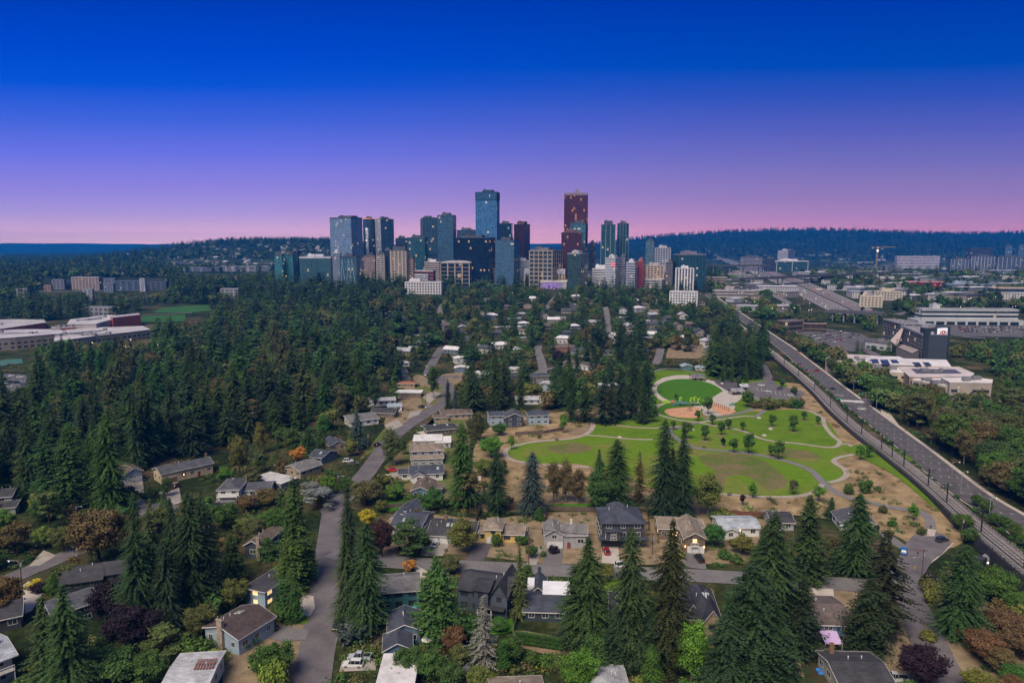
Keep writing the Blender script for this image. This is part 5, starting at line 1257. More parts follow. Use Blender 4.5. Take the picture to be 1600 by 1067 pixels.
T(1006,1036,1045,438,1120,(.10,.10,.12),'low mixed white shops at the foot of the beige apartment block', bands=(.42,.40,.4), bt=2, fh=4.4, lit=.08, roofc=(.42,.4,.42), pent=False)
T(1049,1092,1110,457,950,(.03,.035,.05),'white framed mid-rise with rows of square windows, nearest block of downtown', ang=18, bands=(.62,.62,.65), mull=(.62,.62,.65), bt=1.5, mt=1.5, mstep=3.6, fh=3.6, lit=.04, roofc=(.5,.48,.48), pent=False)
T(930,945,947,436,1180,(.3,.3,.33),'low pale roofed shop between the tall suburb firs', bands=(.4,.4,.42), bt=2, fh=5, roofc=(.45,.45,.48), lit=.02, pent=False)
T(1042,1052,1056,411,1140,(.10,.09,.1),'small grey block left of the white apartment tower', bands=(.22,.2,.22), lit=.05)
T(900,912,917,428,1200,(.12,.12,.14),'small white block right of the tan apartment block', bands=(.42,.42,.46), bt=1.6, fh=3.4, lit=.05, roofc=(.4,.4,.44))
T(1119,1180,1183,455,1040,(.05,.05,.06),'long low office with white ribbon bands beside the freeway', ang=6, bands=(.44,.40,.38), bt=1.9, fh=4.5, lit=.05, roofc=(.33,.3,.3), pent=(.3,.5,5), cat='office', name='office_building')
T(1103,1138,1142,434,1190,(.06,.055,.06),'parking deck with beige bands below the freeway bend', ang=6, bands=(.33,.27,.22), bt=1.6, fh=3.6, lit=.05, roofc=(.3,.27,.26), pent=False, cat='office', name='parking_deck')
T(1208,1215,1264,409,1950,(.03,.08,.10),'green glass office in a white frame beyond the freeway bridge', ang=80, bands=(.09,.16,.17), mull=(.45,.42,.4), mt=2.0, mstep=38, bt=.7, fh=4.2, lit=.04, roofc=(.52,.5,.52), parapet=2.5, cat='office', name='office_building')
T(1216,1232,1243,392,2300,(.05,.07,.13),'white striped tower on its own far beyond the freeway', ang=30, bands=(.5,.5,.56), bt=1.9, lit=.03, roofc=(.3,.3,.36))
T(1158,1192,1197,402,1900,(.08,.08,.12),'hazy grey office row beyond the freeway bend', ang=8, bands=(.24,.23,.28), bt=1.8, lit=.1, cat='office', name='office_building')
T(1196,1212,1216,405,1800,(.03,.04,.07),'dark long block left of the white framed green office', ang=8, bands=(.06,.07,.1), lit=.05, cat='office', name='office_building')
T(1342,1372,1378,448,1110,(.05,.07,.10),'white low-rise with a dark glass end right of the dark trees', ang=14, bands=(.52,.5,.53), bt=2, fh=5, lit=.04, roofc=(.5,.48,.5), pent=False, cat='office', name='office_building')
T(1350,1384,1396,464,940,(.05,.05,.055),'cream hotel-like apartment house with small square windows', ang=26, bands=(.50,.44,.36), mull=(.50,.44,.36), bt=1.7, mt=2.0, mstep=4.0, fh=3.3, lit=.03, roofc=(.5,.42,.34), cat='apartments', name='apartment_building', pent=(.1,.2,3))
T(1372,1415,1425,457,1010,(.05,.05,.06),'second cream apartment house, behind the nearer one', ang=15, bands=(.48,.43,.38), mull=(.48,.43,.38), bt=1.7, mt=2.0, mstep=4.0, fh=3.3, lit=.04, roofc=(.42,.36,.3), cat='apartments', name='apartment_building')
T(1425,1480,1484,441,1150,(.20,.03,.035),'long red-fronted shop with a white roof edge', ang=6, bands=(.34,.04,.05), bt=3, fh=7, lit=.06, litc=(1,.15,.1), roofc=(.5,.48,.5), pent=False, cat='shop', name='shop_building')
T(1484,1556,1560,445,1120,(.04,.06,.09),'long dark blue shop with a stepped grey roof', ang=6, bands=(.10,.14,.2), bt=2, fh=6, lit=.05, roofc=(.2,.24,.3), pent=(.2,.6,4), cat='shop', name='shop_building')
T(1558,1620,1640,451,1030,(.02,.035,.05),'low dark glass building with a wide tan roof at the right edge', ang=10, bands=(.4,.3,.24), bt=1.2, fh=9, lit=.05, roofc=(.42,.32,.27), pent=False, cat='shop', name='shop_building')
T(1403,1470,1476,401,2300,(.26,.24,.3),'long white warehouse far off below the ridge', ang=5, bands=(.42,.40,.46), bt=3, fh=9, lit=.0, roofc=(.5,.48,.53), pent=False, cat='warehouse', name='warehouse')
T(1515,1552,1556,388,2300,(.03,.04,.07),'unfinished dark building frame with lit decks far off on the right', ang=6, bands=(.07,.07,.10), bt=1.6, fh=6, lit=.10, litc=(1,.7,.5), cat='construction site', name='unfinished_building', pent=False)
T(1488,1516,1520,405,1950,(.06,.08,.12),'far apartment row, left part, under the unfinished frame', ang=8, bands=(.2,.22,.3), mull=(.25,.27,.34), mt=2, mstep=9, bt=.8, fh=3.3, lit=.05, cat='apartments', name='apartment_building')
T(1520,1556,1560,401,2000,(.06,.08,.12),'far apartment row, tallest part, right under the unfinished frame', ang=8, bands=(.22,.24,.31), mull=(.3,.32,.4), mt=2, mstep=9, bt=.8, fh=3.3, lit=.05, cat='apartments', name='apartment_building')
T(1562,1604,1610,402,1950,(.06,.07,.11),'far apartment row running out of the right edge', ang=8, bands=(.16,.18,.25), mull=(.26,.28,.35), mt=2, mstep=11, bt=.8, fh=3.3, lit=.06, cat='apartments', name='apartment_building')
T(1571,1582,1585,385,2600,(.07,.12,.19),'pair of slim hazy towers at the right edge, left one', lit=.03, bands=(.1,.15,.22), cat='tower')
T(1592,1604,1608,384,2600,(.07,.11,.17),'pair of slim hazy towers at the right edge, right one', lit=.03, bands=(.1,.14,.2), cat='tower')
T(1262,1298,1312,506,745,(.05,.04,.035),'low brown building with a white flat roof left of the hotel car park', ang=14, bands=(.14,.10,.085), bt=1.6, fh=5, lit=.06, roofc=(.45,.38,.34), pent=False, parapet=.7, cat='shop', name='shop_building')
T(1222,1240,1262,503,735,(.05,.045,.04),'low brown-grey roofed building with lit windows left of the white flat roof', ang=60, bands=(.16,.12,.11), bt=1.6, fh=5, lit=.15, roofc=(.20,.165,.16), pent=False, parapet=.6, cat='shop', name='shop_building')
def wo(r, W, D, H):
 MB().box(-W-6, 4, -5, D+5, -.5, H*.42).build('lower_storey', mat('white_cladding', (.42,.43,.45), .6, noise=.1, scale=.05), r)
 m = MB()
 for i in range(9):
  x = -W*.98+i*W*.11; m.box(x, x+W*.085, -5.3, -5.02, H*.13, H*.33)
 m.build('ribbon_windows', mat('dark_ribbon', (.02,.03,.04), .15), r)
T(1449,1601,1614,485,795,(.02,.03,.04),'white two storey office with dark ribbon windows behind the hotel', ang=4, bands=(.43,.44,.46), bt=2.4, fh=4.6, lit=.07, roofc=(.33,.33,.34), pent=(.12,.2,5), extra=wo, cat='office', name='office_building')
def hotel():
 root = thing('hotel_building', (0, 0, 0), 0, 'dark grey hotel of two stepped slabs with a red and white logo sign', 'hotel')
 HW = tower_mat((.012,.016,.022), 1.6, 3.0, .03, (1,.7,.4), .45, lits=1.0, spec=.2)
 DK = mat('hotel_dark', (.04,.052,.066), .7, noise=.12, scale=.05); PL = mat('hotel_pale', (.34,.33,.36), .7, noise=.1, scale=.1); RF = mat('hotel_roof', (.24,.22,.24), .85, noise=.25, scale=.15)
 def slab(a, b, Ya, Yb, zt_px, name_, thick, hw=True):
  xa, xb = x_at(a, Ya, 20), x_at(b, Yb, 20); za = z_at(zt_px[0], Ya); zb = z_at(zt_px[1], Yb); zt = (za+zb)/2
  A, B = Vector((xa, Ya)), Vector((xb, Yb)); d = (B-A); L = d.length; d.normalize(); rz = math.atan2(d.y, d.x)
  M = Matrix.Translation((xa, Ya, 0)) @ Matrix.Rotation(rz, 4, 'Z')
  m = MB().box(0, L, 0, thick, -1, zt, top=False); o = m.build(name_, HW, root); o.matrix_local = M
  g = MB(); n = int(L/3.6)
  for i in range(n+1): x = L*i/n; g.box(x-.18, x+.18, -.12, -.01, -1, zt-.5)
  for z in np.arange(3, zt-1, 3.0): g.box(.21, L-.21, -.06, -.012, z-.16, z+.16)
  g.box(-.5, L+.5, -.7, -.011, zt-.49, zt+1.2); g.build('facade_grid', PL, root).matrix_local = M
  r = MB().box(-.3, L+.3, .0, thick+.3, zt, zt+.5);
  for i in range(int(L/9)): x = 4+i*9; r.box(x, x+2.5, thick*.4, thick*.4+2, zt+.51, zt+1.8)
  r.build('roof', RF, root).matrix_local = M
  w_ = MB().box(L+.01, L+.6, .0, thick, -1, zt+.6); w_.build('end_wall', DK, root).matrix_local = M
  return M, L, zt
 M1, L1, z1 = slab(1381, 1414, 690, 640, (499, 508), 'rear_wing', 15)
 M2, L2, z2 = slab(1408, 1442, 640, 575, (512, 521), 'front_wing', 18)
 xa, xb = x_at(1442, 572, 20), x_at(1483, 585, 20); zt = z_at(513, 574)
 t_ = thing('x', (0,0,0)); bpy.data.objects.remove(t_)
 d = Vector((xb-xa, 13)).normalized(); L = math.hypot(xb-xa, 13); M = Matrix.Translation((xa, 570, 0)) @ Matrix.Rotation(math.atan2(d.y, d.x), 4, 'Z')
 bx = Vector((18.0, 65.0)).normalized()*14; MB().prism([(xa+.7, 571), (xb, 584), (xb+bx.x, 584+bx.y), (xa+.7+bx.x, 571+bx.y)], -1, zt).build('stair_tower', DK, root)
 MB().box(L*.26, L*.33, -.6, 1.3, -1, zt-3).build('white_fin', mat('white_fin', (.5,.52,.55), .6), root).matrix_local = M
 MB().box(L*.25, L*.5, 3, 9, zt+.01, zt+3).build('plant_room', PL, root).matrix_local = M
 s0, s1 = L*.50, L*.83; sh = (s1-s0); sz = zt-sh*.92
 MB().box(s0, s1, -.7, 1.3, sz, zt-.4).build('sign_board', mat('sign_white', (.75,.75,.75), emit=.55), root).matrix_local = M
 sb = root.children[-1]
 RED = mat('sign_red', (.55,.02,.035), .5, noise=.05)
 g = MB(); cx, cz = (s0+s1)/2, (sz+zt-.4)/2; r0 = sh*.40
 def ring(rx, rz_, t, a0, a1, n=28):
  for i in range(n):
   a, b = a0+(a1-a0)*i/n, a0+(a1-a0)*(i+1)/n
   p = lambda an, k: (cx+math.cos(an)*(rx-k*t), -.9, cz+math.sin(an)*(rz_-k*t))
   g.quad([p(a,0), p(b,0), p(b,1), p(a,1)][::-1]); q = lambda an, k: (cx+math.cos(an)*(rx-k*t), -.71, cz+math.sin(an)*(rz_-k*t)); g.quad([q(a,0), q(b,0), q(b,1), q(a,1)])
 ring(r0, r0*.62, r0*.16, .35, math.pi-.35); ring(r0, r0*.62, r0*.16, math.pi+.35, 2*math.pi-.35); ring(r0*1.0, r0*.45, r0*.2, -.5, .5, 8); ring(r0*1.0, r0*.45, r0*.2, math.pi-.5, math.pi+.5, 8)
 g.box(cx-r0*.42, cx-r0*.2, -.92, -.72, cz-r0*.5, cz+r0*.5); g.box(cx+r0*.2, cx+r0*.42, -.92, -.72, cz-r0*.5, cz+r0*.5); g.box(cx-r0*.2, cx+r0*.2, -.921, -.721, cz-r0*.1, cz+r0*.12)
 g.build('emblem', RED, root).matrix_local = M
 w_ = MB()
 for k in range(6): z = zt-sh*1.25-k*3.4; w_.box(cx-.7, cx+.7, -.3, 1.3, z-1.1, z)
 w_.build('stair_window', mat('stair_lit', (.6,.10,.07), emit=.35), root).matrix_local = M
 MB().box(cx-1.2, cx+1.2, -.4, 1.3, .5, 4).build('lit_entrance', mat('warm_entry', (1,.5,.25), emit=2), root).matrix_local = M
 mm = MB(); p = lambda a, b, Y: (x_at(a, Y, z_at(b, Y)), Y, z_at(b, Y))
 A = [p(1391,532,620), p(1402,541,605), p(1412,513,632), p(1411,509,640)]
 mm.quad(A); mm.quad([(q[0]+.5, q[1]+1.5, q[2]-1.2) for q in A][::-1])
 for i in range(4):
  a, b = A[i], A[(i+1) % 4]; mm.quad([a, (a[0]+.5,a[1]+1.5,a[2]-1.2), (b[0]+.5,b[1]+1.5,b[2]-1.2), b])
 mm.build('atrium_roof', mat('atrium_roof', (.42,.34,.32), .7, noise=.1, scale=.1), root)
 A = [p(1400,541,600), p(1425,552,560), p(1436,547,575), p(1411,538,615)]
 mm = MB(); mm.quad(A); mm.prism([(q[0], q[1]) for q in A], -1, min(q[2] for q in A)-.6)
 mm.build('lobby_roof', mat('lobby_roof', (.30,.25,.24), .7, noise=.15), root)
 TOWN.append((Vector((xa, 575, 0)), 'the hotel'))
hotel()
def flat_bld(corners, zpx, label, name='hall_building', cat='hall', wc=(.33,.27,.24), rc=(.5,.45,.44), h=None, bands=None, solar=(), lit=0, wallm=None, parapet=.5, units=4, group=None):
 """building given by the photo position of its roof corners and its height"""
 pts = []
 for a, b in corners:
  g = P(a, b, up=h); pts.append((g.x, g.y))
 cx, cy = sum(p[0] for p in pts)/len(pts), sum(p[1] for p in pts)/len(pts); zb = min(ht(*p) for p in pts)
 root = thing(name, (cx, cy, zb), 0, label, cat, group); L = [(p[0]-cx, p[1]-cy) for p in pts]
 wm = wallm or mat('hall_wall', wc, .8, noise=.15, scale=.1)
 MB().prism(L, -1, h-.02).build('wall', wm, root)
 m = MB().prism([(p[0]*1.01, p[1]*1.01) for p in L], h-.01, h+parapet)
 ro = m.build('roof', mat('membrane_roof', rc, .8, noise=.2, scale=.06), root)
 x0, x1, y0, y1 = min(p[0] for p in L), max(p[0] for p in L), min(p[1] for p in L), max(p[1] for p in L)
 u = MB()
 for k in range(units):
  x, y = (x0+x1)/2+(rng.random()-.5)*(x1-x0)*.5, (y0+y1)/2+(rng.random()-.5)*(y1-y0)*.4; s_ = 1+rng.random()*1.6; u.bar((lx if k else x, ly if k else y, h+parapet+.4), (x+.05, y+.05, h+parapet+.4), .5); lx, ly = x, y; u.box(x-s_, x+s_, y-s_*.7, y+s_*.7, h+parapet+.01, h+parapet+1.4+rng.random())
 if units: u.build('roof_units', mat('roof_unit', (.2,.2,.22), .6), root)
 wn = MB(); n = len(L); a_ = sum(L[i][0]*L[(i+1) % n][1]-L[(i+1) % n][0]*L[i][1] for i in range(n)); LL = L if a_ > 0 else L[::-1]
 for i in range(n):
  p, q = Vector(LL[i]), Vector(LL[(i+1) % n]); d = q-p; ln = d.length; d.normalize(); nn = Vector((d.y, -d.x))
  if nn.y > .2 or ln < 5: continue
  fc = Facer((p.x, p.y, 0), (d.x, d.y, 0), (nn.x, nn.y, 0)); k = int(ln/5)
  for st in range(max(1, int(h/4))):
   z = 1.3+st*3.8
   for j in range(k):
    if rng.random() < .8: fc.slab(wn, ln*(j+.2)/k, ln*(j+.8)/k, z, min(h-.8, z+1.7), .005, .06)
 if bands is not False: wn.build('window_row', PANE if not lit else PANE, root)
 for (pp, m_) in solar:
  s_ = MB(); q = []
  for a, b in pp: g = P(a, b, up=h+parapet+.3); q.append((g.x-cx, g.y-cy))
  s_.prism(q, h+parapet+.02, h+parapet+.35); s_.build('solar_panel', m_, root)
 TOWN.append((root.location.copy(), label)); return root
SOL = mat('solar', (.03,.035,.05), .3, noise=.3, scale=.3)
flat_bld([(1290,562),(1350,571),(1377,571),(1370,557),(1345,555),(1300,554)],0 or None,'pale halls roof, leftmost part with a sloped tan wall', h=9, wc=(.30,.22,.2), rc=(.45,.38,.37), bands=False)
flat_bld([(1352,568),(1486,574),(1478,563),(1412,561),(1405,558),(1353,557)],None,'white exhibition hall roof with five dark solar panels', h=10.5, wc=(.3,.24,.22), rc=(.58,.55,.56), bands=False, units=0,
  solar=[([(1360,561),(1371,561),(1374,567),(1363,567)],SOL),([(1375,562),(1387,562),(1391,570),(1379,570)],SOL),([(1391,562),(1401,562),(1405,567),(1394,567)],SOL),([(1425,566),(1436,566),(1440,571),(1430,571)],SOL),([(1441,566),(1451,566),(1456,571),(1446,571)],SOL)])
flat_bld([(1364,582),(1420,583),(1412,575),(1352,573)],None,'white-roofed hall entrance with beige walls in front of the solar roof', h=9, wc=(.45,.38,.3), rc=(.6,.56,.55), lit=.2)
flat_bld([(1421,589),(1518,589),(1522,584),(1498,574),(1404,574)],None,'long hall with a big dark solar field and a pinkish wall', h=9.5, wc=(.30,.22,.2), rc=(.5,.44,.43), solar=[([(1424,576),(1492,577),(1502,583),(1432,583)],mat('solar_field', (.09,.085,.10), .4, noise=.2, scale=.4))])
flat_bld([(1425,594),(1480,604),(1500,606),(1502,600),(1470,592),(1440,589)],None,'low white-roofed office nearest the dark wood', h=8, wc=(.38,.33,.3), rc=(.62,.58,.57))
flat_bld([(1484,598),(1550,599),(1551,594),(1528,591),(1470,591)],None,'three storey office wing with a white roof at the right of the halls', h=11, wc=(.36,.31,.28), rc=(.62,.58,.57))
flat_bld([(1352,534),(1394,539),(1390,531),(1350,528)],None,'low restaurant building with a dark roof and white rail left of the hotel', h=6, wc=(.4,.4,.42), rc=(.10,.095,.11), name='restaurant_building', cat='restaurant')
flat_bld([(1560,680),(1640,690),(1660,665),(1575,655)],None,'white-roofed building glimpsed through the trees at the right edge', h=7, wc=(.4,.4,.42), rc=(.6,.6,.66), bands=False)
RB = mat('red_brick', (.38,.10,.075), .9, noise=.2, scale=.5); BW = (.30,.25,.21)
flat_bld([(-40,512),(-2,515),(71,501),(68,495),(20,494),(-40,496)],None,'school wing with a red brick end wall, rearmost at the left edge', h=9, wallm=RB, rc=(.36,.34,.36), name='school_building', cat='school', bands=False)
flat_bld([(-40,532),(24,527),(112,518),(90,512),(30,512),(-40,517)],None,'school wing with beige walls nearest the tennis court', h=11, wc=BW, rc=(.40,.38,.41), name='school_building', cat='school')
flat_bld([(85,534),(150,524),(235,512),(222,505),(150,508),(100,512),(110,519),(86,526)],None,'large flat grey-roofed school hall in the middle of the campus', h=10, wc=BW, rc=(.40,.38,.40), name='school_building', cat='school', units=8)
flat_bld([(105,507),(150,506),(172,498),(218,491),(170,487),(110,497)],None,'tall school gym wing behind the big flat-roofed hall', h=12, wc=(.36,.33,.33), rc=(.42,.4,.43), name='school_building', cat='school', bands=False)
flat_bld([(176,497),(219,490),(216,487),(172,493)],None,'red brick gym block facing the sports field', h=13.5, wallm=RB, rc=(.36,.33,.35), name='school_building', cat='school', bands=False, units=0)
flat_bld([(80,515),(118,511),(112,507),(80,510)],None,'narrow dark brick link building between two school wings', h=10, wallm=RB, rc=(.3,.25,.25), name='school_building', cat='school', bands=False)
def lowrise(a, b, top, Y, c, label, **k):
 return T(a, b, b+(b-a)*.12+1, top, Y, tuple(v*.35 for v in c), label, ang=7, bands=c, bt=k.pop('bt', 1.3), fh=k.pop('fh', 3.3), lit=k.pop('lit', .04), mull=k.pop('mull', c), mt=k.pop('mt', 1.6), mstep=k.pop('mstep', 6), roofc=k.pop('roofc', tuple(v*.8 for v in c)), cat='apartments', name='apartment_building', pent=False, **k)
lowrise(77,95,438,1150,(.20,.21,.27),'white gridded apartment block, leftmost of the left-hand row')
lowrise(95,110,441,1160,(.06,.075,.11),'dark banded apartment block second from the left in the left-hand row', mull=None)
lowrise(108,150,434,1140,(.33,.27,.27),'beige hospital-like block with a raised middle in the left-hand row', roofc=(.3,.26,.3))
lowrise(150,175,436,1200,(.18,.20,.28),'low white-roofed block right of the beige one', fh=4)
lowrise(158,172,444,1110,(.16,.19,.27),'small blue-white apartment block in front of the white-roofed one')
lowrise(174,214,440,1130,(.10,.13,.20),'long grey-blue apartment block with slots of windows', mt=3, mstep=12)
lowrise(215,222,436,1120,(.38,.40,.48),'bright white narrow block at the right of the slotted apartments')
lowrise(224,255,441,1140,(.09,.11,.17),'low blue-grey apartments ending the left-hand row', mt=2, mstep=9)
lowrise(64,74,446,1120,(.26,.2,.18),'small tan block left of the white gridded apartments')
lowrise(18,50,443,1200,(.10,.13,.18),'low grey rooftops at the far left edge among trees', fh=4)
lowrise(124,138,453,1000,(.30,.31,.36),'small white block half buried in the dark trees left')
lowrise(20,36,452,1020,(.28,.27,.3),'small pale building among the left-hand trees', fh=4)
lowrise(340,420,417,1700,(.26,.27,.34),'long row of pale flat-roofed shops below the house-covered hill', fh=5, mt=4, mstep=18)
lowrise(285,340,419,1700,(.18,.2,.27),'long grey shop row left of the pale flat-roofed one', fh=5, mt=4, mstep=20)
lowrise(340,366,434,1250,(.36,.22,.14),'warmly lit low shops right of the pointed firs', lit=.35, fh=4)
lowrise(341,368,452,1020,(.30,.31,.36),'low white building behind the wood left of centre', fh=4)
lowrise(125,168,481,850,(.33,.33,.38),'long white shed roof beside the sports field', fh=5)
FARW = paint_mat('far_wall', .7, 0);
def far_proto(w_, d_, h_, kind, rh):
 mb = MB(); wall_block(mb, kind, -w_/2, w_/2, -d_/2, d_/2, -2, h_, rh)
 k = len(mb.f); roof_solid(mb, roof_polys(kind, -w_/2, w_/2, -d_/2, d_/2, h_, rh, .6), .25); mb.mi = [0]*k+[1]*(len(mb.f)-k)
 for s_ in range(max(1, int(h_/3))):
  for i in range(max(2, int(w_/3.4))):
   n = max(2, int(w_/3.4)); x = -w_/2+w_*(i+.5)/n; z = 1+s_*2.9
   mb.quad([(x-.8,-d_/2-.03,z),(x+.8,-d_/2-.03,z),(x+.8,-d_/2-.03,z+1.3),(x-.8,-d_/2-.03,z+1.3)], None, 2)
 return mb
ROOFS = [mat('far_roof_pale', (.36,.36,.40), .8, noise=.2, scale=.2), mat('far_roof_dark', (.07,.075,.09), .85, noise=.2, scale=.2), mat('far_roof_brown', (.15,.115,.10), .85, noise=.2, scale=.2), mat('far_roof_white', (.58,.56,.6), .8, noise=.1, scale=.2)]
FH = []
for (w_, d_, h_, kd, rh) in ((14,9,4,'x',2.2),(10,12,5.5,'y',2.4),(16,10,5.5,'hip',2),(12,10,3.4,'hip',1.6)):
 for rm_ in ROOFS: FH.append(far_proto(w_, d_, h_, kd, rh).mesh('far_house', [FARW, rm_, PANE]))
FS = []
for (w_, d_, h_) in ((40,24,7),(26,18,8),(60,30,9),(22,14,5)):
 for rm_ in (ROOFS[0], ROOFS[3], ROOFS[2], ROOFS[1]): FS.append(far_proto(w_, d_, h_, 'flat', 0).mesh('far_shop', [FARW, rm_, PANE]))
FARPOS = []
def scatter(n, box_, meshes, name, cat, label, group, cols, mind, seed):
 r = random.Random(seed); k = tries = 0
 while k < n and tries < n*40:
  tries += 1
  px, py = box_[0]+(box_[2]-box_[0])*r.random(), box_[1]+(box_[3]-box_[1])*r.random()
  p = P(px, py)
  if any((p.x-q[0])**2+(p.y-q[1])**2 < mind**2 for q in FARPOS): continue
  if py > 455 and (any((p.x-h[0].x)**2+(p.y-h[0].y)**2 < (h[1]+9)**2 for h in HOUSES) or any((p.x-c.x)**2+(p.y-c.y)**2 < (hw+9)**2 for cc, hw in ROADS for c in cc)): continue
  if 1085 < px < 1330 and py < 492 and abs(px-(1098+(py-386)*2.33)) < 42: continue
  FARPOS.append((p.x, p.y)); o = link(name, r.choice(meshes)); o.location = p; o.rotation_euler[2] = (r.random()-.5)*1.2; o.color = (*r.choice(cols), 1)
  tag(o, label, cat, group); k += 1
FM = []
for (w_, d_, h_) in ((30,20,17),(24,18,23),(38,20,13),(20,16,28)):
 for rm_ in (ROOFS[0], ROOFS[3], ROOFS[1]): FM.append(far_proto(w_, d_, h_, 'flat', 0).mesh('mid_rise_block', [FARW, rm_, PANE]))
HC = [(.4,.4,.44),(.25,.22,.2),(.5,.48,.48),(.16,.2,.26),(.3,.26,.22),(.12,.12,.14)]
scatter(34, (565,433,1060,443), FM, 'mid_rise_block', 'office', 'small plain mid-rise block among the buildings at the foot of downtown', 'mid-rise blocks at the foot of downtown', [(.5,.48,.48),(.32,.34,.4),(.42,.34,.28),(.2,.24,.3),(.6,.58,.58)], 34, 9)
scatter(95, (255,378,520,416), FH, 'hillside_house', 'house', 'small pale-walled house on the wooded hill left of downtown', 'houses on the left hill', HC, 17, 1)
scatter(40, (20,398,255,432), FH, 'distant_house', 'house', 'small house among the blue-dark trees at the far left', 'houses in the far left woods', HC, 22, 2)
scatter(14, (1140,440,1235,488), FS, 'roadside_shop', 'shop', 'low shop or depot on the left side of the freeway', 'shops left of the freeway', HC, 34, 11)
scatter(16, (1255,428,1400,466), FS, 'roadside_shop', 'shop', 'low shop among trees on the right side of the freeway', 'shops right beside the freeway', HC, 34, 12)
scatter(80, (570,466,1110,560), FH, 'suburb_house', 'house', 'small pale-roofed house among the trees of the middle suburb', 'houses scattered through the middle suburb', HC, 24, 8)
scatter(60, (1130,398,1410,447), FS, 'distant_shop', 'shop', 'low flat-roofed shop in the far district right of the freeway', 'shops beyond the freeway', HC, 30, 3)
scatter(80, (1400,405,1610,470), FS, 'distant_shop', 'shop', 'low flat-roofed shop in the district near the right edge', 'shops near the right edge', HC, 30, 4)
scatter(8, (1200,388,1600,402), FH, 'ridge_house', 'house', 'tiny house in the woods at the foot of the right-hand ridge', 'houses at the ridge foot', HC, 60, 5)
def crane():
 p = P(1371, 405); Yc = 2000.0; x = x_at(1371, Yc, 90); zb = ht(x, Yc); zt = z_at(385, Yc)
 root = thing('tower_crane', (x, Yc, zb), 0, 'yellow tower crane with a lamp on its mast in front of the right-hand ridge', 'crane')
 YC = mat('crane_yellow', (.45,.30,.08), .6); H_ = zt-zb; m = MB()
 for sx in (-1.3, 1.3):
  for sy in (-1.3, 1.3): m.bar((sx, sy, 0), (sx, sy, H_), .5)
 z = 0; k = 1
 while z < H_-5: m.bar((-1.3*k, -1.3, z), (1.3*k, -1.3, z+4), .35); m.bar((1.3, -1.3*k, z), (1.3, 1.3*k, z+4), .35); z += 4; k = -k
 m.build('mast', YC, root)
 j = MB()
 for (y, z) in ((-1,0),(1,0),(0,2)): j.bar((-16, y, H_-3+z), (52, y, H_-3+z), .45)
 for i in range(17): j.bar((-16+i*4, -1, H_-3), (-14+i*4, 0, H_-1), .25); j.bar((-14+i*4, 0, H_-1), (-12+i*4, 1, H_-3), .25)
 j.build('jib', YC, root)
 MB().box(-16, -11, -1.3, 1.3, H_-6.5, H_-3.1).build('counterweight', CONC, root); MB().box(-1, 2.5, -3, -1.4, H_-6, H_-3.3).build('cab', GARW, root)
 MB().box(-1.6, 1.6, -2.2, -1.5, H_-14, H_-10.5).build('lamp', mat('white_lamp', (1,.85,.7), emit=5), root)
crane()
BR = mat('bridge_concrete', (.10,.10,.115), .9, noise=.15, scale=.05)
def bridge(pl, pr, py, Yl, Yr, label, thick=2.0, w_=14, piers=4):
 a = Vector((x_at(pl, Yl), Yl, z_at(py[0], Yl))); b = Vector((x_at(pr, Yr), Yr, z_at(py[1], Yr))); d = b-a; L = d.length; c = (a+b)/2
 root = thing('road_bridge', (c.x, c.y, ht(c.x, c.y)), math.atan2(d.y, d.x), label, 'bridge'); z0 = c.z-ht(c.x, c.y)
 MB().box(-L/2, L/2, -w_/2, w_/2, z0-thick, z0).build('deck', BR, root)
 m = MB(); m.box(-L/2, L/2, -w_/2-.3, -w_/2-.01, z0-.6, z0+1); m.box(-L/2, L/2, w_/2+.01, w_/2+.3, z0-.6, z0+1); m.build('parapet', BR, root)
 for i in range(piers):
  x = -L/2+L*(i+.5)/piers; p = MB()
  for y in (-w_*.3, w_*.3): p.tube([(x, y, -6), (x, y, z0-thick-.01)], 1.0, 10)
  p.build('pier', mat('pier', (.22,.22,.25), .9), root)
bridge(1150,1420,(432,427),1150,1480,'long dark road bridge crossing over the freeway', 2.6, 15, 7)
bridge(1100,1200,(415,414),1500,1560,'farther road bridge over the freeway at its bend', 2.4, 14, 4)
bridge(1298,1385,(485,489),835,800,'nearest concrete bridge over the freeway, behind the bright green trees', 2.4, 13, 5)
PAINT = paint_mat(); GLASSC = mat('car_glass', (.015,.018,.022), .06, noise=.05, spec=.7); TYRE = mat('tyre', (.015,.015,.015), .9, noise=.1); RIM = mat('rim', (.35,.35,.37), .3, metal=.8, noise=.05)
HLm = mat('headlight', (.8,.8,.78), .1, noise=.02); TLm = mat('tail_light', (.35,.01,.01), .2, noise=.05); PLm = mat('plate', (.5,.5,.5), .5, noise=.02)
HLE = mat('headlight_lit', (1,.9,.72), emit=3); TLE = mat('tail_light_lit', (1,.06,.03), emit=1.3)
def loft(mb, secs, cap=True):
 """secs: list of (x, [(y,z)...]) rings"""
 ks = []
 for x, ring in secs: ks.append(len(mb.v)); mb.v += [(x, y, z) for y, z in ring]
 n = len(secs[0][1])
 for a, b in zip(ks[:-1], ks[1:]):
  for i in range(n):
   j = (i+1) % n; mb.f.append((a+i, b+i, b+j, a+j)); mb.uv.append([(0,0)]*4); mb.mi.append(0)
 mb.f.append(tuple(range(ks[0], ks[0]+n))); mb.uv.append([(0,0)]*n); mb.mi.append(0)
 mb.f.append(tuple(range(ks[-1], ks[-1]+n))[::-1]); mb.uv.append([(0,0)]*n); mb.mi.append(0)
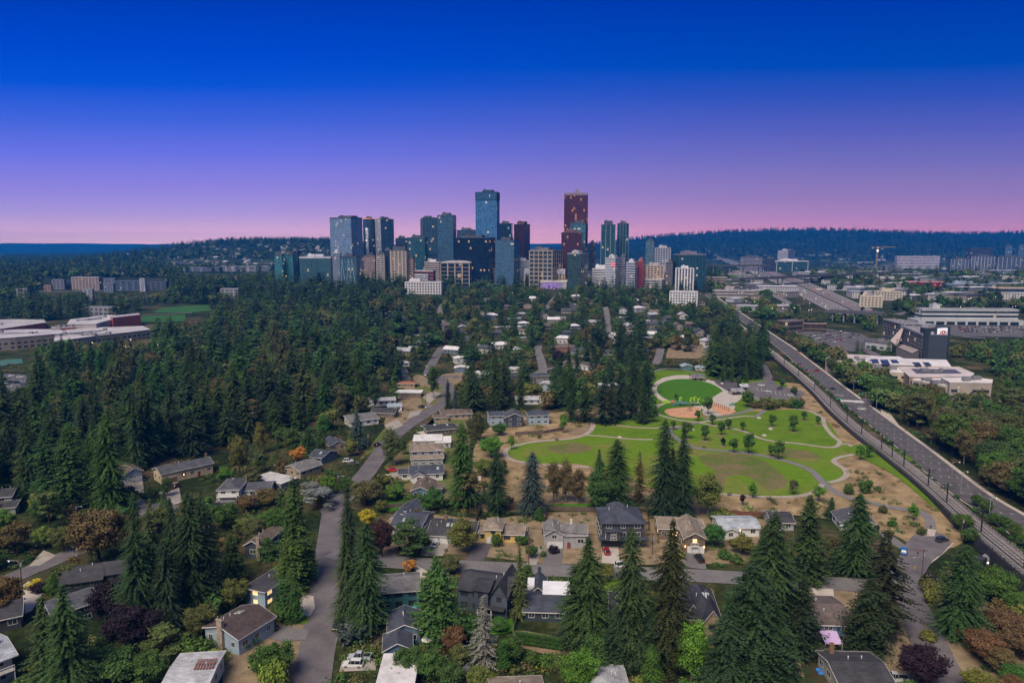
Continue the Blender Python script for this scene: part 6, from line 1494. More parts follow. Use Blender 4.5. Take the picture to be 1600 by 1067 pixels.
def car_proto(kind):
 L, Wd = {'sedan': (4.6, 1.84), 'suv': (4.7, 1.92), 'pickup': (5.5, 1.98), 'hatch': (4.2, 1.8), 'van': (5.4, 2.0)}[kind]
 hb = {'sedan': .88, 'suv': 1.02, 'pickup': 1.05, 'hatch': .92, 'van': 1.05}[kind]; ht_ = {'sedan': 1.43, 'suv': 1.72, 'pickup': 1.82, 'hatch': 1.5, 'van': 2.1}[kind]
 h = L/2; w_ = Wd/2
 root = thing('parked_car', (0,0,0))
 def ring(wd, z0, z1): return [(-wd*.9, z0), (wd*.9, z0), (wd, z0+.15), (wd, (z0+z1)/2+.05), (wd*.93, z1), (-wd*.93, z1), (-wd, (z0+z1)/2+.05), (-wd, z0+.15)]
 S = [(-h, ring(w_*.82, .38, hb*.86)), (-h+.12, ring(w_*.93, .28, hb*.97)), (-h+.7, ring(w_, .22, hb)), (0, ring(w_, .2, hb)), (h-1.3, ring(w_, .2, hb*.98)), (h-.45, ring(w_*.97, .24, hb*.86)), (h-.1, ring(w_*.88, .3, hb*.74)), (h, ring(w_*.78, .36, hb*.62))]
 m = MB(); loft(m, S); b = m.build('body', PAINT, root, smooth=False)
 cf = {'sedan': (h-1.35, h-2.05, -h+1.35, -h+.65), 'suv': (h-1.35, h-1.95, -h+.55, -h+.15), 'pickup': (h-1.5, h-2.1, -.5, -.75), 'hatch': (h-1.1, h-1.8, -h+.75, -h+.2), 'van': (h-.7, h-1.4, -h+.3, -h+.1)}[kind]
 def cr(wd0, wd1, z1): return [(-wd0, hb-.03), (wd0, hb-.03), (wd1, z1-.06), (wd1*.86, z1), (-wd1*.86, z1), (-wd1, z1-.06)]
 m = MB(); loft(m, [(cf[3], cr(w_*.86, w_*.84, hb+.05)), (cf[2], cr(w_*.9, w_*.72, ht_-.03)), ((cf[1]+cf[2])/2, cr(w_*.9, w_*.74, ht_)), (cf[1], cr(w_*.9, w_*.72, ht_-.03)), (cf[0], cr(w_*.88, w_*.84, hb+.02))])
 m.build('windows', GLASSC, root)
 m = MB(); loft(m, [(x, [(-w_*.62-o, ht_-.04), (w_*.62+o, ht_-.04), (w_*.6+o, ht_+.035), (-w_*.6-o, ht_+.035)]) for x, o in ((cf[2]-.02, 0), ((cf[1]+cf[2])/2, .02), (cf[1]+.05, 0))]); m.build('roof', PAINT, root)
 m = MB()
 for s in (-1, 1):
  for xx in (cf[1]-.05, (cf[1]+cf[2])/2+.1, cf[2]+.05): m.bar((xx, s*w_*.905, hb), (xx-.02, s*w_*.735, ht_-.02), .09, .05)
 m.build('pillars', PAINT, root)
 if kind == 'pickup':
  m = MB(); m.box(-h+.15, -.85, -w_*.82, w_*.82, hb+.001, hb+.02); m.build('load_bed', TYRE, root)
  m = MB(); m.box(-h+.05, -.82, -w_*.95, -w_*.84, hb-.02, hb+.2); m.box(-h+.05, -.82, w_*.84, w_*.95, hb-.02, hb+.2); m.box(-h+.03, -h+.14, -w_*.83, w_*.83, hb-.02, hb+.2); m.build('bed_side', PAINT, root)
 for x in (h-.85, -h+.9):
  for s in (-1, 1):
   m = MB(); m.tube([(x, s*(w_-.22), .33), (x, s*(w_+.02), .33)], .33, 14); t = m.build('wheel', TYRE, root)
   m = MB(); m.tube([(x, s*(w_+.0), .33), (x, s*(w_+.035), .33)], .2, 10); m.build('rim', RIM, t)
 for s in (-1, 1):
  m = MB(); m.box(h-.2, h-.02, s*w_*.62-.2, s*w_*.62+.2, hb*.62, hb*.74); m.build('headlight', HLm, root)
  m = MB(); m.box(-h-.01, -h+.15, s*w_*.66-.16, s*w_*.66+.16, hb*.62, hb*.84); m.build('tail_light', TLm, root)
  m = MB(); m.box(cf[1]+.5, cf[1]+.62, s*(w_+.02)-.09, s*(w_+.02)+.09, hb, hb+.14); m.build('mirror', PAINT, root)
 return root
CARP = {k: car_proto(k) for k in ('sedan', 'suv', 'pickup', 'hatch', 'van')}
used = set(); CARPOS = []
def car(kind, px, py, ang, c, label, group=None, z=0, cat=None):
 o = CARP[kind] if kind not in used else copy_tree(CARP[kind]); used.add(kind)
 p = P(px, py); o.location = (p.x, p.y, p.z+.09+(.12 if p.y > 600 else 0)+z); o.rotation_euler = (0, 0, R(ang))
 def setc(q):
  q.color = (*c, 1)
  for ch in q.children: setc(ch)
 setc(o); tag(o, label, cat or {'pickup': 'pickup truck', 'van': 'van'}.get(kind, 'car'), group); CARPOS.append(p); return o
WH, SV, BK, RD, GY, BL = (.62,.62,.62), (.33,.35,.38), (.018,.018,.022), (.28,.012,.015), (.10,.11,.12), (.02,.16,.45)
car('suv', 273, 763, -110, (.10,.03,.03), 'dark red car parked in front of the lamp-lit brown garage')
car('sedan', 257, 770, -100, SV, 'silver car beside the hedge on the drive of the long cream house')
car('hatch', 339, 791, -80, (.2,.15,.15), 'brownish-grey car in the drive below the white balcony house')
car('pickup', 562, 1030, 178, (.4,.43,.48), 'silver-blue pickup truck in the drive by the bottom street, upper of the two vehicles')
car('suv', 552, 1041, 178, WH, 'white car in the drive by the bottom street, nearest the camera')
car('suv', 529, 981, 82, BK, 'black car parked at the kerb below the dark pair of firs')
car('sedan', 680, 853, 80, (.45,.5,.52), 'silver-green car in the drive of the black-roofed blue house')
car('sedan', 668, 849, 78, (.5,.07,.03), 'orange-red car tucked under the dark pine beside the silver-green car')
car('suv', 947.5, 864, 93, RD, 'dark red car in the drive of the large modern house')
car('pickup', 1092, 875, 95, BK, 'black pickup truck on the drive of the tan gable house')
car('suv', 1412, 864, 60, BL, 'bright blue car turning at the end of the right-hand street')
car('suv', 1472, 846, 20, (.03,.04,.055), 'dark blue car parked under the retaining wall by the turning circle')
car('pickup', 1398, 1063, 165, (.5,.5,.52), 'white pickup truck beside the black-roofed house at the bottom')
car('sedan', 614, 736, 4, (.55,.02,.02), 'bright red car in front of the navy-roofed white house')
car('suv', 590, 697, 70, BK, 'black car at the left kerb where the street bends by the birch')
car('sedan', 670, 637, 40, WH, 'white car parked at the kerb of the winding street')
car('suv', 659, 637, 55, (.03,.05,.05), 'dark green car beside the white kerb car on the winding street')
car('sedan', 664, 667, 5, SV, 'silver car on the white-walled drive of the black-roofed house')
car('sedan', 669, 573, 60, WH, 'white car parked farther up the winding street')
car('suv', 666, 588, 80, BK, 'black car parked beside the conical spruce on the winding street')
car('suv', 544, 722, 10, WH, 'white car in the garden drive left of the bend, upper one')
car('sedan', 552, 726, 8, GY, 'grey car next to the white one left of the bend')
car('sedan', 503, 752, 5, WH, 'white car below the broad grey gable house')
car('suv', 700, 603, 100, BK, 'black car on the outside of the street curve by the pointed cedar')
car('sedan', 880, 575, 5, WH, 'white car at the bend of the middle street')
car('suv', 1189, 603, -12, WH, 'white car in the park car park, leftmost')
car('sedan', 1199, 612, -10, (.5,.55,.57), 'pale silver car in the park car park, in front of the leftmost white one')
car('sedan', 1236, 618, 8, WH, 'white car at the right end of the park car park')
car('suv', 1219, 609, 20, GY, 'grey car between two white ones in the park car park')
car('hatch', 1208, 594, 60, (.2,.02,.02), 'dark red car entering the park car park')
car('suv', 1346, 640, -8, WH, 'white car waiting at the junction of the wide road')
car('sedan', 1301, 609, -55, BK, 'black car driving on the wide road beside the brown trees')
car('suv', 1275, 581, 125, (.3,.03,.03), 'dark red car on the wide road behind the black one')
car('sedan', 1240, 567, 125, (.4,.3,.28), 'beige car far up the wide road')
car('sedan', 1196, 532, 125, WH, 'white car at the upper crossing of the wide road')
car('sedan', 1506, 814, 10, (.4,.42,.45), 'silver car parked under the edge of the rail viaduct')
car('suv', 972, 886, 0, WH, 'white car half hidden behind the tall dark fir on the cross street')
for i, (a, b, c) in enumerate([(10,590,SV),(17,588,WH),(8,600,WH),(17,598,BK),(27,599,BK),(35,597,SV),(32,590,WH),(14,605,WH),(38,603,GY)]):
 car('sedan' if i % 2 else 'suv', a, b, 10, c, ['silver car in the school car park, rear left','white car in the school car park, rear row second','white car in the school car park, at its left edge','black car in the school car park, middle row','second black car in the school car park, right of the first','silver car in the school car park, right of the black cars','white car in the school car park, right end of the rear row','white car in the school car park, front row','grey car in the school car park beside the dark firs'][i], 'cars in the school car park')
def far_car_mesh(lit):
 mb = MB(); mb.box(-2.3, 2.3, -.95, .95, .3, .95, 0); mb.box(-1.5, 1.0, -.85, .85, .951, 1.5, 1)
 for x in (-1.4, 1.4):
  for s in (-1, 1): mb.tube([(x, s*.75, .33), (x, s*.98, .33)], .33, 8, 2)
 for s in (-1, 1): mb.box(2.301, 2.38, s*.6-.3, s*.6+.3, .5, .85, 3); mb.box(-2.38, -2.301, s*.6-.3, s*.6+.3, .5, .85, 4)
 return mb.mesh('far_car', [PAINT, GLASSC, TYRE, HLE if lit else HLm, TLE if lit else TLm])
FC1, FC0 = far_car_mesh(True), far_car_mesh(False)
CC = [WH, WH, SV, SV, BK, GY, RD, (.05,.08,.2), (.3,.3,.32), (.12,.1,.09)]
r = random.Random(5)
for lane, dr in [(-26,0),(-22,0),(-18,0),(-14,0),(-10,0),(10,1),(14,1),(18,1),(22,1),(26,1)]:
 o_ = offset_line(fwc, lane); tot = len(o_)-1
 for k in range(9):
  i = int((tot-1)*(r.random()**1.2)); p = o_[i].lerp(o_[i+1], r.random()); d = o_[i+1]-o_[i]
  o = link('freeway_car', FC1); o.location = (p.x, p.y, ht(p.x, p.y)+.62); o.rotation_euler[2] = math.atan2(d.y, d.x)+(math.pi if dr else 0); o.color = (*r.choice(CC), 1)
  tag(o, 'small car with its lights on driving on the freeway'+(' towards the viewer' if not (dr == 0) == False and False else ''), 'car', 'cars on the freeway')
def carpark(quad, nx_, ny_, label, group, fill=.75):
 for i in range(nx_):
  for j in range(ny_):
   if r.random() > fill: continue
   u, v = (i+.5)/nx_, (j+.5)/ny_
   a = [quad[0][k]*(1-u)+quad[1][k]*u for k in (0,1)]; b = [quad[3][k]*(1-u)+quad[2][k]*u for k in (0,1)]
   p = P(a[0]*(1-v)+b[0]*v, a[1]*(1-v)+b[1]*v); o = link('distant_parked_car', FC0); o.location = (p.x, p.y, p.z+.62); o.rotation_euler[2] = R(80)+r.choice((0, math.pi))+r.random()*.1; o.color = (*r.choice(CC), 1)
   tag(o, label, 'car', group)
carpark([(1262,524),(1310,517),(1350,527),(1290,541)], 12, 4, 'small car in the crowded car park left of the hotel', 'cars left of the hotel')
carpark([(1495,511),(1600,511),(1600,523),(1500,521)], 16, 3, 'small car in the car park of the white ribbon-windowed office', 'cars by the white office')
carpark([(1345,417),(1410,415),(1440,423),(1380,429)], 9, 4, 'tiny car in the far car park right of the freeway bridge', 'cars in the far car park', .6)
for k in range(14):
 i = int(12+r.random()*60)
 if i+1 < len(artc) and artc[i].y > 470:
  p = offset_line(artc, r.choice((-6,-2.4,2.4,6)))[i]; d = artc[i+1]-artc[i]; o = link('distant_car', FC1); o.location = (p.x, p.y, ht(p.x,p.y)+.25); o.rotation_euler[2] = math.atan2(d.y, d.x); o.color = (*r.choice(CC), 1)
  tag(o, 'small car with its lights on far up the wide road', 'car', 'cars far up the wide road')
p = P(1277, 455); root = thing('freight_truck', (p.x, p.y, p.z+.62), R(150), 'pale box truck crossing the freeway lanes below the long bridge', 'truck')
MB().box(-7, 3, -1.25, 1.25, 1.1, 4.0).build('cargo_box', mat('truck_box', (.5,.42,.38), .6), root); MB().box(3.3, 5.4, -1.2, 1.2, .6, 3.0).build('cab', mat('truck_cab', (.4,.12,.05), .5), root)
m = MB()
for x in (-6,-4.8,2,4.4):
 for s in (-1,1): m.tube([(x, s*.9, .5), (x, s*1.25, .5)], .5, 10)
m.build('wheels', TYRE, root); MB().box(5.401, 5.5, -1, 1, .7, 1.1).build('headlight', HLE, root)
WOOD = mat('pole_wood', (.10,.075,.06), .9, noise=.3, scale=2); LAMPM = mat('lamp_metal', (.33,.34,.36), .5, metal=.3); LAMPE = mat('lamp_glow', (1,.93,.8), emit=2.2)
def pole(px, py, top, label, arm=None, xarm=True, m=WOOD, name='utility_pole', r0=.17, lamp=False, box_=True):
 p = P(px, py); H_ = z_at(top, p.y)-p.z; root = thing(name, p, 0, label, 'utility pole' if m is WOOD else 'street lamp')
 MB().tube([(0,0,-.3), (0,0,H_)], [r0, r0*.7], 8).build('pole', m, root)
 if xarm: q = MB(); q.bar((-1.2, 0, H_-.6), (1.2, 0, H_-.6), .12); [q.tube([(x, 0, H_-.54), (x, 0, H_-.3)], .06, 6) for x in (-1.1,-.5,.5,1.1)]; q.build('crossarm', m, root)
 if box_ and m is WOOD: MB().tube([(.3, 0, H_-2.4), (.3, 0, H_-1.4)], .25, 8).build('transformer', LAMPM, root)
 if arm:
  dx, dz = arm; z = H_-dz; q = MB(); q.tube([(0,0,z), (dx*.4,0,z+.5), (dx,0,z+.55)], .05, 6); q.build('lamp_arm', LAMPM, root)
  h = MB(); h.tube([(dx*.95,0,z+.55), (dx*1.28,0,z+.5)], [.13,.2], 8); hd = h.build('lamp_head', LAMPM, root)
  if lamp: MB().box(dx*1.15-.14, dx*1.15+.14, -.1, .1, z+.27, z+.33).build('bulb', LAMPE, hd)
 return (p.x, p.y, p.z+H_-.35)
t1 = pole(235,784,743,'tall wooden utility pole beside the hedge by the left cul-de-sac', arm=(1.0,1.6))
t2 = pole(120,817,785,'wooden utility pole with a street lamp under the big cedars on the left', arm=(1.8,2.0))
t3 = pole(35,921,872,'wooden utility pole with a lit lamp at the left edge beside the road', arm=(-2.6,1.2), lamp=True)
t4 = pole(528,769,737,'utility pole with a lamp where the bottom street meets the winding one', arm=(1.8,2.2))
t5 = pole(826,882,822,'tall utility pole between the yellow and the grey house', arm=None, xarm=False)
t6 = pole(1019,866,832,'utility pole between the dark modern house and the tan gable house', arm=None, xarm=False)
t7 = pole(1440,904,857,'utility pole with a crossarm and a street lamp at the right turning circle', arm=(-2.4,3.2))
t8 = pole(1502,840,806,'wooden pole standing against the rail viaduct', xarm=False)
t9 = pole(575,704,675,'utility pole by the garden paths left of the birch')
t10 = pole(761,637,610,'utility pole in front of the tall firs left of the two-storey navy houses', xarm=False)
t11 = pole(665,637,612,'utility pole beside the parked cars on the winding street')
t12 = pole(858,576,558,'utility pole at the bend of the middle street')
t13 = pole(482,905,858,'thin utility pole beside the clipped columnar hedge', arm=None)
for a, b, c_, lab in ((1545,812,778,'curved grey street lamp beside the lower end of the wide road'),(1501,768,737,'curved street lamp on the near side of the wide road'),(1487,745,722,'second curved street lamp farther up the wide road'),
                      (1369,641,612,'tall lamp post at the traffic junction of the wide road'),(1333,618,596,'traffic lamp post behind the zebra crossing')):
 pole(a, b, c_, lab, arm=(2.4 if a < 1490 else 1.8, .4), xarm=False, m=LAMPM, name='street_lamp', r0=.11, lamp=True)
wm_ = MB()
def wire(a, b, sag=1.2, n=10):
 pts = [(a[0]+(b[0]-a[0])*i/n, a[1]+(b[1]-a[1])*i/n, a[2]+(b[2]-a[2])*i/n-sag*4*(i/n)*(1-i/n)) for i in range(n+1)]; return pts
def cable(a, b, label, n=3, sep=.55):
 root = MB()
 for k in range(n):
  o = (k-(n-1)/2)*sep; root.tube(wire((a[0]+o, a[1], a[2]), (b[0]+o, b[1], b[2])), .025, 4, cap=False)
 tag(root.build('power_line', BLACK), label, 'cable')
cable(t3, t2, 'power lines between the two lamp poles on the left road'); cable(t2, t1, 'power lines leading to the left cul-de-sac'); cable(t13, t4, 'power lines along the bottom street beside the tall cedar')
cable(t5, t6, 'power lines behind the cross street between two tall poles'); cable(t6, t7, 'long power lines from the tan gable house to the right turning circle'); cable(t4, t9, 'power lines up to the birch by the winding street'); cable(t11, t9, 'power lines along the winding street')
def mast(i_px, i_py, n_):
 p0 = PZ(i_px, i_py, railz); i = min(range(len(rc)), key=lambda i: (rc[i]-p0).length); p = rc[i]; d = (rc[min(i+1, len(rc)-1)]-rc[i-1]).normalized()
 z = railz(p); root = thing('overhead_wire_mast', (p.x, p.y, z), math.atan2(d.y, d.x), f'black overhead-wire mast standing on the rail track, {n_}', 'mast', 'overhead-wire masts along the track')
 MB().box(-.17, .17, -.17, .17, -.2, 7.4).build('post', BLACK, root); MB().box(-.3, .3, -.3, .3, .0, .35).build('base', WALLC, root)
 q = MB(); q.bar((0, -2.6, 6.6), (0, 2.6, 6.6), .14); q.bar((0, -2.4, 5.9), (0, 2.4, 5.9), .07); q.build('bracket', BLACK, root)
 return (p.x, p.y, z+5.8), d
ORD = 'nearest the lower right corner,second from the lower right corner,above the small service yard,by the dry meadow,by the start of the green verge,at the right end of the park path,beside the park trees,above the park meadow,by the zebra crossing,beside the hedge in the road median,level with the park car park,below the dark firs,under the brown trees,at the upper bend,farthest up the line'.split(',')
ms = [mast(a, b, n_) for (a, b), n_ in zip([(1600,888),(1540,838),(1476,782),(1450,760),(1416,732),(1394,716),(1370,700),(1349,682),(1322,658),(1297,636),(1270,608),(1248,588),(1226,570),(1205,553),(1180,532)], ORD)]
w_ = MB()
for (a, d), (b, _) in zip(ms[:-1], ms[1:]):
 for s in (-2.02, 2.02):
  nn = Vector((-d.y, d.x))*s; w_.tube(wire((a[0]+nn.x, a[1]+nn.y, a[2]), (b[0]+nn.x, b[1]+nn.y, b[2]), .3, 6), .03, 4, cap=False)
tag(w_.build('overhead_wire', BLACK), 'thin black overhead wires strung along the light rail track', 'cable')
for k, (a, b) in enumerate(((1196,548),)):
 p = rc[min(range(len(rc)), key=lambda i: (rc[i]-PZ(1206, 553, railz)).length)]; j = min(range(len(rc)), key=lambda i: (rc[i]-p).length); d = (rc[j+1]-rc[j-1]).normalized(); nn = Vector((-d.y, d.x))*2.02
 root = thing('light_rail_train', (p.x+nn.x, p.y+nn.y, railz(p)+.25), math.atan2(d.y, d.x), 'pale light rail train at the upper bend of the track beside the dark firs', 'train')
 m = MB(); loft(m, [(x, [(-1.25*s,.5),(1.25*s,.5),(1.3*s,2.2),(1.05*s,3.5),(-1.05*s,3.5),(-1.3*s,2.2)]) for x, s in ((-14,.85),(-13,1),(13,1),(14,.85))]); m.build('carriage', mat('train_white', (.5,.52,.55), .4), root)
 m = MB(); m.box(-12.5, 12.5, -1.33, 1.33, 1.9, 2.7); m.build('window_band', PANE, root); m = MB()
 for x in (-10, -4, 4, 10): m.tube([(x, -1, .3), (x, 1, .3)], .3, 8)
 m.build('bogie', BLACK, root)
lm = MB(); lm.tube([(0,0,-1), (0,0,9)], .12, 5, 0); lm.box(-.8, .8, -.3, .3, 9.01, 9.3, 0); lm.box(-.55, .55, -.25, .25, 8.7, 9.0, 1)
LMe = lm.mesh('distant_street_lamp', [LAMPM, mat('district_lamp', (1,.82,.6), emit=3)])
def lamps(n, box_, label, group, seed):
 q = random.Random(seed)
 for _ in range(n):
  p = P(box_[0]+(box_[2]-box_[0])*q.random(), box_[1]+(box_[3]-box_[1])*q.random()); o = link('street_lamp', LMe); o.location = p; o.rotation_euler[2] = q.random()*6; s_ = max(1, p.y/1500); o.scale = (min(1.6, s_),)*2+(1,)
  tag(o, label, 'street lamp', group)
lamps(150, (1150,398,1600,500), 'small lit street lamp in the district right of the freeway', 'lamps of the right-hand district', 21)
lamps(26, (1110,388,1300,470), 'small lit street lamp along the freeway', 'lamps along the freeway', 22)
lamps(30, (250,385,520,425), 'tiny lit lamp on the hill of houses left of downtown', 'lamps on the left hill', 23)
lamps(22, (0,425,430,465), 'small lit street lamp among the left-hand apartments', 'lamps by the left apartments', 24)
lamps(20, (620,425,1100,470), 'small lit street lamp at the foot of downtown', 'lamps at the foot of downtown', 25)
lamps(7, (40,560,250,545), 'small lit lamp in front of the school', 'lamps by the school', 26)
def shelter(px, py, wd, dp, rz, label, rc_=(.14,.135,.15), h=2.8, rh=1.3):
 p = P(px, py); root = thing('park_shelter', p, R(rz), label, 'shelter'); m = MB(); e = roof_solid(m, roof_polys('x', -wd/2, wd/2, -dp/2, dp/2, h, rh, .5), .2); m.build('roof', roof_mat(rc_), root)
 q = MB()
 for x in (-wd/2+.3, 0, wd/2-.3):
  for y in (-dp/2+.3, dp/2-.3): q = MB(); q.box(x-.15, x+.15, y-.15, y+.15, 0, h-.15); q.build('post', WOOD, root); s_ = MB(); s_.box(x-.3, x+.3, y-.3, y+.3, 0, .8); s_.build('stone_base', STONEC, root.children[-1])
 t = MB()
 for x in (-wd/4, wd/4): t.box(x-.9, x+.9, -.4, .4, .7, .76); t.box(x-.9, x+.9, -.85, -.6, .42, .47); t.box(x-.9, x+.9, .6, .85, .42, .47); t.box(x-.6, x-.5, -.8, .8, 0, .7); t.box(x+.5, x+.6, -.8, .8, 0, .7)
 t.build('picnic_table', WOOD, root)
shelter(1089, 593, 9, 6, 5, 'dark-roofed picnic shelter behind the oval lawn'); shelter(1150, 616, 8, 6, 12, 'grey-roofed shelter at the right end of the oval lawn', (.26,.25,.27)); shelter(1161, 609, 5, 4, 10, 'small pale-roofed shelter behind the grey-roofed one', (.40,.43,.48))
def playset():
 p = P(1079, 634); root = thing('playground_climber', p, R(-8), 'big playground climber with lime-green panels and a blue slide beside the oval lawn', 'playground')
 LG = mat('lime_panel', (.30,.50,.04), .5, noise=.1); BU = mat('blue_plastic', (.04,.28,.40), .4, noise=.1); GYp = mat('steel_post', (.22,.24,.27), .4, noise=.1); OR = mat('orange_panel', (.55,.16,.04), .5)
 q = MB()
 for x in np.arange(-10, 11, 2.5):
  for y in (-1.2, 1.2): q.tube([(x, y, 0), (x, y, 3.2+.8*math.sin(x))], .09, 6)
 q.build('posts', GYp, root)
 q = MB(); q.box(-7.5, -2.5, -1.2, 1.2, 1.5, 1.6); q.box(0, 5, -1.2, 1.2, 1.9, 2.0); q.box(-2.5, 0, -.5, .5, 1.6, 1.7); q.build('platform', GYp, root)
 for x, z, h in ((-6.2, 2.6, 2.2), (0, 2.2, 2.6), (2.2, 3.0, 2.4), (4.4, 2.0, 2.6), (7.5, 1.0, 2.8)):
  m = MB(); m.tube([(x, 1.35, z), (x, 1.35, z+h*.8), (x+.9, 1.35, z+h), (x+1.3, 1.35, z+h*.6)], [.55,.5,.5,.3], 8); m.build('panel', LG, root)
 m = MB(); m.bar((-7.6, 0, 1.6), (-10.6, -1.5, .3), 1.0, .15); m.bar((-7.6, -.5, 1.7), (-10.6, -2.0, .5), .08, .4); m.bar((-7.6, .5, 1.7), (-10.6, -1.0, .5), .08, .4); m.build('slide', BU, root)
 m = MB(); m.box(-7.4, -5.2, -1.4, -1.25, 2.0, 2.9); m.box(-3.6, -2.6, -1.4, -1.25, 1.7, 2.7); m.build('side_panel', BU, root)
 m = MB(); m.box(-16, -12, 3, 3.3, .4, 2.2); m.build('low_panel', LG, root); m = MB(); m.box(-11.5, -8.6, 3, 3.2, .8, 2.0); m.build('orange_panel', OR, root)
playset()
def swing(px, py, rz, label):
 p = P(px, py); root = thing('swing_frame', p, R(rz), label, 'swing'); m = MB()
 for x in (-2.2, 2.2):
  for y in (-1, 1): m.tube([(x, y, 0), (x, 0, 2.5)], .06, 6)
 m.tube([(-2.3, 0, 2.5), (2.3, 0, 2.5)], .06, 6); m.build('frame', LAMPM, root)
 for x in (-1, 1):
  m = MB(); m.box(x-.25, x+.25, -.12, .12, .5, .55); s_ = m.build('seat', BLACK, root); m = MB(); m.bar((x-.22, 0, .55), (x-.22, 0, 2.46), .03); m.bar((x+.22, 0, .55), (x+.22, 0, 2.46), .03); m.build('chain', LAMPM, s_)
swing(1067, 647, 0, 'grey swing frame on the orange playground floor')
p = P(1078, 642); root = thing('rope_climber', p, 0, 'small purple-grey rope climbing frame on the orange floor', 'playground'); m = MB()
for a in range(6): m.tube([(2*math.cos(a*1.047), 2*math.sin(a*1.047), 0), (0, 0, 3.4)], .06, 6)
for z, rr_ in ((.9,1.47),(1.8,.94),(2.5,.53)): m.tube([(rr_*math.cos(a*1.047), rr_*math.sin(a*1.047), z) for a in range(7)], .04, 6, cap=False)
m.build('rope_net', mat('purple_grey', (.16,.10,.16), .6), root); MB().tube([(0,0,0),(0,0,3.6)], .09, 8).build('mast', LAMPM, root)
for k in range(9):
 p = P(1113+k*3.2, 633.5+k*1.15); q = thing('wooden_trellis_post', p, 0, 'short wooden climbing post in the row on the right-hand orange floor', 'playground post', 'row of wooden posts in the playground')
 MB().tube([(0,0,-.1),(0,0,2.5)], .13, 8).build('post', WOOD, q); MB().box(-.5, .5, -.07, .07, 2.1, 2.25).build('rung', WOOD, q)
p = P(1143, 634); root = thing('toddler_slide', p, R(20), 'small turquoise slide near the rounded bush of the playground', 'slide')
m = MB(); m.bar((-1.5, 0, .2), (.6, 0, 1.7), .8, .1); m.bar((-1.5, -.42, .35), (.6, -.42, 1.85), .06, .35); m.bar((-1.5, .42, .35), (.6, .42, 1.85), .06, .35); m.build('chute', mat('turquoise', (.05,.35,.40), .4), root)
m = MB(); m.box(.6, 1.4, -.45, .45, 1.5, 1.6); m.build('platform', mat('turquoise', (.05,.35,.40), .4), root); m = MB(); [m.bar((x, y, 0), (x, y, 1.5), .08) for x in (.65, 1.35) for y in (-.4, .4)]; m.build('leg', LAMPM, root)
BENCHL = ['wooden bench at the left end of the park path', 'wooden bench at the foot of the park, above the birch', 'wooden bench by the bright green young tree at the lower park path', 'wooden bench beside the path above the dry patch']
for (a, b, rz), lab in zip(((870,688,4),(1140,774,4),(1272,771,-10),(1100,700,0)), BENCHL):
 p = P(a, b); root = thing('park_bench', p, R(rz), lab, 'bench'); MB().box(-.9, .9, -.25, .25, .42, .5).build('seat', WOOD, root); MB().box(-.9, .9, .2, .27, .6, .95).build('backrest', WOOD, root)
 for x in (-.7, .7): MB().box(x-.06, x+.06, -.2, .22, 0, .419).build('leg', BLACK, root)
ROCKL = ['pale boulder on the lawn at the centre of the park', 'pale boulder on the meadow below the playground', 'white boulder beside the middle park path', 'pale boulder near the right-hand park tree', 'rounded boulder at the end of the spur path']
for i, (a, b) in enumerate(((968,684),(1082,672),(1194,681),(1204,671),(1186,654))):
 p = P(a, b); m = MB(); q = random.Random(i)
 v = [(math.cos(t)*(1.1+.3*q.random())*s_, math.sin(t)*(.8+.2*q.random())*s_, z) for z, s_ in ((-.1,1),(.45,.95),(.85,.5)) for t in [k*.785 for k in range(8)]]
 m.v = v; m.f = [(l*8+k, l*8+(k+1) % 8, (l+1)*8+(k+1) % 8, (l+1)*8+k) for l in (0,1) for k in range(8)]+[tuple(range(16,24))]; m.uv = [[(0,0)]*len(f) for f in m.f]; m.mi = [0]*len(m.f)
 tag(m.build('boulder', mat('boulder', (.42,.4,.38), .9, noise=.2, scale=1), None, p), ROCKL[i], 'rock')
p = P(1128, 603); root = thing('park_sign', p, 0, 'white park sign on a post behind the oval lawn', 'sign'); MB().box(-.9,.9,-.05,.05,1.4,2.4).build('board', TRIM, root); MB().tube([(0,.1,0),(0,.1,2.2)], .07, 6).build('post', WOOD, root)
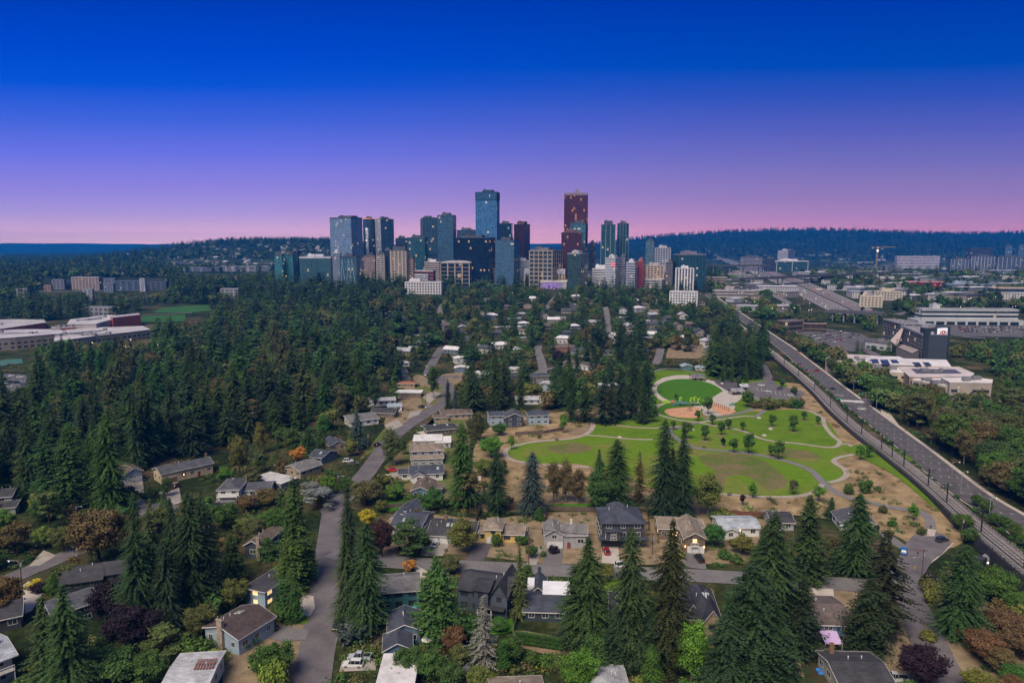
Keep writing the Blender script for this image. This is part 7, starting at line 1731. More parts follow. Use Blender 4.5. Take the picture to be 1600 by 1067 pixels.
def person(px, py, rz, c1, c2, label, stride=.25):
 p = P(px, py); root = thing('person', p, R(rz), label, 'person'); bm = bpy.data.meshes.new('body')
 V = [(0,0,.95),(0,0,1.2),(0,0,1.45),(0,.02,1.56),(0,.02,1.68),(.1,0,.92),(.11,stride,.5),(.11,stride*.6,.07),(-.1,0,.92),(-.11,-stride*.6,.5),(-.11,-stride,.1),(.2,0,1.42),(.26,-stride*.6,1.13),(.25,-stride*.3,.86),(-.2,0,1.42),(-.26,stride*.6,1.13),(-.25,stride*.7,.88),(.11,stride*.6+.12,.04),(-.11,-stride+.12,.05)]
 E = [(0,1),(1,2),(2,3),(3,4),(0,5),(5,6),(6,7),(0,8),(8,9),(9,10),(2,11),(11,12),(12,13),(2,14),(14,15),(15,16),(7,17),(10,18)]
 Rr_ = [.15,.14,.15,.06,.105,.1,.07,.05,.1,.07,.05,.07,.05,.04,.07,.05,.04,.045,.045]
 bm.from_pydata(V, E, []); o = link('body', bm, root); o.modifiers.new('s', 'SKIN'); bm.skin_vertices.new() if hasattr(bm.skin_vertices, 'new') and not bm.skin_vertices else None
 sv = bm.skin_vertices[0].data
 for i, r_ in enumerate(Rr_): sv[i].radius = (r_, r_)
 sv[0].use_root = True; o.modifiers.new('b', 'SUBSURF').levels = 1; o.modifiers['b'].render_levels = 1
 m, n, b = nt('clothed_figure'); tc_ = n.nodes.new('ShaderNodeTexCoord'); s_ = n.nodes.new('ShaderNodeSeparateXYZ'); n.links.new(tc_.outputs['Object'], s_.inputs[0]); rp = n.nodes.new('ShaderNodeValToRGB'); rp.color_ramp.interpolation = 'CONSTANT'
 d = n.nodes.new('ShaderNodeMath'); d.operation = 'DIVIDE'; d.inputs[1].default_value = 2; n.links.new(s_.outputs[2], d.inputs[0]); n.links.new(d.outputs[0], rp.inputs[0])
 e = rp.color_ramp.elements; e.new(.47); e.new(.76); e[0].position = 0; e[0].color = rgb(c2); e[1].position = .47; e[1].color = rgb(c1); e[2].position = .755; e[2].color = (.35,.2,.14,1); e[3].position = .86; e[3].color = (.03,.02,.015,1)
 n.links.new(rp.outputs[0], b.inputs['Base Color']); bm.materials.append(m)
person(1272, 770, 80, (.03,.03,.04), (.03,.03,.04), 'person in dark clothes at the bench by the lower park path')
person(1454, 827, 10, (.02,.02,.025), (.03,.03,.05), 'person in dark clothes walking at the end of the right-hand footpath')
person(1031, 594, 60, (.05,.05,.08), (.02,.02,.02), 'person walking on the pale ring path at the left of the oval lawn')
person(1096, 641, 0, (.3,.05,.06), (.05,.05,.1), 'person in a red top beside the playground', .1)
person(1434, 867, 160, (.25,.05,.04), (.04,.04,.06), 'person in a reddish jacket standing by the pole at the turning circle', .1)
FW_ = mat('fence_wood', (.12,.09,.075), .9, noise=.3, scale=1.5); FWR = mat('fence_red', (.15,.065,.045), .9, noise=.3, scale=1.5); FWG = mat('fence_grey', (.2,.18,.17), .9, noise=.25, scale=1.5)
def fence(pix, label, h=1.8, m=FW_):
 pts = [P(*q) for q in pix]; root = thing('wooden_fence', pts[0], 0, label, 'fence'); o = pts[0]; mb = MB(); pm = MB(); cnt = 0; plist = []
 for a, b in zip(pts[:-1], pts[1:]):
  d = (b-a); L = d.length; n = max(1, int(L/2.4))
  for i in range(n):
   p, q = a+d*(i/n)-o, a+d*((i+1)/n)-o; u = (q-p).normalized()*.07
   mb.bar((p.x+u.x, p.y+u.y, h/2), (q.x-u.x, q.y-u.y, h/2), .04, h-.1+.1*(i % 2)*.3); plist.append(p)
 mb.build('panel', m, root)
 for p in plist[:90]: q = MB(); q.box(p.x-.06, p.x+.06, p.y-.06, p.y+.06, 0, h+.1); pm.v += []; q.build('post', m, root)
fence([(735,803),(752,795),(776,795),(800,796),(850,797),(945,800)], 'long wooden back fence between the house row and the dry park slope', m=FW_)
fence([(847,835),(852,815),(858,796)], 'wooden side fence between the yellow and the grey house', m=FW_)
fence([(752,795),(745,815),(735,840)], 'short wooden fence left of the yellow house'); fence([(1120,803),(1165,806),(1205,808)], 'reddish wooden fence right of the birch', m=FWR)
fence([(1010,790),(1014,830)], 'reddish wooden fence right of the dark modern house', m=FWR); fence([(1250,1020),(1300,1024)], 'grey panel fence below the lavender awning', m=FWG)
fence([(802,990),(812,955),(818,930)], 'long wooden fence between the dark modern house and the navy house with the red slide', m=FWG)
fence([(1435,915),(1448,900),(1460,907),(1465,925)], 'dark fence around the utility yard by the right-hand pole', m=mat('fence_dark', (.04,.038,.04), .9)); fence([(805,680),(850,678),(880,672)], 'dark fence behind the navy hip-roofed house by the park', m=FW_)
fence([(600,795),(650,790),(665,785)], 'wooden fence behind the navy L-shaped roof'); fence([(1035,541),(1060,540),(1100,541)], 'wooden fence around the far dry yard above the park')
fence([(230,700),(262,703),(285,712)], 'old fence at the edge of the forest behind the cream house')
fence([(730,752),(752,750)], 'white-ish side fence beside the blue gabled house', m=TRIM)
p = P(731, 1062); root = thing('gazebo', p, 0, 'small dark hexagonal gazebo among the shrubs at the bottom', 'gazebo'); m = MB()
for k in range(6):
 a, b = k*1.047, (k+1)*1.047; q = [(2*math.cos(a), 2*math.sin(a), 2.4), (2*math.cos(b), 2*math.sin(b), 2.4), (0, 0, 3.5)]; uvroof(m, q); m.quad([(v[0], v[1], v[2]-.1) for v in q][::-1])
m.build('roof', roof_mat((.1,.1,.11)), root)
for k in range(6): MB().box(1.8*math.cos(k*1.047)-.07, 1.8*math.cos(k*1.047)+.07, 1.8*math.sin(k*1.047)-.07, 1.8*math.sin(k*1.047)+.07, 0, 2.38).build('post', WOOD, root)
def parasol(px, py, c, label):
 p = P(px, py); root = thing('garden_parasol', p, 0, label, 'parasol'); m = MB()
 for k in range(8):
  a, b = k*.785, (k+1)*.785; q = [(1.5*math.cos(a), 1.5*math.sin(a), 2.1), (1.5*math.cos(b), 1.5*math.sin(b), 2.1), (0, 0, 2.7)]; m.quad(q); m.quad([(v[0], v[1], v[2]-.03) for v in q][::-1])
 m.build('canopy', mat('cloth'+label[:4], c, .8), root); MB().tube([(0,0,0),(0,0,2.65)], .04, 6).build('pole', LAMPM, root); MB().tube([(0,0,0),(0,0,.12)], .35, 10).build('base', CONC, root)
parasol(668, 1011, (.6,.6,.6), 'white parasol on the brick patio behind the blue gable house')
def chair(px, py, rz, c, label, group=None):
 p = P(px, py); root = thing('garden_chair', p, R(rz), label, 'chair', group); M_ = mat('chair_cloth', c, .8); MB().box(-.3,.3,-.3,.3,.38,.44).build('seat', M_, root); MB().box(-.3,.3,.28,.34,.441,1.0).build('backrest', M_, root)
 for x in (-.26,.26):
  for y in (-.26,.26): MB().box(x-.03,x+.03,y-.03,y+.03,0,.379).build('leg', LAMPM, root)
for a, b, l in ((664,1001,'behind the white parasol'),(671,1000,'right behind the white parasol'),(682,1003,'right of the parasol, facing it'),(688,1010,'farthest right on the patio')): chair(a, b, rng.random()*360, (.04,.07,.16), 'dark blue garden chair '+l)
p = P(643, 951); root = thing('paddling_pool', p, 0, 'small round turquoise paddling pool behind the blue gable house', 'pool'); MB().tube([(0,0,0),(0,0,.5)], 1.4, 20).build('pool_wall', mat('pool_blue', (.05,.35,.45), .4), root); MB().tube([(0,0,.505),(0,0,.52)], 1.25, 20).build('pool_water', mat('pool_water', (.1,.5,.55), .1, noise=.1), root)
p = P(896, 974); root = thing('red_slide', p, R(-35), 'red play slide beside the navy low house', 'slide'); m = MB(); m.bar((-1.6,0,.15), (1.6,0,2.0), .8, .08); m.bar((-1.6,-.4,.3), (1.6,-.4,2.15), .06, .3); m.bar((-1.6,.4,.3), (1.6,.4,2.15), .06, .3); m.build('chute', mat('red_plastic', (.6,.03,.025), .4), root); m = MB(); [m.bar((x,y,0),(x,y,1.9),.07) for x in (1.6,2.2) for y in (-.35,.35)]; m.build('leg', LAMPM, root)
for i, (a, b, c, l) in enumerate(((224,752,(.02,.07,.2),'blue wheeled bin beside the double-garage house on the left'),(227,752,(.03,.05,.04),'dark green wheeled bin next to the blue one'),(845,858,(.02,.1,.08),'dark teal bin left of the white garage door'),(620,1033,(.04,.04,.05),'dark wheeled bin beside the stained white roof'))):
 p = P(a, b); root = thing('wheeled_bin', p, 0, l, 'bin'); MB().prism([(-.28,-.3),(.28,-.3),(.3,.32),(-.3,.32)], .05, .95).build('bin_body', mat('bin%d' % i, c, .6), root); MB().box(-.32,.32,-.34,.36,.951,1.03).build('lid', mat('bin%d' % i, c, .6), root)
p = P(1420, 1032); q = P(1284, 1050); root = thing('blue_tarpaulin', q, 0, 'crumpled blue tarpaulin in the yard below the lavender awning', 'tarpaulin'); m = MB(); rr_ = random.Random(3)
g = [[(i*.5-1, j*.5-1.2, .12+.25*rr_.random()) for i in range(5)] for j in range(6)]
for j in range(5):
 for i in range(4): m.quad([g[j][i], g[j][i+1], g[j+1][i+1], g[j+1][i]]); m.quad([(v[0], v[1], v[2]-.05) for v in (g[j][i], g[j][i+1], g[j+1][i+1], g[j+1][i])][::-1])
m.build('sheet', mat('blue_tarp', (.04,.2,.6), .5), root)
p = P(1536, 880); root = thing('rail_service_yard', p, R(35), 'black fenced service yard with two small lit globes beside the rail viaduct', 'fence')
m = MB(); [m.box(-5+i*.5, -4.96+i*.5, -3, -2.96, 0, 2.4) for i in range(21)]; [m.box(-5, -4.96, -3+i*.5, -2.96+i*.5, 0, 2.4) for i in range(13)]; m.box(-5, 5, -3.03, -2.97, 2.3, 2.4); m.box(-5, 5, -3.03, -2.97, .2, .3); m.box(-5.03, -4.97, -2.96, 3, 2.3, 2.4); m.build('bars', BLACK, root)
MB().box(-3, 0, -1, 1.5, 0, 2.2).build('cabinet', GARD, root); MB().box(1.5, 3.5, -1, 1, 0, 1.8).build('cabinet', LAMPM, root)
for x in (-4.9, 2): MB().box(x-.2, x+.2, -3.2, -2.8, 2.45, 2.85).build('globe_lamp', mat('globe', (1,1,.95), emit=1.2), root)
p = P(1428, 898); root = thing('road_sign', p, R(0), 'yellow diamond road sign by the right-hand street', 'sign'); m = MB(); m.quad([(0,-.05,1.9),(.4,-.05,2.3),(0,-.05,2.7),(-.4,-.05,2.3)]); m.quad([(0,-.02,1.9),(.4,-.02,2.3),(0,-.02,2.7),(-.4,-.02,2.3)][::-1]); m.build('sign_plate', mat('sign_yellow', (.6,.3,.03), .5), root); MB().tube([(0,0,0),(0,0,2.6)], .04, 6).build('post', LAMPM, root)
for (a, b, l) in ((1318,636,'traffic signal on the near corner of the zebra crossing'),(1352,628,'traffic signal with a long arm over the far side of the wide road')):
 p = P(a, b); root = thing('traffic_signal', p, R(25), l, 'traffic light'); q = MB(); q.tube([(0,0,0),(0,0,6)], .12, 8); q.tube([(0,0,5.8),(-7,0,6.2)], .09, 6); q.build('pole', LAMPM, root)
 for x in (-3.5, -6.5):
  MB().box(x-.2, x+.2, -.35, -.1, 5.2, 6.3).build('signal_head', BLACK, root); MB().tube([(x,-.36,5.45),(x,-.4,5.45)], .13, 8).build('green_lamp', mat('green_lamp', (.1,1,.55), emit=4), root.children[-1])
def t_(k, px, pb, top, c, lab, w_=None): tree(k, px, pb, top=top, c=c, label=lab, width=w_)
for a in [
 ('fir',305,955,768,'deep','tallest and rightmost dark fir of the bottom-left cluster',15), ('fir',278,950,779,'deep','dark fir in the middle of the bottom-left cluster'), ('fir',240,965,800,'dark','dark fir behind the purple tree, left of the cluster centre',13),
 ('fir',222,985,830,'deep','broad dark fir nearest the camera in the bottom-left cluster',14), ('fir',217,880,768,'dark','slender fir whose tip rises beside the cul-de-sac pole',8), ('cedar',362,912,834,'green','rounded green cedar right of the bottom-left firs',12),
 ('fir',262,985,845,'deep','short dark fir at the foot of the bottom-left cluster',11), ('fir',330,945,800,'deep','dark fir on the right flank of the bottom-left cluster',11), ('fir',295,930,800,'deep','dark fir hidden in the middle of the bottom-left cluster',12),
 ('spruce',74,1095,930,'dark','left one of the two big firs in the bottom-left corner',12), ('fir',112,1100,915,'dark','right one of the two big firs in the bottom-left corner',15), ('spruce',92,1082,960,'dark','lower fir squeezed between the two big bottom-left firs',11),
 ('maple',155,880,787,'bronze','large rust-brown maple beside the left road',19), ('maple',178,975,902,'purple','dark purple plum tree between the charcoal house and the firs',13), ('maple',206,1020,945,'purple','second dark purple tree, lower, among the bottom-left firs',15),
 ('maple',68,858,820,'lime','round pale green tree beside the left road',7.5), ('maple',24,865,812,'bronze','olive-orange round tree at the left edge',12), ('maple',8,832,795,'bright','bright green tree at the left edge above the olive-orange one',9), ('maple',100,862,818,'olive','olive tree between the pale green and the rust maple',9),
 ('maple',6,965,895,'bronze','orange-olive tree at the left edge beside the lamp pole',12), ('spruce',83,925,895,'green','small green conifer in front of the charcoal house',6.5), ('shrub',55,918,906,'yellow','yellow flowering shrub by the left drive',5), ('shrub',60,925,910,'purple','dark purple shrub by the left drive',6),
 ('shrub',96,895,884,'olive','low olive hedge shrub behind the charcoal house',7), ('maple',172,1075,1012,'mid','large bright green tree at the bottom left of the purple trees',15), ('maple',234,1075,1018,'mid','round green tree at the bottom, right of the larger one',9.5), ('pine',255,1035,980,'olive','olive pine below the firs left of the maroon roof',10),
 ('shrub',303,1030,992,'green','domed green bush below the maroon roof',9.5), ('shrub',335,1040,1012,'lime','yellow-green shrub above the pale metal roof',7), ('maple',368,950,902,'yolive','olive-yellow tree left of the flat-roofed house',8), ('maple',370,905,883,'orange','small orange tree left of the flat-roofed house',4),
 ('cedar',109,800,668,'cgreen','tall smooth green cedar above the left road, right one of two',17), ('cedar',79,800,673,'cgreen','tall smooth green cedar above the left road, left one of two',16), ('fir',175,800,648,'green','broad green fir right of the two smooth cedars',17), ('fir',150,785,655,'green','green fir between the smooth cedars and the broad fir',13),
 ('fir',48,785,648,'dark','dark fir at the left of the smooth cedars',15), ('fir',20,770,655,'deep','dark fir at the left edge above the dark-roofed grey house',14), ('pine',78,830,765,'olive','olive pine at the foot of the smooth cedars',9),
 ('fir',232,725,578,'dark','very tall dark fir rising at the front of the forest above the double-garage house',19), ('fir',215,735,600,'dark','tall dark fir just left of the tallest front one',13), ('fir',300,712,636,'deep','broad-skirted dark fir directly behind the cream house',18), ('fir',272,705,590,'deep','dark forest fir left behind the cream house',13),
 ('maple',375,748,674,'yolive','olive-yellow tree with a lumpy crown right of the cream house',10), ('maple',352,755,728,'bright','bright green tree beside the cream house',7), ('maple',395,765,735,'olive','olive tree behind the white balcony house',9),
 ('fir',270,850,778,'dark','small fir in front of the cream house drive, left one',7), ('fir',318,858,765,'dark','fir in front of the white balcony house drive',10), ('wispy',300,870,790,'dark','loose dark fir between the two small drive firs',10),
 ('maple',300,795,770,'olive','olive tree right of the lamp-lit drive',6), ('birch',262,775,745,'green','dark green tree on the hedge between the two left drives',5),
 ('shrub',230,778,766,'mid','green shrub on the bank beside the tall left pole',6), ('shrub',241,772,762,'mid','mid green shrub above the bank hedge',5), ('shrub',257,788,780,'lime','lime shrub at the mouth of the cream house drive',3),
 ('maple',415,790,762,'bronze','brown-leaved tree in front of the balcony house',11), ('maple',385,800,772,'bronze','reddish-brown tree right of the balcony garage',9), ('maple',430,840,790,'mid','green tree behind the brown-roofed dark house',11), ('maple',400,850,805,'olive','olive tree left of the tall green cedar',10), ('pine',380,838,810,'yolive','pale tree above the rounded cedar',7),
 ('cedar',466,908,745,'green','tallest green cedar beside the bottom street',14.5), ('cedar',455,925,838,'green','shorter green cedar in front of the tallest one',14), ('cedar',484,905,850,'green','dark green cedar touching the street in front of the tallest one',7.5), ('cedar',418,872,838,'mid','rounded green cedar in front of the brown-roofed dark house',10),
 ('cedar',455,972,890,'green','narrow cedar behind the clipped hedge plants',7), ('pine',498,795,762,'silver','silver-grey spreading tree left of the street corner',13), ('pine',485,785,752,'silver','second silver-grey tree behind the spreading one',9), ('maple',512,775,742,'bright','bright green tree above the silver-grey ones',7), ('maple',540,770,745,'mid','green tree by the utility pole at the junction',8),
 ('column',446,970,905,'mid','left one of two clipped tall columnar hedge plants',6.6), ('column',461,972,918,'mid','right one of two clipped tall columnar hedge plants',5.4), ('shrub',414,977,956,'mid','round clipped bush beside the stepped lawn',5), ('shrub',394,1006,988,'mid','round bush at the corner of the light blue house',4), ('shrub',384,1014,1004,'mid','small round bush below the light blue house',3),
 ('shrub',426,985,976,'brown','low brownish shrub on the drive edge',4), ('maple',430,1060,1003,'green','round dark green bush on the dry lawn by the bottom street',10), ('shrub',428,1085,1030,'lime','yellow-green conifer bush in front of the round dark one',7.5), ('shrub',408,1045,1010,'mid','rounded green bush left of the yellow-green one',7),
 ('fir',548,905,750,'deep','narrow almost black fir beside the bottom street',8.5), ('fir',542,985,812,'dark','tall kerb fir, left one of the pair before the narrow black fir',9.5), ('fir',572,990,815,'dark','tall fir, right one of the pair beside the bottom street',14), ('shrub',556,1000,966,'blue','grey-green mounded bush at the foot of the street firs',11),
 ('shrub',537,975,958,'green','dark bush behind the black kerb car',6), ('maple',574,826,793,'yellow','bright yellow tree left of the L-shaped navy roof',7), ('maple',597,870,808,(.055,.03,.03),'dull purple-brown tree below the yellow one',9.5), ('pine',640,868,812,'dark','dark spreading pine in front of the L-shaped navy roof',13), ('pine',655,868,835,'green','green pine beside the orange-red car',9),
 ('maple',573,790,748,'brown','big green-brown maple at the bend of the streets',14), ('maple',617,783,754,'bright','bright green tree in the garden below the red car',9), ('shrub',645,790,770,'mid','clipped green hedge below the blue gabled house',9), ('spruce',588,790,768,'dark','small dark conifer below the big maple',5), ('maple',678,800,760,'mid','round green tree behind the black-roofed blue house',9.5),
 ('maple',662,805,782,'mid','smaller round green tree left of its neighbour behind the blue house',7), ('maple',648,818,795,'bronze','brown-red tree beside the L-shaped navy roof',6), ('birch',722,862,808,'yolive','weeping yellow-green birch between the blue and the yellow house',11), ('maple',640,893,874,'orange','small bright orange tree on the verge of the cross street',5),
 ('cedar',684,1003,868,'mid','big smooth green cedar in the middle of the bottom houses',17), ('maple',702,895,868,'olive','round olive tree by the cross street above the big cedar',9), ('spruce',755,1045,928,'silver','silver-grey spruce in front of the modern blue-grey house',9), ('maple',710,1020,975,'rust','rust-red tree left of the silver spruce',8), ('maple',735,1000,960,'mid','green tree left of the lit patio',9),
 ('maple',640,1058,1008,'mid','round green shrub-tree right of the blue gable house, left one',8), ('maple',672,1065,1015,'mid','round green shrub-tree right of the blue gable house, middle one',9), ('maple',700,1072,1034,'mid','low bright bush right of the stained white roof',8), ('maple',720,1045,1005,'olive','olive bush behind the dark gazebo',6), ('maple',748,1078,1040,'yolive','yellow-green bush right of the dark gazebo',7),
 ('column',785,1050,1000,'mid','slim green column beside the silver spruce',3.5), ('maple',800,1035,990,'green','grey-green round tree left of the clipped hedge',7), ('maple',780,985,965,'mid','small green tree right of the silver spruce',6), ('shrub',855,1040,1020,'green','dark round bush below the clipped hedge',5), ('shrub',830,1035,1020,'green','dark bush under the left end of the clipped hedge',5), ('shrub',874,1037,1022,'olive','olive bush under the right end of the clipped hedge',5),
 ('fir',725,790,660,'mid','large yellow-green fir left of the park path',16), ('pine',735,795,735,'brown','brownish pine growing against the large yellow-green fir',9), ('fir',776,802,700,'deep','dark blue-black fir standing alone above the yellow house',13), ('fir',757,790,760,'dark','tiny young fir between the two tall ones above the yellow house',3.5), ('fir',560,702,643,'blue','blue spruce beside the navy hip roof',11),
 ('fir',830,802,706,'blue','pale blue-green weeping fir behind the back fence',13), ('spruce',842,812,792,'mid','green bush at the foot of the weeping fir',6), ('birch',865,786,716,'brown','thin brown tree, left one of three beside the weeping fir',8), ('birch',884,786,717,'brown','thin brown tree, middle one of three beside the weeping fir',8), ('birch',902,788,728,'brown','thin brown tree, right one of three beside the weeping fir',7),
 ('fir',962,802,687,'dark','wide dark fir behind the modern three storey house',17), ('fir',936,795,702,'dark','dark fir left of the wide one behind the modern house',11), ('maple',940,805,730,'mid','bright green maple in front of the wide dark fir',13), ('wispy',999,790,704,'brown','sparse brown-green tree right of the modern house',9),
 ('fir',1034,805,655,'deep','tall black-green fir behind the tan gable house, left one of two',14), ('fir',1065,805,667,'deep','tall black-green fir behind the tan gable house, right one of two',14), ('fir',1048,805,700,'deep','lower black-green fir between the two tall ones',12), ('birch',1106,806,738,'yolive','tall loose birch left of the mossy bush',12),
 ('shrub',1131,812,794,'yolive','mossy yellow-green domed tree above the ribbed metal roof',9), ('maple',1115,855,815,'mid','green tree right of the tan gable house',8), ('shrub',1116,812,797,'green','dark bush beside the birch',5), ('maple',1160,866,835,'yolive','yellow-olive tree right of the ribbed metal roof',9), ('shrub',1150,879,866,'mid','green bush on the dry front yard',5), ('shrub',1132,872,858,'green','dark bush at the right of the gabled drive',5),
 ('spruce',812,965,848,'olive','thin open fir beside the modern blue-grey house',7), ('birch',822,915,880,'mid','small green tree by the yellow house pole',5), ('fir',918,1015,838,'dark','very broad dark fir right of the navy low house',17), ('fir',905,1000,880,'deep','dark fir on the left flank of the very broad one',12), ('fir',987,1045,824,'dark','tall dark fir between the broad one and the olive one',14), ('fir',1042,1050,810,(.036,.044,.018),'tall olive-brown fir in front of the tan gable house',15),
 ('fir',1012,1050,930,'deep','shorter dark fir between the tall dark and the tall olive fir',12), ('fir',962,1050,960,'deep','low dark fir at the foot of the bottom middle row',10), ('birch',1080,1068,965,'bright','bright green broadleaf in front of the beige many-gabled house',9), ('maple',905,1085,1012,'bright','bright green tree at the bottom edge right of the hedge',10), ('birch',925,1060,990,'mid','green tree behind the bright bottom one',7),
 ('maple',945,905,880,'yolive','small yellow-green tree on the cross street verge',7), ('shrub',866,864,851,'purple','dark red round bush beside the red front door',4.5), ('shrub',849,869,860,'green','small green bush by the grey house drive',2.5), ('shrub',775,852,832,'green','dark bushy tree hiding the yellow house corner',5), ('maple',815,850,836,'mid','green bush right of the yellow house',6), ('maple',830,872,850,'green','green bush by the pole right of the yellow house',5),
 ('cedar',1262,908,775,'dark','symmetrical dark green fir right of the ribbed metal roof',17), ('fir',1334,895,770,'dark','feathery fir in front of the slate gabled house',16), ('spruce',1297,808,776,'dark','small dark conifer behind the feathery fir',7), ('wispy',1381,990,826,(.03,.042,.018),'large wispy olive fir beside the right-hand street',17), ('cedar',1352,1015,902,(.032,.046,.018),'low olive cedar in front of the wispy fir',16), ('cedar',1246,1022,902,(.03,.045,.018),'low olive cedar left of the lavender awning',15),
 ('fir',1196,1010,800,'dark','tall dark fir left behind the massive one',18), ('fir',1170,1100,885,'deep','massive dark fir at the bottom right, nearest the camera',20), ('fir',1130,1110,930,'deep','dark fir on the left flank of the massive one',14), ('fir',1215,1095,955,'deep','dark fir on the right flank of the massive one',15), ('fir',1185,960,830,'dark','dark fir just behind the tall one left of the olive cedar',14), ('fir',1225,1000,880,'dark','fir between the massive one and the left olive cedar',12),
 ('fir',1497,995,853,'dark','big olive-green fir right of the right-hand street',15), ('wispy',1486,985,860,'olive','second fir merging with the big one right of the street',12), ('maple',1437,1075,1005,'purple','dark purple tree at the bottom beside the right-hand street',12), ('maple',1555,945,885,'green','dark green tree below the rail viaduct',13), ('maple',1532,935,900,'green','dark green bush below the viaduct yard',9), ('maple',1585,960,920,'green','green tree at the right edge below the viaduct',9),
 ('shrub',1325,771,755,'green','round bush on the dry meadow, left one',5), ('shrub',1353,770,747,'green','leafy bush on the dry meadow, right one',6.5), ('young',1427,813,785,'bright','bright green young tree beside the lower footpath',4.6), ('shrub',1440,835,822,'olive','olive bush by the concrete apron',4), ('shrub',1379,801,788,'olive','olive bush right of the slate gabled house',4), ('shrub',1367,830,818,'purple','dark red bush beside the slate gabled house',3.5),
 ('maple',1502,830,800,'green','dark tree in front of the viaduct wall',8), ('maple',1515,850,825,'green','dark bush under the viaduct wall',7), ('shrub',1420,1090,1060,'mid','green bush at the bottom edge by the white pickup',5), ('shrub',1450,1000,985,'yolive','grassy shrub at the street side below the big fir',5), ('shrub',1455,928,905,'yolive','yellow-green shrub inside the curve of the right-hand street',7), ('shrub',1462,945,920,'yolive','olive shrub lower in the curve of the right-hand street',7),
 ('maple',1538,1035,985,'rust','rust-red shrub mass, left one below the big street fir',10), ('maple',1570,1000,950,'rust','rust-red tree, highest one at the right edge',12), ('maple',1595,1030,975,'rust','rust-red tree running out of the right edge',12), ('maple',1520,1010,978,'rust','rust-brown tree touching the big street fir',9), ('maple',1560,1050,1008,'bronze','bronze shrub in the middle of the rust-red ones',9), ('maple',1585,1075,1040,'mid','green bush at the bottom right corner',9), ('maple',1530,1085,1048,'yolive','olive bush at the bottom edge right of the street',9),
 ('fir',893,658,565,'dark','tall dark fir at the left end of the park firs',12), ('wispy',915,660,592,'deep','spreading dark cedar second from the left of the park firs',15), ('wispy',940,662,583,'deep','widest spreading dark cedar in the middle of the park firs',18), ('fir',968,655,573,'deep','dark fir right of the widest park cedar',13), ('fir',990,655,545,'deep','tallest dark fir of the park group',13), ('fir',1010,652,560,'deep','dark fir at the right end of the park firs, above the playground',12), ('wispy',955,662,600,'deep','low dark cedar in front of the park firs',14), ('fir',1004,662,600,'dark','shorter dark fir leaning over the playground path',10),
 ('young',880,677,643,'bright','pale green young tree left of the park path bend',5), ('young',912,656,640,'bright','small lime tree at the bend of the park path',4), ('young',799,703,677,'bright','lime young tree at the left tip of the park path',5), ('young',1021,638,616,'bright','bright green tree between the firs and the playground',5),
 ('birch',678,623,566,'green','pointed conical tree on the street corner beside the winding street',9.5), ('birch',612,728,665,'olive','olive birch standing at the bend of the winding street',10.5), ('birch',630,710,684,'green','dark slim tree behind the olive birch',4.5), ('birch',585,640,580,'dark','dark tree at the forest edge left of the white-roofed houses',9), ('spruce',650,573,548,'blue','bluish conical spruce beside the upper winding street',9), ('maple',703,537,512,'purple','dark purple round tree at the top of the winding street',11), ('maple',871,571,545,'purple','large dark purple tree beside the middle street',12),
 ('maple',768,715,680,'bright','bright green tree left of the park path tip',13), ('maple',760,745,715,'yolive','yellow-olive tree beside the yellow-green fir',11), ('maple',780,680,660,'mid','green tree below the dark modern houses',9), ('maple',745,690,640,'olive','olive tree right of the brown hip roof',9), ('maple',467,722,698,'orange','orange-green shrub left of the navy roofs',9), ('fir',482,710,668,'dark','left dark conifer above the orange-green shrub',9), ('fir',503,712,672,'dark','right dark conifer above the orange-green shrub',9), ('maple',440,690,668,'mid','green tree at the forest edge above the orange-green shrub',9),
 ('fir',700,640,590,'deep','narrow dark fir behind the brown hip roof',7), ('fir',712,640,600,'blue','blue-green slim conifer beside the narrow dark fir',5), ('fir',737,640,570,'dark','dark fir behind the brown hip roof, right of the blue-green one',13), ('fir',775,640,545,'dark','tall dark fir above the navy two storey house',14), ('maple',560,612,575,'bronze','brown tree at the forest edge beside the long pale roof',11), ('maple',520,600,560,'bronze','rust-brown tree inside the dark forest edge',14), ('maple',500,630,590,'olive','olive tree inside the dark forest edge',12), ('maple',470,575,540,'bronze','brown broadleaf deep in the forest',15),
]: t_(*a)
PT = 'by the right dry patch,right of the playground,left of the pair below the playground,right of the pair below the playground,in the middle lawn under the grey shelter,below the playground,left of the oval path fork,second below the playground,dark red one beside the centre path,lowest on the centre path,larger one at the centre path,right of the centre path,touching the one right of the centre path,on the upper right lawn,right of the one on the upper right lawn,at the upper path curve,on the right lawn edge,bright one above the birch path,dark one above the lower path,bright slim one at the path fork,dark red bush at the lower path,near the hedge of the right path,at the right end of the park path,behind the playground toy,tall one between oval lawn and trellis,on the far side of the oval lawn'.split(',')
PQ = [(1090,658,638,'mid'),(1113,664,645,'green'),(1127,680,656,'green'),(1138,671,652,'green'),(1160,673,656,'green'),(1072,686,655,'green'),(1052,672,655,'green'),(1101,689,662,'green'),(1130,697,682,'purple'),(1146,708,682,'green'),(1169,709,673,'green'),(1205,713,692,'green'),(1216,718,686,'mid'),(1206,667,645,'mid'),(1239,675,646,'mid'),(1256,657,640,'green'),(1278,664,648,'green'),(1176,778,752,'bright'),(1239,773,745,'olive'),(1279,784,756,'bright'),(1160,789,771,'purple'),(1344,719,692,'bright'),(1358,716,690,'green'),(1056,625,614,'green'),(1106,648,617,'green'),(1020,660,628,'green')]
for (a, b, c_, d), l in zip(PQ, PT): tree('young', a, b, top=c_, c=d, label='small park tree '+l, group='young park trees')
for k, (a, l) in enumerate(((1129,'left'),(1143,'middle'),(1165,'right'))): t_('cedar', a, 597, 566, 'green', f'{l} one of three conical trees behind the park car park', 6)
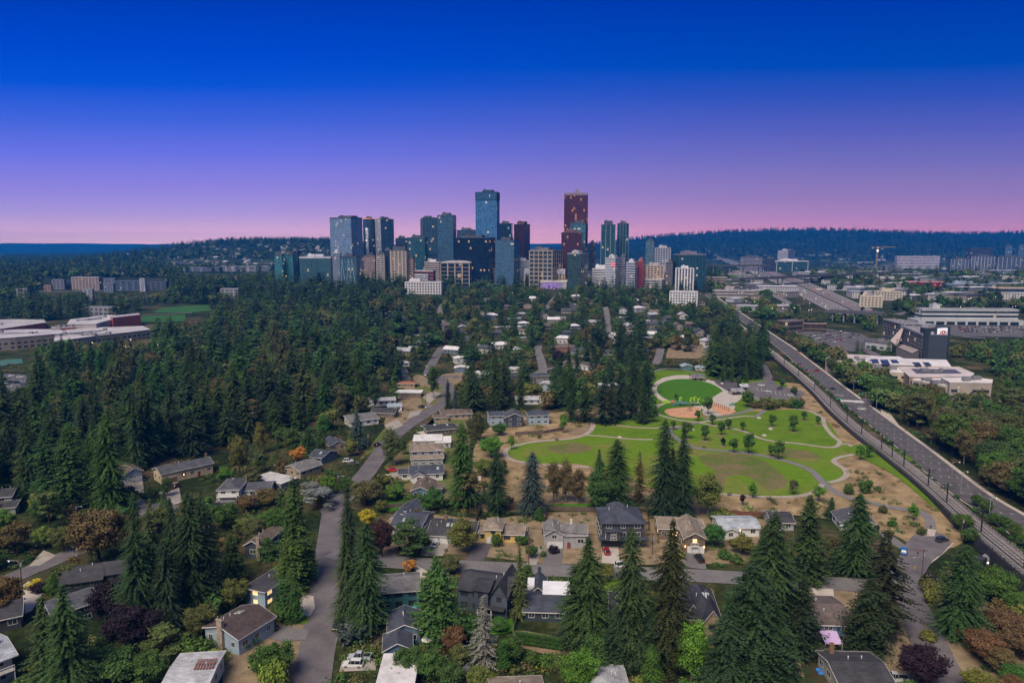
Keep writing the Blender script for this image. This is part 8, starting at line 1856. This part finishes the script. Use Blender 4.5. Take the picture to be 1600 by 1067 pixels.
for k, (a, b, s_) in enumerate(((1168,636,9),(1154,606,5),(1240,618,6),(1222,605,5))): t_('maple', a, b, b-[28,20,15,14][k], 'green', 'dark round tree '+['in front of the grey park shelter','on the planted island of the park car park','right of the park car park','behind the park car park cars'][k], s_)
for k in range(14): tree('shrub', 1178+k*5.5+rng.random()*3, 634+rng.random()*6-(k % 3)*3, top=618+rng.random()*8, c=rng.choice(['yolive','bronze','mid','rust','olive']), label='garden shrub in the planted bank between car park and park lawn', group='shrubs of the planted bank')
for k in range(10): tree('shrub', 1095+k*3.2, 592+rng.random()*4, h=1.4, c=rng.choice(['bronze','rust','green']), label='small shrub in the bed behind the oval lawn', group='shrubs behind the oval lawn')
for k in range(16): tree('column', 808+k*4.6, 1004+k*.75, h=3.0, c='mid', label='clipped hedge plant in the straight hedge below the red slide', group='straight clipped hedge', width=2.3)
for i in range(44):
 p = offset_line(artc, 8.3 if i % 2 else 7.9)[4+i*3//2 if 4+i*3//2 < len(artc) else -1]
 if p.y < 560: tree('shrub', 0, 0, h=1.5+.5*rng.random(), c='mid', xy=(p.x, p.y), label='low green shrub in the strip between rail parapet and wide road', group='median shrubs', width=3)
for (a, b, c_, l) in ((1560,855,12,'left'),(1575,868,11,'middle'),(1590,880,12,'right')): pass
for k, (a, b, h) in enumerate(((1525,800,7),(1540,812,8),(1552,830,7),(1568,835,7),(1585,850,8),(1598,865,7))): tree('maple', a, b-8, h=h*.75, c='green', label='dark tree in the verge between the rail parapet and the lower wide road', group='verge trees of the lower wide road')
OCC = {}
def cell(x, y): return (int(x//8), int(y//8))
def occ_add(x, y, r_): OCC.setdefault(cell(x, y), []).append((x, y, r_))
for t in TREES: occ_add(t['p'].x, t['p'].y, 2.2)
def clear_of(x, y, rad):
 cx, cy = cell(x, y)
 for i in range(-2, 3):
  for j in range(-2, 3):
   for (a, b, r_) in OCC.get((cx+i, cy+j), ()):
    if (a-x)**2+(b-y)**2 < (rad+r_)**2: return False
 return True
RSEG = []
for c, hw in ROADS:
 for i in range(0, len(c)): RSEG.append((c[i].x, c[i].y, hw+1.2))
for (x, y, hw) in RSEG: occ_add(x, y, min(hw, 9)-1.0) if hw < 14 else None
HB = [(h[0].x, h[0].y, h[1]) for h in HOUSES]+[(t[0].x, t[0].y, 9) for t in TOWN]+[(p.x, p.y, 2) for p in CARPOS]+[(a, b, 8) for a, b in FARPOS]
PROT += [(a-7, b-7, a+7, b, p_[1], .12 if p_[1] < 1100 else .4) for p_ in FARPOS for a, b in [to_px(p_[0], p_[1], ht(*p_))] if b > 450]
def inpoly(x, y, poly):
 c = False; n = len(poly)
 for i in range(n):
  (x1, y1), (x2, y2) = poly[i], poly[(i+1) % n]
  if (y1 > y) != (y2 > y) and x < (x2-x1)*(y-y1)/(y2-y1)+x1: c = not c
 return c
PROT += [(60,430,262,456,1400,.05),(285,412,425,430,1650,.3),(338,430,370,456,1150,.1),(255,380,520,412,2200,.25),(428,396,520,430,1100,.3),(645,560,715,690,0,.05),(1020,575,1260,660,0,.12),(800,640,1330,790,0,.02),(488,790,540,1067,0,.04),(1400,835,1500,1067,0,.05),(842,545,860,600,0,.1),(945,478,955,520,0,.2),(850,455,885,500,0,.3),
         (1130,398,1200,428,0,.05),(1170,420,1250,452,0,.05),(1205,440,1300,472,0,.05),(1250,455,1345,490,0,.05),(1190,530,1250,590,0,.05),(1240,575,1320,650,0,.05),(1310,630,1400,710,0,.05),(1385,695,1480,775,0,.05),(1470,755,1600,860,0,.05),(215,474,330,500,0,.15),(-10,495,235,535,0,.22),(8,584,42,608,0,.1),(1290,555,1490,592,0,.06),(1490,588,1555,606,0,.2),(1378,495,1485,562,0,.05),(1445,482,1600,526,0,.08),(1250,503,1350,540,0,.12),
         (844,440,900,449,0,.2),(632,442,692,455,0,.35),(1047,456,1110,474,0,.3),(1119,455,1183,466,0,.1),(1350,462,1396,482,0,.1),(1026,540,1100,562,0,.3),(575,640,640,672,0,.1)]
def blocked(x, y, z, h, wd):
 a = to_px(x, y, z+h); b = to_px(x, y, z); s = wd/y*F_PX*.5; r0 = (a[0]-s, a[1], a[0]+s, b[1]); best = 0
 for q in PROT:
  if q[4] and y > q[4]+2: continue
  ix = min(r0[2], q[2])-max(r0[0], q[0]); iy = min(r0[3], q[3])-max(r0[1], q[1])
  if ix > 0 and iy > 0:
   sh = ix*iy/max(1, (r0[2]-r0[0])*(r0[3]-r0[1]))
   if sh > q[5]: return True
 return False
def wood(poly, sp, kinds, hts, cols, zone, seed, px_space=True, group=None, prot=True, ymax=1500, cap=None):
 q = random.Random(seed); pts = [P(a, b) for a, b in poly]
 P2 = [(p.x, p.y) for p in pts]; x0, x1, y0, y1 = min(p[0] for p in P2), max(p[0] for p in P2), min(p[1] for p in P2), max(p[1] for p in P2); y1 = min(y1, ymax)
 n = int((x1-x0)*(y1-y0)/sp**2*2.2)
 for _ in range(n):
  x, y = x0+(x1-x0)*q.random(), y0+(y1-y0)*q.random()
  if not inpoly(x, y, P2) or not clear_of(x, y, sp*.42): continue
  if any((x-a)**2+(y-b)**2 < (c+1.5)**2 for a, b, c in HB): continue
  k = q.choice(kinds); lo, hi = hts.get(k, hts['*']); h = lo+(hi-lo)*q.random(); z = ht(x, y)
  if cap: h = min(h, z_at(cap(to_px(x, y, z)[0])+(8 if seed == 26 else 26)*q.random(), y)-z)
  if h < 2.5: continue
  if prot and blocked(x, y, z, h, h*.3):
   h *= .45
   if blocked(x, y, z, h, h*.4):
    h = 3.0+q.random(); k = 'shrub' if k != 'shrub' else k
    if blocked(x, y, z, h, h): continue
  occ_add(x, y, sp*.42)
  cc = cols[k] if k in cols else cols['*']; cn = q.choice(cc)
  TREES.append(dict(kind=k, p=Vector((x, y, z)), h=h, c=GREEN[cn], cn=cn, label=None, group=None, width=None, w=1.0 if k == 'shrub' else (1.5+.5*q.random() if zone == 'forest' and k in ('fir','wispy') else 1.15+.5*q.random() if k in ('fir','wispy') else 1+.3*q.random()), hero=False, zone=zone))
FC_ = ['dark','deep','dark','green','dark']; BC_ = ['green','olive','mid','yolive','olive','bronze','green']
HT = {'*': (22, 32), 'fir': (21, 32), 'wispy': (19, 29), 'cedar': (14, 22), 'maple': (9, 15), 'birch': (10, 15), 'pine': (14, 20), 'shrub': (1.4, 3), 'spruce': (10, 18)}
CL = {'*': FC_, 'maple': BC_, 'birch': BC_, 'pine': ['olive','brown','olive'], 'shrub': ['mid','olive','bronze','yolive','green'], 'cedar': ['green','dark','green']}
wood([(62,612),(70,560),(150,548),(250,520),(330,505),(420,492),(560,484),(640,484),(672,498),(650,520),(618,545),(600,575),(560,625),(520,650),(430,690),(400,700),(330,705),(240,718),(190,765),(120,800),(60,800),(-40,800),(-40,640),(30,640)],
     10.2, ['fir']*7+['wispy']*2+['cedar','maple','maple','pine','birch'], dict(HT, fir=(17,35), maple=(13,20), birch=(13,19)), dict(CL, **{'*': ['dark','deep','dark','green','dark','olive','cgreen']}), 'forest', 1)
wood([(-60,500),(60,470),(250,455),(430,448),(600,452),(640,470),(560,480),(420,490),(330,500),(335,475),(240,478),(180,500),(-60,505)], 13, ['fir']*6+['maple','wispy','pine','maple'], HT, CL, 'back forest', 2)
wood([(560,625),(618,545),(672,498),(760,470),(860,455),(1000,458),(1120,478),(1190,530),(1200,560),(1130,575),(1020,575),(1005,640),(880,655),(800,640),(740,650),(735,690),(690,650),(715,600),(640,600),(600,660),(540,690)],
     9.8, ['fir','fir','wispy','maple','maple','maple','birch','maple','cedar'], dict(HT, fir=(14,28), wispy=(14,26), maple=(6,12)), CL, 'suburb', 3)
wood([(740,520),(860,500),(1000,500),(1010,575),(960,590),(900,575),(870,545),(840,600),(760,560)], 11, ['fir','fir','maple','maple','cedar'], dict(HT, fir=(16,28)), CL, 'suburb middle', 4)
wood([(1108,595),(1112,540),(1125,520),(1180,530),(1196,560),(1185,592)], 8.0, ['fir','fir','wispy'], dict(HT, fir=(22,35), wispy=(20,30)), {'*': ['deep','dark','dark','green']}, 'stand behind the park', 5, prot=False)
wood([(925,560),(935,540),(1005,545),(1012,570),(1000,592),(940,590)], 7, ['fir'], dict(HT, fir=(24,34)), {'*': ['deep','dark']}, 'stand above the park firs', 6, prot=False)
wood([(1230,555),(1208,532),(1185,505),(1170,480),(1230,484),(1262,500),(1245,525),(1262,538),(1290,552),(1335,575),(1400,604),(1405,655),(1375,652),(1340,626),(1300,592),(1262,562)], 7.0, ['maple','maple','birch','pine'], dict(HT, maple=(12,18), birch=(12,18)), {'*': ['brown','olive','green','dark','olive','mid'], 'pine': ['brown']}, 'belt along the wide road', 7, prot=False, cap=lambda px: 500+max(0, px-1200)*.38)
wood([(1392,655),(1378,632),(1400,610),(1470,612),(1520,606),(1560,600),(1700,620),(1760,700),(1700,880),(1640,830),(1560,770),(1500,735),(1440,690)], 8.5, ['maple','maple','pine','birch','maple'], dict(HT, maple=(14,21), birch=(14,20), pine=(15,21)), {'*': ['green','olive','dark','olive','brown','green'], 'pine': ['olive','brown']}, 'wood right of the wide road', 8, prot=False, cap=lambda px: 588 if px < 1372 else 592 if px < 1475 else 608 if px < 1552 else 580)
wood([(1480,555),(1600,530),(1700,560),(1700,620),(1560,600),(1550,570)], 12, ['maple','birch','maple','fir'], dict(HT, maple=(8,14), fir=(12,20)), {'*': ['green','olive','mid','yolive','green'], 'fir': ['dark']}, 'trees behind the hotel', 9)
wood([(1195,500),(1170,470),(1260,485),(1340,495),(1375,498),(1370,520),(1330,515),(1250,500)], 10, ['maple','maple','fir','birch'], dict(HT, maple=(9,14), fir=(16,26)), {'*': ['mid','green','yolive','olive'], 'fir': ['dark']}, 'trees below the nearest bridge', 10, prot=True)
wood([(1290,470),(1250,445),(1260,438),(1420,440),(1450,470),(1600,468),(1620,482),(1440,484),(1400,500),(1360,490)], 15, ['maple','fir','maple','birch','fir'], dict(HT, maple=(10,16), fir=(15,24)), {'*': ['dark','green','deep','olive']}, 'dark wood right of the freeway', 11)
wood([(1330,560),(1350,540),(1390,545),(1400,558),(1440,560),(1500,565),(1480,560)], 11, ['fir','maple'], dict(HT, fir=(10,16), maple=(5,8)), CL, 'hotel garden', 12, prot=False)
wood([(0,800),(190,770),(240,800),(180,830),(120,860),(60,885),(0,905),(-40,900),(-40,810)], 9, ['maple','shrub','shrub','maple'], dict(HT, maple=(5,9), shrub=(1.4,3)), CL, 'gardens at the left road', 13)
wood([(190,830),(280,800),(420,790),(470,800),(440,830),(380,860),(400,935),(340,1000),(300,1040),(200,1067),(130,1067),(100,1000),(170,950),(190,900)], 8, ['maple','maple','shrub','cedar','pine'], dict(HT, maple=(5,10), cedar=(7,12), pine=(8,12)), {'*': ['green','olive','mid','dark','bronze']}, 'gardens by the bottom-left firs', 14)
wood([(330,740),(440,690),(540,650),(570,690),(590,720),(560,740),(520,750),(490,790),(430,800),(380,760)], 8, ['maple','shrub','shrub','birch','cedar'], dict(HT, maple=(5,9), cedar=(6,10)), CL, 'gardens below the forest', 15)
wood([(540,800),(590,730),(680,790),(740,770),(800,800),(740,800),(720,870),(640,860),(560,870)], 9, ['maple','shrub','shrub'], dict(HT, maple=(4,8)), CL, 'gardens at the street bend', 16)
wood([(600,960),(700,905),(820,900),(820,1000),(900,1030),(960,1067),(940,1110),(600,1110)], 8, ['maple','shrub','shrub','column'], dict(HT, maple=(5,8), column=(4,6)), CL, 'gardens between the bottom houses', 17)
wood([(880,1010),(960,1000),(1080,1010),(1110,1110),(900,1110)], 9, ['maple','shrub','cedar'], dict(HT, maple=(5,9), cedar=(8,12)), {'*': ['dark','green','mid']}, 'undergrowth below the middle firs', 18)
wood([(1090,1010),(1150,960),(1240,1010),(1270,1067),(1290,1110),(1080,1110)], 8, ['maple','shrub','fir'], dict(HT, maple=(5,9), fir=(8,16)), {'*': ['dark','deep','green']}, 'undergrowth below the massive fir', 19)
wood([(1100,810),(1290,820),(1310,870),(1200,900),(1110,880)], 9, ['shrub','shrub','maple'], dict(HT, maple=(4,7)), CL, 'front gardens right of the tan gable', 20)
wood([(1430,960),(1500,930),(1620,930),(1700,1000),(1660,1110),(1520,1110),(1470,1020)], 5.5, ['shrub','shrub','maple'], dict(HT, maple=(3.5,6)), {'*': ['rust','bronze','olive','yolive','rust','brown']}, 'brushy slope at the right edge', 21)
wood([(1275,800),(1420,810),(1420,850),(1400,900),(1300,880)], 9, ['shrub','maple','shrub'], dict(HT, maple=(4,7)), CL, 'gardens at the right turning circle', 22)
wood([(820,700),(760,720),(745,790),(930,790),(930,735),(860,728),(800,725)], 8, ['shrub','pine','shrub','birch'], dict(HT, pine=(7,11), birch=(5,8)), {'*': ['olive','brown','bronze','green']}, 'park slope behind the back fence', 23)
wood([(1480,700),(1560,760),(1640,830),(1620,850),(1540,790),(1460,730)], 8, ['maple'], dict(HT, maple=(7,11)), {'*': ['green','olive']}, 'roadside wood', 24, prot=False)
wood([(1490,850),(1530,850),(1610,900),(1640,960),(1530,925),(1480,880)], 7, ['maple','shrub'], dict(HT, maple=(4,8)), {'*': ['green','olive','dark']}, 'bushes under the viaduct', 25)
dcap = lambda px: 459 if 628 < px < 697 else 477 if 1045 < px < 1113 else 451 if 842 < px < 903 else 448 if px > 925 else 446
wood([(540,500),(700,490),(860,488),(1000,488),(1120,496),(1115,455),(1000,449),(860,449),(700,449),(540,449)], 9.5, ['fir','fir','maple','wispy','maple'], dict(HT, fir=(18,34), wispy=(16,28), maple=(12,18)), CL, 'suburb below downtown', 26, prot=False, cap=dcap)
conif = {'fir','wispy','cedar','spruce','pine'}
def size_of(t): return t['h']/max(40, t['p'].y)
LM = [((h[0].x, h[0].y), h[2]) for h in HOUSES]
SHORT = {}
for kindset, cap in ((conif, 285), ({'maple','birch','young'}, 285), ({'shrub','column'}, 230)):
 L = [t for t in TREES if t['kind'] in kindset]; L.sort(key=lambda t: -(size_of(t)+(10 if t['hero'] else 0)))
 for i, t in enumerate(L): t['single'] = i < cap
def colour_word(t): return {'dark':'dark green','deep':'black-green','green':'green','olive':'olive','mid':'fresh green','yolive':'yellow-olive','bronze':'bronze-brown','brown':'brownish','rust':'rust-red','blue':'blue-green'}.get(t['cn'], 'green')
ZN = {'forest':'in the big dark forest on the left','back forest':'in the farther woods on the left','suburb':'in the gardens of the middle suburb','suburb middle':'in the centre of the middle suburb','belt along the wide road':'in the tree belt along the wide road'}
groups = {}
for t in TREES:
 if t.get('single') and not t['label']:
  z = t['zone']; kw = {'fir':'fir','wispy':'loose fir','cedar':'smooth conifer','spruce':'spruce','pine':'pine','maple':'round-crowned tree','birch':'tall-crowned tree','shrub':'shrub','column':'column bush','young':'young tree'}[t['kind']]
  lab = f"{colour_word(t)} {kw} {ZN.get(z, 'in the '+z if not z.startswith(('gardens','undergrowth','bushes','front','trees')) else 'among the '+z)}"
  t['label'] = lab; t['group'] = f"{kw}s, {colour_word(t)}, {z}"
for i, t in enumerate([t for t in TREES if t.get('single')]):
 place_tree(t, rng.randrange(12))
def lod_conifer(seed, lv=20, nb=5, seg=3):
 return conifer_quads(30, 4.9, lv, nb, seg, 2.4, .3, .8, .05, .5, rs_(seed))
LODC = [lod_conifer(300+i) for i in range(5)]
def lod_broad(seed):
 rs = rs_(seed); cl = crown_clumps(4.3, 4.3, 4.2, 6.2, 12, rs, (1.6, 2.5)); return blob_quads(cl, .85, 34, rs)
LODB = [lod_broad(320+i) for i in range(5)]
WOODM = leaf_mat('woodland', attr=True, dark=.65, light=1.4, scale=.06)
def join_stuff(items, name, label=None):
 """items: (quads, position, scale xyz, tint)"""
 Vs, Ts = [], []
 for Q, p, s, c in items:
  a = rng.random()*6.283; ca, sa = math.cos(a), math.sin(a); V = Q.reshape(-1, 3)*np.array(s)
  X = V[:, 0]*ca-V[:, 1]*sa+p[0]; Y = V[:, 0]*sa+V[:, 1]*ca+p[1]; Vs.append(np.stack([X, Y, V[:, 2]+p[2]], 1)); Ts.append(np.tile(np.array([[*c, 1.0]]), (len(V), 1)))
 V = np.concatenate(Vs); o = link(name, np_mesh(name, V, np.arange(len(V)).reshape(-1, 4), [WOODM], tint=np.concatenate(Ts)))
 o['kind'] = 'stuff'
 if label: o['label'] = label
 return o
rest = {}
for t in TREES:
 if not t.get('single'): rest.setdefault(t.get('zone', 'misc'), []).append(t)
allrest = []
for z, L in rest.items():
 for t in L:
  v = .8+.4*rng.random(); c = tuple(x*v for x in t['c'])
  if t['kind'] in conif: s = t['h']/30; allrest.append((rng.choice(LODC), t['p'], (s*1.15*t['w'], s*1.15*t['w'], s), c))
  else: s = t['h']/11; allrest.append((rng.choice(LODB), t['p'], (s, s, s), c))
if allrest: join_stuff(allrest, 'woodland', 'woodland trees filling the forest and suburb beyond the nearer ones')
def bushlet(seed):
 rs = rs_(seed); return blob_quads([(rs.randn()*.5, rs.randn()*.5, .35+.25*rs.rand(), .55+.45*rs.rand()) for _ in range(4)], .2, 55, rs)
LB = [bushlet(500+i) for i in range(8)]
q = random.Random(77); out = []; NOGO = [pp for nm, pp in PATCHES if nm not in ('dry_ground', 'park_dry_patch')]; DG = [pp for nm, pp in PATCHES if nm == 'dry_ground']
bbs = [(min(p[0] for p in pp), max(p[0] for p in pp), min(p[1] for p in pp), max(p[1] for p in pp), pp) for pp in NOGO]; bbd = [(min(p[0] for p in pp), max(p[0] for p in pp), min(p[1] for p in pp), max(p[1] for p in pp), pp) for pp in DG]
def inn(x, y, B): return any(a < x < b and c < y < d and inpoly(x, y, pp) for a, b, c, d, pp in B)
tr = 0
RC = np.array([(p[0], p[1], p[2]) for p in RSEG]); HC_ = np.array([(a, b, c*.62) for a, b, c in HB])
while len(out) < 6500 and tr < 60000:
 tr += 1; y = 140+440*q.random()**1.15; x = (q.random()-.5)*1.55*y
 if inn(x, y, bbs): continue
 if inn(x, y, bbd) and q.random() < .7: continue
 if (np.hypot(RC[:, 0]-x, RC[:, 1]-y) < RC[:, 2]+.8).any() or (np.hypot(HC_[:, 0]-x, HC_[:, 1]-y) < HC_[:, 2]).any(): continue
 if math.sin(x*.11+math.sin(y*.07)*2)+math.cos(y*.13+x*.05) < -.5: continue
 s = .5+1.1*q.random()**2; out.append((q.choice(LB), (x, y, 0), (s*1.2, s*1.2, s), tuple(v*(.7+.6*q.random()) for v in GREEN[q.choice(['green','olive','mid','dark','bronze','olive','yolive'])])))
join_stuff(out, 'ground_cover', 'low garden bushes and ground cover between the houses')
def tiny_conifer(seed):
 rs = rs_(seed); return conifer_quads(30, 5.0, 9, 4, 2, 5.0, .3, .8, .05, .4, rs)
def tiny_broad(seed):
 rs = rs_(seed); return blob_quads(crown_clumps(4.5, 4.5, 3.6, 6, 5, rs, (2.4, 3.2)), 1.9, 14, rs)
TC = [tiny_conifer(400+i) for i in range(5)]; TB = [tiny_broad(420+i) for i in range(4)]
def farwood(box_, n, kinds, hts, cols, seed, name='far_woodland', prot=True, world=None, cond=None, label=None):
 q = random.Random(seed); out = []; k = tr = 0
 while k < n and tr < n*12:
  tr += 1
  if world: x, y = world[0]+(world[2]-world[0])*q.random(), world[1]+(world[3]-world[1])*q.random(); z = ht(x, y)
  else:
   p = P(box_[0]+(box_[2]-box_[0])*q.random(), box_[1]+(box_[3]-box_[1])*q.random()**1.0); x, y, z = p
  if cond and not cond(x, y): continue
  if any(abs(x-a) < c+3 and abs(y-b) < c+3 for a, b, c in (HB if y < 3600 else ())): continue
  if any((x-c.x)**2+(y-c.y)**2 < 43**2 for c in fwc[::2]): continue
  if not clear_of(x, y, 3): continue
  con = q.random() < kinds; lo, hi = hts; h = (lo+(hi-lo)*q.random())*(1 if con else .55)
  if prot and y < 2800 and blocked(x, y, z, h, h*.4): continue
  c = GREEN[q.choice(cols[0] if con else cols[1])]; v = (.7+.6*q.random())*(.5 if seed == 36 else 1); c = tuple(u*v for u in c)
  if con: s = h/30; out.append((q.choice(TC), (x, y, z), (s*1.2, s*1.2, s), c))
  else: s = h/11; out.append((q.choice(TB), (x, y, z), (s*1.2, s*1.2, s), c))
  k += 1
 return join_stuff(out, name, label)
C1 = (['deep','dark'], ['green','olive','dark','olive'])
farwood((-60,398,640,466), 2600, .7, (18, 30), C1, 31, label='dark woods between the school and the far left hill')
farwood((1120,398,1660,500), 1250, .35, (14, 22), (['deep','dark'], ['green','olive','green','dark']), 32, label='trees filling the district right of the freeway')
farwood((620,428,1130,462), 450, .6, (16, 26), C1, 33, label='trees at the foot of downtown')
farwood(None, 2300, .85, (20, 32), C1, 34, world=(-2300,2300,-300,4000), prot=False, label='trees on the hill of houses left of downtown')
farwood(None, 1500, .95, (22, 34), C1, 35, world=(-2100,2850,-400,3350), prot=False, cond=lambda x, y: ht(x, y) > 68, label='pointed trees along the crest of the left hill')
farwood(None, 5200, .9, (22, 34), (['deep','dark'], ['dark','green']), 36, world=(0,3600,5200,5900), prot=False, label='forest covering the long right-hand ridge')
farwood(None, 1500, .7, (20, 30), C1, 37, world=(-5200,2300,-1500,4600), prot=False, label='blue-dark woods far out on the left plain')
farwood(None, 900, .7, (18, 28), C1, 38, world=(500,1900,4000,3400), prot=False, label='woods on the far right plain')
bpy.ops.mesh.primitive_cube_add(size=1)
hz = bpy.context.object; hz.name = 'haze'; hz.data.name = 'haze'; hz['kind'] = 'stuff'
hz.dimensions = (23000, 11800, 292); hz.location = (0, 11800/2-600, 292/2-5)
m, n, b = nt('haze_air'); n.nodes.remove(b); vp = n.nodes.new('ShaderNodeVolumePrincipled')
vp.inputs['Color'].default_value = (.0,.30,1.0,1); vp.inputs['Density'].default_value = HAZE_D; vp.inputs['Anisotropy'].default_value = .1
n.links.new(vp.outputs[0], n.nodes['Material Output'].inputs['Volume']); hz.data.materials.append(m)
scene.cycles.volume_bounces = 0; scene.cycles.max_bounces = 5; scene.cycles.diffuse_bounces = 2; scene.cycles.glossy_bounces = 2; scene.cycles.transparent_max_bounces = 4
for k_, o_ in CARP.items():
 if k_ not in used:
  for ch in list(o_.children): [bpy.data.objects.remove(g) for g in list(ch.children)]; bpy.data.objects.remove(ch)
  bpy.data.objects.remove(o_)
